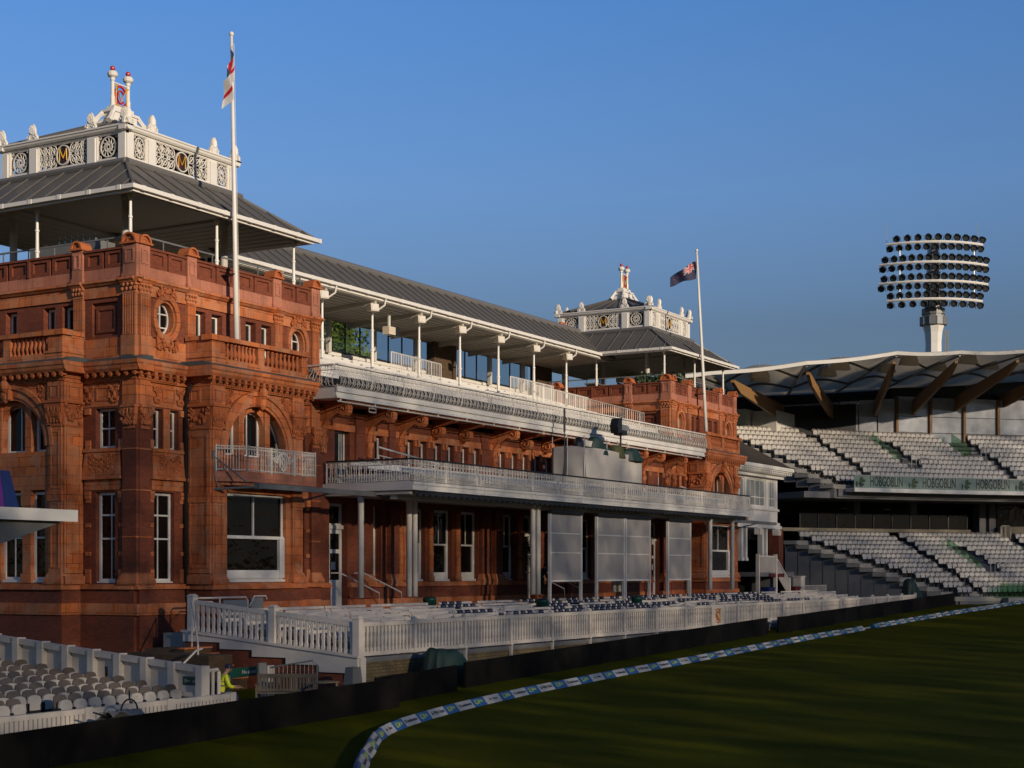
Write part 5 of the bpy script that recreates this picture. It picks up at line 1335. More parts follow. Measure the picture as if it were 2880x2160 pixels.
def garden_bench(loc, rz, label):
    t = thing('garden_bench', label, 'bench', loc, rz)
    m = MB(); m.box(-.9, .9, -.04, .04, .86, .98); m.box(-.9, .9, -.03, .03, .46, .52)
    for k in range(17): m.box(-.84 + .1*k, -.78 + .1*k, -.015, .015, .5, .88)
    obj('backrest', m, M['wood'], t)
    m = MB()
    for k in range(5): m.box(-.9, .9, -.14 - .1*k, -.06 - .1*k, .42, .45)
    obj('seat', m, M['wood'], t)
    for x in (-.9, .84):
        m = MB(); m.box(x, x + .06, -.05, .03, 0, 1.02); m.box(x, x + .06, -.58, -.5, 0, .66); obj('leg', m, M['wood'], t)
        m = MB(); m.box(x - .02, x + .08, -.62, .0, .66, .70); obj('armrest', m, M['wood'], t)
garden_bench((-4.45, -10.35, gz(-4.4) + .05), radians(-58), 'weathered teak bench with slatted back behind the black board')
t = thing('low_table', 'low dark teak table right of the slatted bench, in the shade of the brick wall', 'table', (-2.7, -10.2, gz(-2.5)), radians(-20)); m = MB()
for k in range(4): m.box(-.6, .6, -.3 + .16*k, -.16 + .16*k, .60, .64)
obj('top', m, M['wood'], t)
for x, y in ((-.5, -.25), (.5, -.25), (-.5, .25), (.5, .25)): m = MB(); m.box(x - .04, x + .04, y - .04, y + .04, 0, .6); obj('leg', m, M['wood'], t)
t = thing('notice_board', 'dark green tent frame sign with white letters behind the guard', 'sign', (-5.0, -8.5, gz(-5)))
m = MB(); m.prism([(0, .86), (1.9, .9), (1.9, 1.2), (0, 1.16)], -.03, .03); obj('panel', m, M['green'], t)
m = MB(); m.tube([(.1,0,0),(-.05,0,1.15)], .04, 5); m.tube([(1.8,0,0),(1.95,0,1.2)], .04, 5); obj('frame', m, M['green'], t)
tm = text_mesh('No access', .17, .003)
for v in tm.vertices: x, y, z = v.co; v.co = (.95 + x, -.035 - z, 1.03 + y)
tm.materials.append(M['vinyl']); obj('lettering', tm, None, t)
t = thing('folded_screen', 'grey upright panel with a white poster beside the crowd barrier', 'panel', (-4.25, -9.1, gz(-4)))
m = MB(); m.box(0, .35, 0, .06, 0, 1.3); obj('panel', m, M['conc'], t); m = MB(); m.box(.42, .75, .02, .05, .1, 1.2); obj('poster', m, M['fence'], t); m = MB(); m.box(.45, .7, .0, .019, .62, .68); m.box(.45, .68, .0, .019, .5, .56); obj('print', m, M['ink'], t)
t = thing('equipment_box', 'dark grey plastic box on legs beside the white corner pier', 'box', (-.7, -10.1, gz(-.7)))
m = MB(); m.frus((-.3, .3, -.2, .2), (-.22, .22, -.15, .15), .15, .95); obj('body', m, M['grey'], t); m = MB(); m.box(-.28, -.2, -.15, .15, 0, .15); m.box(.2, .28, -.15, .15, 0, .15); obj('foot', m, M['black'], t)
t = thing('wheelbarrow', 'wire hoop and crumpled sheet of a cart showing above the black board', 'cart', (-14.2, -12.9, gz(-14)))
m = MB(); m.tube([(.3 + .28*cos(a), 0, .95 + .28*sin(a)) for a in [pi*i/10 for i in range(11)]], .022, 5); m.tube([(.58,0,.95),(.6,0,.2)], .02, 5); m.tube([(.02,0,.95),(-.0,0,.2)], .02, 5); m.tube([(.3,0,1.2),(.3,0,1.45)], .02, 5); m.tube([(-.9,0,1.0),(-.4,0,.85),(.5,.1,.8)], .022, 5); obj('frame', m, M['black'], t)
m = MB(); m.slab(lambda u, v: (-.5 + 1.1*u, -.25 + .5*v, .86 + .12*sin(u*6 + v*4)), 10, 5, (0, 0, .015)); obj('sheet', m, M['steel'], t)
t = thing('entrance_steps', 'small brick steps with a pale handrail at the foot of the near tower', 'steps', (-4, -4.6, 0))
m = MB()
for k in range(6): m.box(2.5 + 0*k, 3.9, -.6 + .32*k, 2.8, -.8, .0 + .2*k)
m.box(1.2, 2.4, -1.2, 2.8, -.9, .9); obj('flight', m, M['dbrick'], t)
for k in range(6): m = MB(); m.box(2.45, 3.9, -.65 + .32*k, -.25 + .32*k, .002 + .2*k, .05 + .2*k); obj('tread', m, M['terra'], t)
m = MB(); m.tube([(-1.2, -1.5, .2), (.6, -1.2, 1.1), (1.0, -1.1, 1.15)], .035, 6); m.tube([(1.6, -.4, 1.2), (3.9, 1.9, 2.6)], .035, 6); m.tube([(1.6, -.4, -.6), (1.6, -.4, 1.2)], .03, 5); m.tube([(3.9, 1.9, .6), (3.9, 1.9, 2.6)], .03, 5); m.tube([(-1.2,-1.5,-.7),(-1.2,-1.5,.2)], .03, 5); obj('handrail', m, M['iron'], t)
# ------------------------------------------------------------------ white annexe right of the far tower
AN = thing('annexe', 'white timber annexe with brown hipped roof and open porch beyond the far tower', 'building')
AX0, AX1, AY = 57.9, 67.4, .5; T = TF(AY)
m = MB(T); wn = [(60.0, 60.9), (61.2, 65.0), (65.6, 67.0)]
m.wall(AX0, AX1, 6.75, 10.4, -5, 0, [(a, b, 8.3, 10.25) for a, b in wn]); m.box(AX0, AX1 + .1, 0, .12, 8.05, 8.2); m.box(AX0, AX1 + .25, 0, .25, 6.75, 6.98); m.box(AX0, AX1 + .16, 0, .14, 6.98, 7.2); m.box(AX0, AX1 + .4, -5, .35, 10.4, 10.62); obj('wall', m, M['white'], AN)
m = MB(T); m.box(AX0, AX1 + 1.0, -5.4, .95, 10.95, 11.2); m.box(AX0, AX1 + .9, -5.3, .85, 10.85, 10.95); m.box(AX0, AX1 + .55, -5, .5, 10.62, 10.85)
for k in range(26): m.box(AX0 + .2 + k*.4, AX0 + .38 + k*.4, .5, .8, 10.68, 10.84)
obj('cornice', m, M['white'], AN)
for a, b in wn: window(T, a, b, 8.3, 10.25, -.15, AN, bars=tuple(i/4 for i in (1, 2, 3)) if b - a > 2 else (.33, .66) if b - a > 1 else (), hbars=(.34,), fw=.1, pane=M['greyglass'])
m = MB()
c = [(AX0 - 1, AY - .9), (AX1 + .95, AY - .9), (AX1 + .95, AY + 6), (AX0 - 1, AY + 6)]; k = [(AX0 - 1, AY + 3), (AX1 - 6.5, AY + 3)]
m.v += [(*p, 11.21) for p in c] + [(*p, 14.2) for p in k]; m.f += [(0,1,5,4), (1,2,5), (2,3,4,5), (3,0,4), (0,3,2,1)]; m.m += [0]*5
obj('roof', m, M['slate'], AN)
for x, w in ((60.2, .32), (61.0, .3), (64.2, .34), (65.0, .26)):
    m = MB(); m.box(x - w/2, x + w/2, AY - .1, AY + .25, 4.4, 6.75); m.box(x - w/2 - .05, x + w/2 + .05, AY - .15, AY + .3, 4.4, 4.6); obj('porch_post', m, M['white'], AN)
m = MB(); m.box(66.9, 67.8, AY - .3, AY + .5, 2.4, 6.75); m.box(60.2, 60.9, AY + 2.5, AY + 3.2, 2.0, 6.7); obj('brick_pier', m, M['brick'], AN)
m = MB(); m.box(58.5, 66.0, AY - 1.8, AY + 3, 3.3, 3.6); obj('porch_floor', m, M['gconc'], AN)
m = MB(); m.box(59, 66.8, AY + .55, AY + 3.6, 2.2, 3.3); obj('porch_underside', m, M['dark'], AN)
m = MB()
for a, b, za, zb in ((58.6, 62.0, 3.62, 3.62), (62.0, 64.6, 3.62, 2.0)):
    m.hexa([(a, -1.4, za + 1.0), (b, -1.4, zb + 1.0), (b, -1.3, zb + 1.0), (a, -1.3, za + 1.0), (a, -1.4, za + 1.12), (b, -1.4, zb + 1.12), (b, -1.3, zb + 1.12), (a, -1.3, za + 1.12)])
    n = int((b-a)/.2)
    for i in range(n): x = a + (b-a)*(i + .5)/n; z = za + (zb - za)*(i + .5)/n; m.box(x - .045, x + .045, -1.38, -1.32, z - .05, z + 1.0)
for x, z in ((58.6, 4.85), (62.0, 4.85), (64.7, 3.2)): m.box(x - .11, x + .11, -1.46, -1.24, 1.0, z)
obj('stair_balustrade', m, M['fence'], AN)
m = MB()
for i in range(7): m.box(62.0 + .38*i, 64.7, -1.25, .4, 1.4, 3.5 - .25*i)
obj('stair_flight', m, M['gconc'], AN)
m = MB(); m.box(60.8, 63.6, -1.42, -1.39, 3.25, 3.5); obj('red_board', m, M['dred'], AN)
for x in (61.8, 65.4):
    t = thing('floodlamp', 'small pale floodlamp under the annexe cornice, %s' % ('left one' if x < 63 else 'right one'), 'lamp', (x, AY - .7, 6.5)); m = MB(); m.frus((-.35, .35, -.2, .2), (-.25, .25, -.15, .25), -.25, .2); obj('housing', m, M['iron'], t); m = MB(); m.box(-.3, .3, -.22, -.201, -.2, .1); obj('lens', m, M['cream'], t); m = MB(); m.box(-.05, .05, .15, .75, .1, .25); obj('arm', m, M['grey'], t)
for x, lab, mt in ((60.6, 'blue crate under the annexe porch', 'dblue'), (65.9, 'dark red crate beside the annexe stair', 'dred')):
    t = thing('crate', lab, 'crate', (x, -1.2, 1.75)); m = MB(); m.frus((-.5, .5, -.35, .35), (-.6, .6, -.42, .42), 0, .75); m.box(-.64, .64, -.46, .46, .7, .78); obj('body', m, M[mt], t); m = MB(); m.box(-.55, .55, -.38, .38, .781, .81); obj('lid', m, M['black'], t)
t = thing('crowd_barrier', 'pale tubular barriers by the grey end wall of the far stand', 'barrier', (67.5, -1.6, 1.5)); m = MB()
for o0 in (0, 2.5): m.tube([(o0,0,0),(o0,0,1.1),(o0 + 2.2,0,1.1),(o0 + 2.2,0,0)], .03, 5); [m.tube([(o0 + .2*k,0,.1),(o0 + .2*k,0,1.1)], .013, 4) for k in range(1, 11)]
obj('frame', m, M['iron'], t)
t = thing('cabinet', 'tall white cabinet against the grey end wall of the far stand', 'cabinet', (69.0, -.6, gz(69))); m = MB(); m.box(-.45, .45, -.3, .3, .1, 2.2); m.box(-.5, .5, -.35, .35, 2.2, 2.28); obj('body', m, M['fence'], t); m = MB(); m.box(-.35, .35, -.32, -.301, .3, 2.0); m.box(.22, .28, -.34, -.32, 1.0, 1.2); obj('door', m, M['iron'], t)
# ------------------------------------------------------------------ far stand
WS = thing('grandstand', 'modern two tier grandstand of white seats under a billowing white fabric roof', 'grandstand')
CX, CY_ = 28.7, -75.3
def pol(R, th, z): return (CX + R*cos(th), CY_ + R*sin(th), z)
def th_end(R, x): return math.acos((x - CX)/R)
def arcbox(m, R0, R1, z0, z1, t0, t1, n=10):
    for i in range(n):
        a, b = t0 + (t1-t0)*i/n, t0 + (t1-t0)*(i+1)/n
        m.hexa([pol(R0,a,z0), pol(R1,a,z0), pol(R1,b,z0), pol(R0,b,z0), pol(R0,a,z1), pol(R1,a,z1), pol(R1,b,z1), pol(R0,b,z1)])
TE = radians(28)
SEATS = []
def vis(x, y): 
    X, Y = x + 42.3, y + 40; d = X*.8669 + Y*.4985; return (X*.4985 - Y*.8669)/d, d
aisles_u = [(radians(49.6), 0), (radians(39.5), 0)]
def tier(R0, dR, z0, dz, n, xe, name, gaps):
    ends = []
    for i in range(n):
        R = R0 + dR*i; z = z0 + dz*i; ts = th_end(R, xe)
        m = MB(); arcbox(m, R - dR*.5, R + dR*.5 + .12, z - .34, z, ts, TE, 12); y0 = pol(R, ts, 0)[1]; m.box(xe - .45, xe + .6, y0 - dR*.62, y0 + dR*.62, z - .30, z - .004); obj(name, m, M['conc'], WS); ends.append((y0 - dR*.62, y0 + dR*.62, z - .3))
        m = MB(); arcbox(m, R - dR*.5 + .05, R + dR*.55, z0 - 3.6 if z0 < 5 else z - .9, z - .335, ts - .008, TE, 12); obj('under_wall', m, M['gconc'], WS)
        k = 0; st = .47/R; th = ts - .006
        while True:
            th -= st; x, y, _ = pol(R + .1, th, z); u, d = vis(x, y)
            if u > .43 or th < TE: break
            skip = False
            for (g, r0, r1, hw) in gaps:
                if r0 <= i <= r1 and abs(th - g) < hw: skip = True
            if not skip: SEATS.append((d, x, y, z, th))
    m = MB(); lo = 0 if z0 < 5 else None
    for a, b, z in ends: m.box(xe - .12, xe + .5, a, b, -.5 if z0 < 5 else z - .75, z - .004)
    obj('end_wall', m, M['gconc'], WS)
tier(87.2, .86, 10.35, .44, 11, 74.4, 'upper_step', [(radians(55.5), 0, 10, .006), (radians(51.5), 3, 8, .008), (radians(46.2), 0, 10, .006), (radians(46.9), 6, 10, .014)])
tier(80.2, .86, 1.75, .36, 13, 75.4, 'lower_step', [(radians(52.5), 0, 12, .006), (radians(49.5), 4, 9, .008), (radians(45.5), 0, 12, .006), (radians(44.8), 5, 9, .012)])
SEATS.sort()
pw = None
far_mb = MB()
GW = 'folded white seats of the far grandstand'
LABW = 'folded white seat with taupe back in the far grandstand'
sh_b = seat_shell(.45, .40, .84, .06, .16, .12); sh_f = seat_shell(.44, .34, .715, -.10, .10, .13, .06); sh_k = MB(); sh_k.box(-.2, .2, -.08, .12, .0, .30)
nind = 300 - 110
for i, (d, x, y, z, th) in enumerate(SEATS):
    rz = th - pi/2
    if i < nind:
        if pw is None: pw = dup(p0, label=LABW, group=GW); o = pw
        else: o = dup(pw)
        o.location = (x, y, z); o.rotation_euler = (random.uniform(-.05, .03), 0, rz + random.uniform(-.04, .04))
    else:
        c, s_ = cos(rz), sin(rz)
        for q, mi_ in ((sh_b, 1), (sh_f, 0), (sh_k, 2)):
            n0 = len(far_mb.v)
            for v in q.v: far_mb.v.append((x + v[0]*c - v[1]*s_, y + v[0]*s_ + v[1]*c, z + v[2]))
            for f in q.f: far_mb.f.append(tuple(a + n0 for a in f)); far_mb.m.append(mi_)
        far_mb.cm = 1
o = obj('stand_seats', far_mb, [M['seatw'], M['seatb'], M['seatd']], None, recalc=True, kind='stuff'); o['label'] = 'many rows of folded white seats filling both tiers of the far grandstand'; o['category'] = 'seats'
# fascia and printed glass
t0 = th_end(86, 74.9)
m = MB(); arcbox(m, 85.7, 87.0, 9.78, 10.08, t0, TE, 14); obj('tier_fascia', m, M['white'], WS)
m = MB(); arcbox(m, 85.95, 86.0, 10.085, 11.05, t0 - .002, TE, 14); bg = obj('glass_banner', m, M['banner'], WS)
m = MB(); arcbox(m, 85.93, 86.02, 11.05, 11.09, t0, TE, 14); obj('banner_rail', m, M['steel'], WS)
HOB = 'HOBGOBLIN'
th = t0 - 3.3/86
tm = text_mesh(HOB, 1.12, .01, 'CENTER', .50)
tm.materials.append(M['black'])
while th > radians(33):
    o = obj('lettering', tm, None, bg, loc=pol(85.93, th, 10.58)); o.rotation_euler = (pi/2, 0, th - pi/2)
    m = MB(); rr = random.Random(5)
    for k in range(7):
        a = rr.uniform(-.35, .35); b = rr.uniform(-.3, .3); m.sph((a, 0, b), .08 + .12*rr.random(), .012, .1 + .15*rr.random(), 6, 4)
    q = obj('printed_leaf', m, M['dleaf'], bg, loc=pol(85.93, th + 2.55/86, 10.56)); q.rotation_euler = (0, 0, th - pi/2)
    th -= 5.1/86
# end of the upper tier, concourse and glazing behind
m = MB(); arcbox(m, 87, 97.5, 9.3, 9.77, th_end(92, 74.6), TE, 12); obj('upper_soffit', m, M['gconc'], WS)
m = MB(); arcbox(m, 95.5, 96.2, 1, 9.3, radians(58), TE, 12); m.box(74.6, 78.0, 5.5, 6.2, 6.2, 9.3); arcbox(m, 97.6, 98.2, -1, 15.8, radians(65), radians(50), 6); obj('concourse_wall', m, M['dark'], WS)
m = MB(); arcbox(m, 91.2, 91.4, 6.85, 7.12, radians(60), radians(47.5), 8); obj('concourse_parapet', m, M['beige'], WS)
m = MB(); arcbox(m, 91.0, 91.4, 5.9, 7.4, radians(45.8), TE, 8); obj('concourse_parapet', m, M['beige'], WS)
m = MB(); arcbox(m, 91.5, 91.56, 7.15, 8.3, radians(58), radians(47.6), 9); obj('concourse_glass', m, M['pane'], WS)
m = MB()
for k in range(10): a = radians(58 - 1.15*k); arcbox(m, 91.44, 91.60, 7.1, 8.4, a, a - .0012, 1)
arcbox(m, 91.45, 91.58, 8.3, 8.34, radians(58), radians(47.6), 9); obj('concourse_rail', m, M['black'], WS)
m = MB(); arcbox(m, 92.0, 92.2, 7.4, 9.25, radians(45.6), TE, 8); obj('concourse_window', m, M['pane'], WS)
for a in (46.8, 46.2, 51, 54.5): 
    m = MB(); arcbox(m, 91.6, 92.6, 4.0, 9.3, radians(a), radians(a - .38), 1); obj('concourse_column', m, M['gconc'], WS)
for a in (52.2, 54.8):
    m = MB(); arcbox(m, 92.5, 92.7, 8.75, 8.82, radians(a), radians(a - .35), 1); obj('concourse_lamp', m, M['cream'], WS)
tg = radians(49.9)
zb, ztp = 14.1, 18.7
for k, (a, b) in enumerate(((49.9, 47.95), (47.9, 45.95), (45.9, 43.95), (43.9, 41.95), (41.9, 39.95), (39.9, 37.95))):
    for j, (c, e) in enumerate(((zb, 15.6), (15.65, 17.0), (17.05, ztp))):
        m = MB(); arcbox(m, 96.3, 96.36, c, e, radians(a), radians(b), 3); obj('suite_window', m, M['bigglass'], WS)
    m = MB(); arcbox(m, 96.05, 96.4, zb - .3, ztp, radians(a + .02) + .0012, radians(a + .02) - .0012, 1); obj('window_post', m, M['timber'], WS)
m = MB(); 
for z in (15.6, 17.0): arcbox(m, 96.25, 96.37, z, z + .06, tg, radians(38), 10)
obj('window_rail', m, M['black'], WS)
pA, pB = Vector(pol(96.3, tg, 0)), Vector((84.7, 6.4, 0))
for k in range(6):
    a, b = pA + (pB - pA)*(k + .04)/6, pA + (pB - pA)*(k + .97)/6
    m = MB(); m.hexa([(a.x, a.y, 13.8 + .2*k), (b.x, b.y, 14.0 + .2*k), (b.x + .03, b.y + .06, 14.0 + .2*k), (a.x + .03, a.y + .06, 13.8 + .2*k), (a.x, a.y, 18.5 - .12*k), (b.x, b.y, 18.4 - .12*k), (b.x + .03, b.y + .06, 18.4 - .12*k), (a.x + .03, a.y + .06, 18.5 - .12*k)])
    obj('suite_window', m, M['greyglass'] if k > 2 else M['bigglass'], WS)
m = MB(); m.hexa([(pA.x + .3, pA.y + .6, 12), (pB.x - 3, pB.y + 1.2, 12), (pB.x - 3, pB.y + 3, 12), (pA.x + 3, pA.y + 3, 12), (pA.x + .3, pA.y + .6, 18.2), (pB.x - 3, pB.y + 1.2, 17.4), (pB.x - 3, pB.y + 3, 17.4), (pA.x + 3, pA.y + 3, 18.2)]); obj('suite_core', m, M['dark'], WS)
m = MB(); arcbox(m, 97.0, 98.5, 9.5, 20.5, tg, TE, 12); obj('suite_core', m, M['dark'], WS)
m = MB(); m.box(78.6, 82.3, 7.4, 8.6, 14.5, 17.0); m.box(79.9, 84.3, 5.2, 7.3, 15.0, 16.9); obj('plant_box', m, M['white'], WS)
m = MB(); m.box(77.3, 80.0, 8.8, 10.5, 15.0, 19.0); obj('stair_glazing', m, M['greenglass'], WS)
# vomitory glass and hoops
def vom(th, R0, R1, z0, z1, lab=None):
    m = MB(); a, b = pol(R0, th, z0), pol(R1, th, z1)
    m.hexa([(a[0],a[1],a[2]), (b[0],b[1],b[2]), (b[0]+.04,b[1]-.04,b[2]), (a[0]+.04,a[1]-.04,a[2]), (a[0],a[1],a[2]+.95), (b[0],b[1],b[2]+.95), (b[0]+.04,b[1]-.04,b[2]+.95), (a[0]+.04,a[1]-.04,a[2]+.95)]); obj('stair_glass', m, M['greenglass'], WS)
    m = MB(); c, e = pol(R0, th - .03, z0), pol(R1, th - .03, z1)
    m.hexa([(a[0],a[1],a[2]-.6),(b[0],b[1],b[2]-.6),(e[0],e[1],e[2]-.6),(c[0],c[1],c[2]-.6),(a[0],a[1],a[2]+.02),(b[0],b[1],b[2]+.02),(e[0],e[1],e[2]+.02),(c[0],c[1],c[2]+.02)]); obj('stair_well', m, M['gconc'], WS)
vom(radians(52.0), 90.6, 94.8, 12.2, 14.3); vom(radians(46.9), 92.6, 95.6, 13.2, 14.6); vom(radians(50.2), 84, 88.5, 3.5, 5.4); vom(radians(44.9), 85, 88.5, 4.0, 5.6)
def hoop(R, th, z):
    m = MB(); a, b = Vector(pol(R, th, z)), Vector(pol(R, th - .010, z)); u = Vector((0, 0, 1.05))
    m.tube([a, a + u*.93, a + u + (b-a)*.1, b + u - (b-a)*.1, b + u*.93, b], .035, 5); m.tube([(a+b)/2, (a+b)/2 + u], .025, 4); obj('aisle_hoop', m, M['iron'], WS)
for R, t_, z in ((90.6, 51.4, 12.2), (90.6, 50.3, 12.2), (92.6, 46.3, 13.2), (92.0, 45.2, 13.0), (84, 49.6, 3.5), (84, 48.6, 3.5), (90.4, 46.0, 6.4), (86, 45.8, 4.4), (84.5, 44.2, 3.6)): hoop(R, radians(t_), z)
# low glass wall, sign and white footing at the front of the lower tier
m = MB(); arcbox(m, 79.3, 79.34, 1.75, 2.75, th_end(79.3, 78.0), TE, 10); obj('front_glass', m, M['greenglass'], WS)
m = MB(); arcbox(m, 79.2, 79.8, .4, 1.2, th_end(79.3, 76.2), th_end(79.3, 78.4), 3); arcbox(m, 79.1, 79.8, .9, 1.65, th_end(79.3, 78.5), th_end(79.3, 83.0), 3); arcbox(m, 79.4, 79.9, .3, .9, th_end(79.3, 79.2), th_end(79.3, 82.0), 3); obj('front_footing', m, M['conc'], WS)
p = pol(79.2, th_end(79.2, 83.6), 1.8)
t = thing('sponsor_sign', 'small grey upright sign with black letters on the low glass wall of the far stand', 'sign', p, th_end(79.2, 83.6) - pi/2); m = MB(); m.box(-.8, .8, -.05, 0, 0, 1.35); obj('panel', m, M['steel'], t)
tm = text_mesh('Lord', .55, .01)
for v in tm.vertices: x, y, z = v.co; v.co = (x, -.06 - z, .75 + y)
tm.materials.append(M['ink']); obj('lettering', tm, None, t)
# roof: fabric bays between glulam ribs
RF = [(55.5, 7.9, 16.9), (61.9, 3.46, 17.84), (68.14, -1.36, 18.95), (73.42, -6.53, 19.96), (77.81, -10.15, 20.29), (83.37, -13.8, 20.8), (90.22, -17.69, 21.41), (99, -22.5, 22.0)]
RB = [(76, 13.5, 16.9), (80.5, 9.2, 17.4), (83.6, 5.6, 17.75), (86.6, 2.3, 18.1), (89.6, -.8, 18.45), (92.2, -3.5, 18.7), (96.2, -6.2, 19.0), (101, -9.5, 19.4)]
for i in range(7):
    a, b, c, d_ = (Vector(q) for q in (RF[i], RF[i+1], RB[i+1], RB[i]))
    c = c + Vector((0, 0, 1.0)); d_ = d_ + Vector((0, 0, 1.0))
    c = c + (c - b)*.12; d_ = d_ + (d_ - a)*.12
    def fn(u, v, a=a, b=b, c=c, d_=d_):
        p = (a*(1-u) + b*u)*(1-v) + (d_*(1-u) + c*u)*v
        p.z += 1.15*(sin(pi*u)**1.2)*(sin(pi*min(1, v*1.15))**1.3 if v < .87 else 0) - .12*sin(pi*u)*(1 - v)
        return tuple(p)
    m = MB(); m.slab(fn, 12, 14, (0, 0, .12)); obj('fabric_roof', m, M['roofmem'], WS, True)
    m = MB()
    for k in range(8):
        p, q = Vector(fn(k/8, 0)), Vector(fn((k+1)/8, 0)); n = Vector((-.5, -.85, 0))*.25
        m.hexa([tuple(p + Vector((0,0,-.12))), tuple(q + Vector((0,0,-.12))), tuple(q + n + Vector((0,0,-.12))), tuple(p + n + Vector((0,0,-.12))), tuple(p + Vector((0,0,.2))), tuple(q + Vector((0,0,.2))), tuple(q + n + Vector((0,0,.14))), tuple(p + n + Vector((0,0,.14)))])
    obj('roof_edge', m, M['roofedge'], WS)
    m = MB()
    for vv in (.35, .7): m.tube([tuple(Vector(fn(k/10, vv)) - Vector((0,0,.12))) for k in range(11)], .10, 5)
    m.tube([tuple(Vector(fn(.02, k/10)) - Vector((0,0,.2))) for k in range(10)], .09, 5)
    obj('roof_hoop', m, M['grey'], WS)
    for uu, vv in ((.5, .22), (.5, .52)):
        p = Vector(fn(uu, vv)) - Vector((0, 0, .75))
        t = thing('roof_lamp', 'cream trough lamp hanging under the fabric roof of the far stand', 'lamp', tuple(p), radians(-40), 'trough lamps under the far stand roof')
        m = MB(); m.frus((-.75, .75, -.35, .35), (-.55, .55, -.25, .25), -.1, .6); obj('housing', m, M['cream'], t); m = MB(); m.box(-.05, .05, -.05, .05, .6, .9); obj('hanger', m, M['grey'], t)
BF = [(63.6, 2.51, 17.4), (69.2, -1.21, 18.35), (74.38, -6.19, 19.4), (78.74, -9.76, 19.72), (84.16, -13.18, 20.18), (90.84, -16.76, 20.77)]
BB = [(82.48, 5.8, 17.53), (85.51, 2.53, 17.87), (88.46, -.58, 18.22), (91.14, -3.25, 18.45), (94.91, -5.78, 18.8), (98.85, -8.63, 19.14)]
for a, b in zip(BF, BB):
    a, b = Vector(a), Vector(b); dn = (b - a).normalized(); s_ = Vector((-dn.y, dn.x, 0)).normalized()*.12
    b = b + dn*1.5
    def qd(p, h0, h1): return [tuple(p - s_ + Vector((0,0,h0))), tuple(p + s_ + Vector((0,0,h0))), tuple(p + s_ + Vector((0,0,h1))), tuple(p - s_ + Vector((0,0,h1)))]
    m = MB(); mid = (a + b)/2
    for p, q, h in ((a, a + (b-a)*.12, (.1, -.45)), (a + (b-a)*.12, b, (-.45, -1.05))):
        A, B = qd(p, h[0] - .2, .1), qd(q, h[1] - .2, .1); m.hexa([A[0], A[1], B[1], B[0], A[3], A[2], B[2], B[3]])
    obj('timber_beam', m, M['timber'], WS)
m = MB()
for p, q in zip(RB, RB[1:]):
    p, q = Vector(p), Vector(q); o_ = Vector((1.2, 1.8, 0)); m.hexa([tuple(p + o_ + Vector((0,0,-.1))), tuple(q + o_ + Vector((0,0,-.1))), tuple(q + o_*1.5 + Vector((0,0,-.1))), tuple(p + o_*1.5 + Vector((0,0,-.1))), tuple(p + o_ + Vector((0,0,1.1))), tuple(q + o_ + Vector((0,0,1.1))), tuple(q + o_*1.5 + Vector((0,0,1.1))), tuple(p + o_*1.5 + Vector((0,0,1.1)))])
obj('roof_back_wall', m, M['dark'], WS)
# ------------------------------------------------------------------ floodlight mast
FM = thing('floodlight_mast', 'tall floodlight mast with four curved rows of lamps behind the far stand roof', 'floodlight', (147.9, 10.3, 0))
m = MB(); m.lathe([(1.15, 0), (1.05, 26), (.98, 31.4), (1.08, 32.6), (1.3, 33.4), (1.3, 33.5)], 0, 0, 0, 8); obj('lower_mast', m, M['white'], FM)
m = MB(); m.lathe([(1.5, 33.5), (1.62, 33.5), (1.62, 34.4), (1.3, 34.4), (1.3, 34.8), (1.42, 34.8), (1.42, 35.5), (1.1, 35.5), (1.1, 36.3), (1.2, 36.3), (1.15, 36.5)], 0, 0, 0, 12); obj('collar', m, M['grey'], FM)
m = MB()
for k in range(12):
    a = 2*pi*k/12; m.box(1.6*cos(a) - .06, 1.6*cos(a) + .06, 1.6*sin(a) - .06, 1.6*sin(a) + .06, 33.5, 34.5)
m.lathe([(1.66, 34.4), (1.68, 34.5)], 0, 0, 0, 12); m.box(.9, 1.4, -1.5, -1.2, 29, 33); obj('collar_railing', m, M['steel'], FM)
m = MB(); m.lathe([(.95, 36.3), (.85, 40), (.7, 43.4), (.7, 43.9)], 0, 0, 0, 12); obj('upper_mast', m, M['steel'], FM, True)
ch = Vector((.5, -.866, 0)); fw = Vector((-.866, -.5, 0))
def barp(s, hw): return ch*s + fw*(2.4*(1 - (s/6.5)**2))
lamp = None
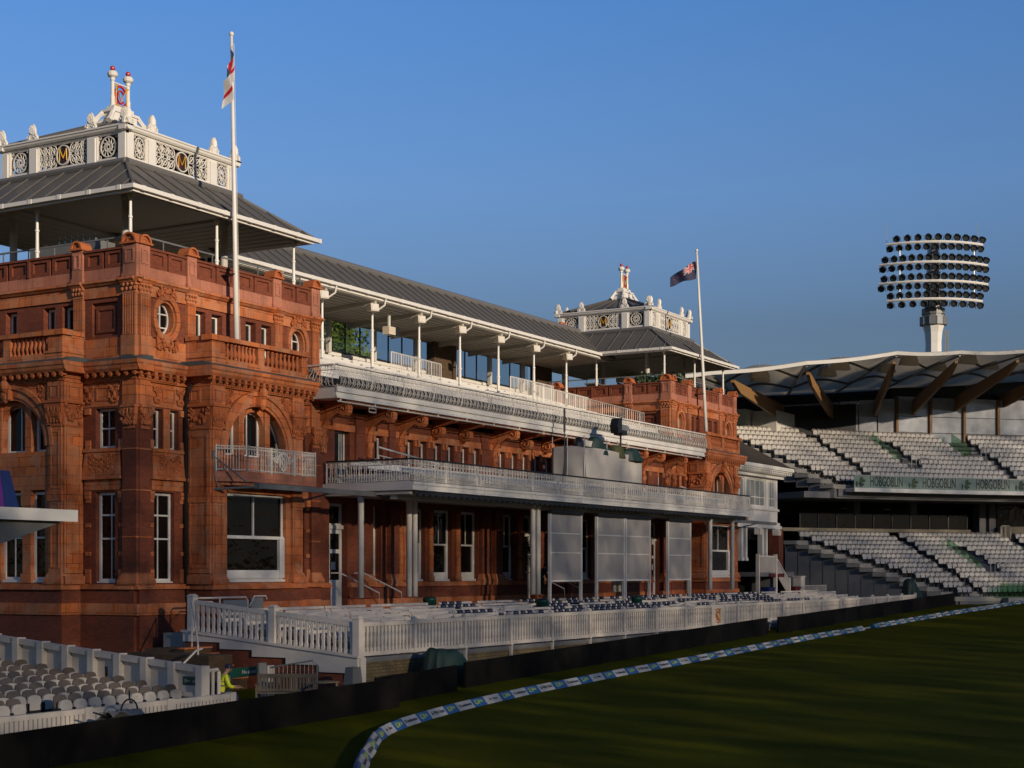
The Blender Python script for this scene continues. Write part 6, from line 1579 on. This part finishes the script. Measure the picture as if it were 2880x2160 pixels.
for zc, hw, n1, n2, o1, o2 in ((43.2, 5.8, 10, 12, .7, 0), (40.8, 6.55, 14, 14, .25, 0), (38.5, 6.6, 14, 14, .2, -.1), (36.35, 5.75, 12, 10, 0, .0)):
    m = MB(); m.tube([barp(-hw + 2*hw*i/14, hw) + Vector((0,0,zc)) for i in range(15)], .16, 6); m.tube([barp(0, hw) + Vector((0,0,zc)), Vector((0,0,zc))], .2, 5); obj('lamp_bar', m, M['white'], FM)
    for n, dz, of in ((n1, .62, o1), (n2, -.50, o2)):
        for i in range(n):
            s_ = (-hw + .35 + of) + (2*hw - .7 - of*.6)*(i/(n-1)); p = barp(s_, hw) + Vector((0, 0, zc + dz))
            if lamp is None:
                q = MB(lambda a, b, c: (a, b, c))
                k = 8; rows = [[q.P(r*cos(2*pi*j/k + pi/8), y, r*sin(2*pi*j/k + pi/8)) for j in range(k)] for r, y in ((.42, -.30), (.40, .02), (.20, .42))]
                q.f.append(tuple(rows[2][::-1])); q.m.append(0)
                for A, B in zip(rows, rows[1:]):
                    for j in range(k): q.F(A[j], A[(j+1) % k], B[(j+1) % k], B[j])
                q.cm = 1; rr_ = [q.P(.37*cos(2*pi*j/k + pi/8), -.2, .37*sin(2*pi*j/k + pi/8)) for j in range(k)]; q.F(*rr_)
                q.cm = 2; q.box(-.46, -.43, -.1, .15, -.5, .2); q.box(.43, .46, -.1, .15, -.5, .2); q.cm = 1
                lm = mesh('lamp_head', q); lm.materials.append(M['black']); lm.materials.append(M['lampglass']); lm.materials.append(M['steel']); lamp = 1
            o = obj('lamp_head', lm, None, FM, loc=tuple(p + fw*.1)); yaw = -60 + s_*3.2; o.rotation_euler = (radians(42), 0, radians(yaw - 6))
m = MB()
for s_ in (-4.4, 4.6): m.tube([barp(s_, 6) + Vector((0,0,36.3)), barp(s_, 6) + Vector((0,0,43.3))], .07, 5)
obj('tie_rod', m, M['steel'], FM)
m = MB()
for s_ in (-5.7, 5.2): m.tube([barp(s_, 6) + Vector((0,0,42.2)), barp(s_, 6) - ch*.25 + Vector((0,0,45.9))], .03, 4)
obj('lightning_rod', m, M['black'], FM)
# ------------------------------------------------------------------ trees and shrubs
def leaf_cloud(m, c, r, n, s, rr, squash=.85):
    for i in range(n):
        d = Vector((rr.gauss(0, 1), rr.gauss(0, 1), rr.gauss(0, 1))).normalized() * (rr.random()**.45); p = Vector(c) + Vector((d.x*r, d.y*r, d.z*r*squash))
        u = Vector((rr.uniform(-1,1), rr.uniform(-1,1), rr.uniform(-1,1))).normalized(); v = u.cross(Vector((rr.uniform(-1,1), rr.uniform(-1,1), rr.uniform(-1,1)))).normalized(); k = s*rr.uniform(.6, 1.3)
        q = [m.P(*(p + a)) for a in (-u*k, v*k*.6, u*k, -v*k*.6)]; m.F(*q)
def tree(label, x, y, z0, h, rad, seed, mat, n=60, leaf=.28, per=90, group=None, trunk=.3):
    rr = random.Random(seed); t = thing('tree', label, 'tree', (x, y, z0), 0, group)
    m = MB(); m.tube([(0,0,0), (.1,.05,h*.3), (-.1,.1,h*.6), (0,0,h*.85)], [trunk, trunk*.8, trunk*.5, .06], 8)
    L = MB()
    for i in range(n):
        a = rr.uniform(0, 6.28); f = rr.uniform(.25, 1.0); q = rad*sin(pi*min(1, (f - .15)/.95))**.6*rr.uniform(.35, 1.0); c = (q*cos(a), q*sin(a), h*f)
        if i < 16: m.tube([(0, 0, h*f*.55), (c[0]*.5, c[1]*.5, h*f*.75), c], [trunk*.3, trunk*.2, .03], 5)
        leaf_cloud(L, c, rad*rr.uniform(.22, .38), per, leaf, rr)
    obj('trunk', m, M['wood'], t, True); obj('crown', L, mat, t, recalc=False)
tree('large leafy green tree behind the glazed rear screen, tallest at the left', 51.5, 31, 0, 23.0, 6.0, 1, M['leaf'], 85, .19, 260)
tree('smaller leafy green tree right of the large one behind the glazed rear screen', 59.0, 33, 0, 20.4, 4.2, 2, M['leaf'], 55, .18, 240)
rr = random.Random(12)
for i, (x, y, h, r) in enumerate(((48.7, 2.6, 1.35, .8), (50.3, 2.2, 1.55, .9), (52.0, 1.9, 1.9, .8), (53.6, 1.6, 1.35, .8))):
    t = thing('potted_shrub', ['leafy potted shrub, leftmost on the far tower terrace', 'leafy potted shrub behind the far tower corner column', 'tallest potted shrub on the far tower terrace', 'leafy potted shrub, rightmost on the far tower terrace'][i], 'shrub', (x, y, 14.95), 0, 'shrubs on the far tower terrace')
    m = MB(); m.lathe([(.25,0),(.33,.45),(.36,.5)], 0, 0, 0, 10); obj('planter', m, M['grey'], t)
    m = MB(); m.tube([(0,0,.4),(0,0,h*.8)], .04, 5); obj('stem', m, M['wood'], t)
    L = MB()
    for k in range(9): leaf_cloud(L, (rr.uniform(-.6,.6)*r, rr.uniform(-.4,.4)*r, h*rr.uniform(.45, .95)), .36, 45, .11, rr)
    obj('foliage', L, M['dleaf'], t, recalc=False)
t = thing('terrace_cabinet', 'grey metal cabinet with bottles on the near tower roof terrace', 'cabinet', (1.4, 4.4, 14.95)); m = MB(); m.box(-.3, .5, -1.5, 2.2, 0, 1.25); obj('body', m, M['grey'], t)
m = MB()
for k in range(7): m.lathe([(.05,0),(.05,.25),(.02,.32),(.02,.42)], .1, -.9 + .32*k, 1.25, 6)
obj('bottles', m, M['steel'], t)
t = thing('terrace_table', 'small dark table on the far tower roof terrace', 'table', (47.7, 5.6, 14.95)); m = MB(); m.box(-.7, .7, -.4, .4, .7, .78); obj('top', m, M['grey'], t); m = MB(); m.box(-.6, -.5, -.3, .3, 0, .7); m.box(.5, .6, -.3, .3, 0, .7); obj('legs', m, M['black'], t)
t = thing('terrace_projector', 'black projector housing hung from the long roof soffit', 'projector', (24.6, 5.8, 16.1)); m = MB(); m.box(-.3, .3, -.2, .2, -.2, .2); m.lathe([(.12,0),(.12,.25)], .3, 0, -.1, 8); obj('body', m, M['cream'], t); m = MB(); m.box(.31, .6, -.25, .25, -.25, .22); obj('hood', m, M['black'], t); m = MB(); m.box(-.05, .05, -.05, .05, .2, .95); obj('bracket', m, M['white'], t)
for x, lab in ((33.1, 'red clay chimney pots behind the long roof ridge, left pair'), (48.6, 'dark red chimney pots just left of the far lantern')):
    t = thing('chimney_pots', lab, 'chimney', (x, 8.3, 17.9)); tp = 1.45 if x < 40 else 1.75; m = MB(); m.box(-.7, .7, -.3, .3, 0, tp); obj('stack', m, M['dbrick'], t)
    for k in range(3): m = MB(); m.lathe([(.15,0),(.12,.3),(.15,.34)], -.45 + .45*k, 0, tp, 8); obj('pot', m, M['terra'], t)
# ------------------------------------------------------------------ people
def skin_mesh(name, verts, edges, radii, root=0, sub=1):
    me = bpy.data.meshes.new(name); me.from_pydata(verts, edges, []); o = bpy.data.objects.new(name, me); COL.objects.link(o)
    md = o.modifiers.new('skin', 'SKIN'); md.use_smooth_shade = True
    for i, v in enumerate(me.skin_vertices[0].data):
        r = radii[i]; v.radius = r if isinstance(r, tuple) else (r, r); v.use_root = (i == root)
    s = o.modifiers.new('sub', 'SUBSURF'); s.levels = sub; s.render_levels = sub
    dg = bpy.context.evaluated_depsgraph_get(); dg.update(); out = bpy.data.meshes.new_from_object(o.evaluated_get(dg))
    bpy.data.objects.remove(o); bpy.data.meshes.remove(me); out.materials.clear(); return out
def person(label, loc, rz, J, top, legs_mat, top_mat, cap):
    t = thing('person', label, 'person', loc, rz)
    V, E_, R = [], [], []
    def add(p, r, par=None):
        V.append(p); R.append(r); i = len(V) - 1
        if par is not None: E_.append((par, i))
        return i
    pel = add(J['pel'], (.13, .10)); wa = add(J['wa'], (.125, .095), pel); chs = add(J['ch'], (.15, .105), wa); nk0 = add(J['nb'], .075, chs); nk = add(J['nk'], .055, nk0); hd = add(J['hd0'], .075, nk); hd2 = add(J['hd'], (.085, .10), hd); hd3 = add(J['ht'], .06, hd2)
    for s in ('l', 'r'):
        sh = add(J['sh' + s], .062, chs); el = add(J['el' + s], .045, sh); wr = add(J['wr' + s], .03, el); pa = add(J['ha' + s], (.035, .02), wr)
        a = Vector(J['ha' + s]); d = (a - Vector(J['wr' + s])).normalized(); sd = d.cross(Vector((0, 0, 1)));
        if sd.length < .1: sd = Vector((1, 0, 0))
        sd.normalize(); dn = d.cross(sd)
        for k, ln in enumerate((.075, .085, .08, .065)):
            b = a + sd*(-.03 + .02*k) + d*.045; f1 = add(tuple(b), .010, pa); f2 = add(tuple(b + d*ln*.6 + dn*.012), .009, f1); add(tuple(b + d*ln + dn*.035), .007, f2)
        b = a - sd*.04; th_ = add(tuple(b), .011, pa); add(tuple(b + d*.05 - sd*.02 + dn*.02), .009, th_)
        hp = add(J['hp' + s], .085, pel); kn = add(J['kn' + s], .06, hp); an = add(J['an' + s], .042, kn); add(J['to' + s], (.045, .03), an)
    obj('body', skin_mesh('body', V, E_, R), M['skin'], t)
    g = [J['wa'], J['ch'], J['nb'], J['shl'], J['ell'], tuple(Vector(J['ell'])*.35 + Vector(J['wrl'])*.65), J['shr'], J['elr'], tuple(Vector(J['elr'])*.35 + Vector(J['wrr'])*.65), J['pel']]
    obj('jacket', skin_mesh('jacket', g, [(0,1),(1,2),(1,3),(3,4),(4,5),(1,6),(6,7),(7,8),(0,9)], [(.165,.135),(.19,.145),.10,.085,.07,.055,.085,.07,.055,(.16,.13)]), top_mat, t)
    g = [J['pel'], J['hpl'], J['knl'], J['anl'], J['hpr'], J['knr'], J['anr']]
    obj('trousers', skin_mesh('trousers', g, [(0,1),(1,2),(2,3),(0,4),(4,5),(5,6)], [(.15,.12),.105,.08,.065,.105,.08,.065]), legs_mat, t)
    h = Vector(J['hd']); f = Vector(J['face']).normalized(); r_ = f.cross(Vector((0, 0, 1))).normalized(); u = r_.cross(f)
    m = MB(); c = h + u*.05 - f*.01; m.sph(tuple(c), .108, .108, .09, 12, 8)
    if cap: m.hexa([tuple(c + r_*a + f*b + u*z) for z in (-.0, .02) for a, b in ((-.08,.06),(.08,.06),(.06,.19),(-.06,.19))])
    obj('cap' if cap else 'hair', m, M['navy'] if cap else M['hair'], t, True)
    m = MB(); m.tube([tuple(h + f*.085 + u*.0), tuple(h + f*.115 - u*.03), tuple(h + f*.09 - u*.04)], .014, 5)
    for a in (-.034, .034): m.sph(tuple(h + f*.088 + r_*a + u*.01), .012)
    for a in (-.09, .09): m.sph(tuple(h + r_*a), .018, .018, .03)
    m.tube([tuple(h + f*.09 - u*.065 - r_*.025), tuple(h + f*.095 - u*.065), tuple(h + f*.09 - u*.065 + r_*.025)], .007, 4)
    obj('face', m, M['skin'], t, True)
    for s in ('l', 'r'):
        a, b = Vector(J['an' + s]), Vector(J['to' + s]); m = MB(); m.tube([tuple(a + Vector((0,0,-.02))), tuple((a+b)/2 + Vector((0,0,-.02))), tuple(b)], [.055, .05, .035], 7); obj('shoe', m, M['black'], t, True)
    return t
J = dict(pel=(0,0,.52), wa=(.03,0,.70), ch=(.10,0,.95), nb=(.15,0,1.10), nk=(.19,0,1.16), hd0=(.23,0,1.20), hd=(.26,0,1.28), ht=(.24,0,1.38), face=(1,0,-.35),
    shl=(.13,.19,1.05), ell=(.22,.25,.78), wrl=(.48,.18,.74), hal=(.56,.16,.75), shr=(.13,-.19,1.05), elr=(.20,-.26,.78), wrr=(.46,-.20,.72), har=(.54,-.18,.73),
    hpl=(.04,.10,.50), knl=(.48,.13,.52), anl=(.50,.13,.10), tol=(.66,.13,.04), hpr=(.04,-.10,.50), knr=(.48,-.13,.52), anr=(.46,-.13,.10), tor=(.62,-.13,.04))
gx, gy = -7.35, -10.15
t = person('guard in a yellow hi vis jacket and dark cap sitting beside the tubular gate', (gx, gy, gz(gx) + .12), radians(-32), J, None, M['navy'], M['hivis'], True)
m = MB()
for s_ in (-1, 1): m.tube([(.27, s_*.10, 1.07), (.255, s_*.16, .93), (.20, s_*.165, .74)], .016, 5)
m.ring(.08, 0, .0, .0, 0, 0) if False else None
for z, r1, r2 in ((.80, .178, .15), (.92, .196, .155)): m.tube([(.065 + (z-.7)*.28 + r2*cos(a), r1*sin(a), z + .02*cos(a)) for a in [2*pi*k/16 for k in range(16)]], .022, 4, True)
obj('reflective_tape', m, M['reflect'], t)
t = thing('chair', 'plain dark chair under the seated guard', 'chair', (gx, gy, gz(gx) + .1), radians(-32))
m = MB(); m.box(-.2, .25, -.22, .22, .36, .40); obj('seat', m, M['black'], t); m = MB(); m.box(-.26, -.22, -.22, .22, .5, .9); obj('backrest', m, M['black'], t)
for x in (-.2, .22):
    for y in (-.2, .2): m = MB(); m.box(x - .02, x + .02, y - .02, y + .02, -.1, .36 if x > 0 else .9); obj('leg', m, M['black'], t)
t = thing('bag', 'yellow green plastic bag on the ground beside the guard', 'bag', (gx - .8, gy - .5, gz(gx) + .1)); m = MB(); m.frus((-.2, .2, -.12, .12), (-.14, .14, -.05, .05), 0, .4); obj('body', m, M['hivis'], t); m = MB(); m.tube([(-.08,0,.4),(0,0,.5),(.08,0,.4)], .012, 4); obj('handle', m, M['hivis'], t)
J2 = dict(pel=(0,0,.92), wa=(.02,0,1.05), ch=(.12,0,1.30), nb=(.20,0,1.43), nk=(.25,0,1.48), hd0=(.29,0,1.51), hd=(.33,0,1.58), ht=(.31,0,1.68), face=(1,0,-.6),
    shl=(.17,.18,1.38), ell=(.25,.20,1.10), wrl=(.36,.16,.88), hal=(.40,.15,.80), shr=(.17,-.18,1.38), elr=(.24,-.22,1.10), wrr=(.34,-.18,.88), har=(.38,-.17,.80),
    hpl=(.0,.10,.90), knl=(.06,.11,.50), anl=(.0,.11,.09), tol=(.15,.11,.03), hpr=(.0,-.10,.90), knr=(.08,-.11,.50), anr=(.06,-.11,.09), tor=(.21,-.11,.03))
person('man in a black short sleeved shirt bending forward at the handrail by the pavilion door', (27.55, -1.5, 2.35), radians(-20), J2, None, M['black'], M['black'], False)
# ------------------------------------------------------------------ unseen leaf screen added behind the camera, its density graded to darken low parts
EL = radians(13.5); AZ = Vector((.35, .937)).normalized()     # direction the light travels over the ground
def belt():
    m = MB(); rr = random.Random(8); D0 = 110.0
    per = Vector((AZ.y, -AZ.x)); base = Vector((29.0, 0.0)) - AZ * D0
    q0, q1 = -58, 82; h0, h1 = -26.0, 24.0; k0 = .30; n = 192000
    tn = math.tan(EL)
    for i in range(n):
        q = rr.uniform(q0, q1); h = rr.uniform(h0, h1)
        g = h - .06 * max(0, q) - .2 * max(0, q - 18) + 1.3 * sin(q * .21) + .8 * sin(q * .57 + 1)      # screen edge raised towards the far stand to dim it, plus uneven ripple
        x = min(1, max(0, (g - 3.5) / 12)); dens = 1 - x*x*(3 - 2*x)
        if rr.random() > dens: continue
        p2 = base + per * q; z = D0 * tn + h
        c = (p2.x + rr.uniform(-4, 4), p2.y + rr.uniform(-4, 4), z)
        a = rr.uniform(0, 6.28); e = rr.uniform(-1, 1); ce = sqrt(1 - e*e); k = k0*rr.uniform(.6, 1.35)
        u = (ce*cos(a)*k, ce*sin(a)*k, e*k); v = (-sin(a)*k*.75, cos(a)*k*.75, rr.uniform(-.3, .3)*k)
        j = len(m.v)
        m.v += [(c[0]-u[0], c[1]-u[1], c[2]-u[2]), (c[0]+v[0], c[1]+v[1], c[2]+v[2]), (c[0]+u[0], c[1]+u[1], c[2]+u[2]), (c[0]-v[0], c[1]-v[1], c[2]-v[2])]; m.f.append((j, j+1, j+2, j+3)); m.m.append(0)
    o = obj('leaf_shade_screen', m, M['dleaf'], None, recalc=False, kind='stuff'); o['label'] = 'unseen leaf screen added behind the camera to shade the low sun'; o['category'] = 'shade screen'
belt()
# ------------------------------------------------------------------ light, sky, camera
w = bpy.data.worlds.new('World'); S.world = w; w.use_nodes = True
nt = w.node_tree; bg = nt.nodes['Background']
sky = nt.nodes.new('ShaderNodeTexSky'); sky.sky_type = 'NISHITA'; sky.sun_disc = False; sky.sun_elevation = EL
# azimuth of the sun (towards it) = -AZ
sun_dir = Vector((-AZ.x*cos(EL), -AZ.y*cos(EL), sin(EL)))
sky.sun_rotation = math.atan2(sun_dir.x, sun_dir.y)
sky.air_density = 1.0; sky.dust_density = .1; sky.ozone_density = 4.0; sky.altitude = 60
tint = nt.nodes.new('ShaderNodeMix'); tint.data_type = 'RGBA'; tint.blend_type = 'MULTIPLY'; tint.inputs[0].default_value = 1.0
tc = nt.nodes.new('ShaderNodeTexCoord'); sp = nt.nodes.new('ShaderNodeSeparateXYZ'); nt.links.new(tc.outputs['Generated'], sp.inputs[0])
cr = nt.nodes.new('ShaderNodeValToRGB'); nt.links.new(sp.outputs[2], cr.inputs[0]); cr.color_ramp.interpolation = 'LINEAR'
el = cr.color_ramp.elements
SK = [(0, .40, .34, .36), (.08, .47, .40, .42), (.152, .61, .53, .56), (.19, .79, .74, .81), (.235, .94, .95, 1.08), (.29, .93, 1.05, 1.25), (.34, .88, 1.12, 1.40), (.45, .75, .95, 1.2), (.62, .32, .38, .46), (1, .25, .28, .34)]
el[0].position, el[1].position = 0, 1
for p, *c in SK:
    e = el[0] if p == 0 else el[len(el) - 1] if p == 1 else el.new(p); e.color = (*[x / 2 for x in c], 1)
dbl = nt.nodes.new('ShaderNodeVectorMath'); dbl.operation = 'SCALE'; dbl.inputs['Scale'].default_value = 2.0; nt.links.new(cr.outputs[0], dbl.inputs[0])
nt.links.new(sky.outputs[0], tint.inputs[6]); nt.links.new(dbl.outputs[0], tint.inputs[7]); nt.links.new(tint.outputs[2], bg.inputs[0]); bg.inputs[1].default_value = .106
ld = bpy.data.lights.new('sun', 'SUN'); ld.energy = 4.2; ld.angle = radians(.8); ld.color = (1.0, .85, .66)
lo = bpy.data.objects.new('sun', ld); COL.objects.link(lo); lo.rotation_euler = (-sun_dir).to_track_quat('-Z', 'Y').to_euler(); lo.location = (0, 0, 60)
cd = bpy.data.cameras.new('camera'); cam = bpy.data.objects.new('camera', cd); COL.objects.link(cam)
cam.location = (-42.3, -40, 3.7); cam.rotation_euler = (pi/2, 0, radians(29.9 - 90)); cd.sensor_width = 36; cd.lens = 4396/2880*36; cd.shift_y = 525/2880; cd.clip_end = 4000; cd.clip_start = .5
S.camera = cam
S.view_settings.view_transform = 'Standard'; S.view_settings.look = 'None'; S.view_settings.exposure = 0.0; S.view_settings.gamma = 1.0
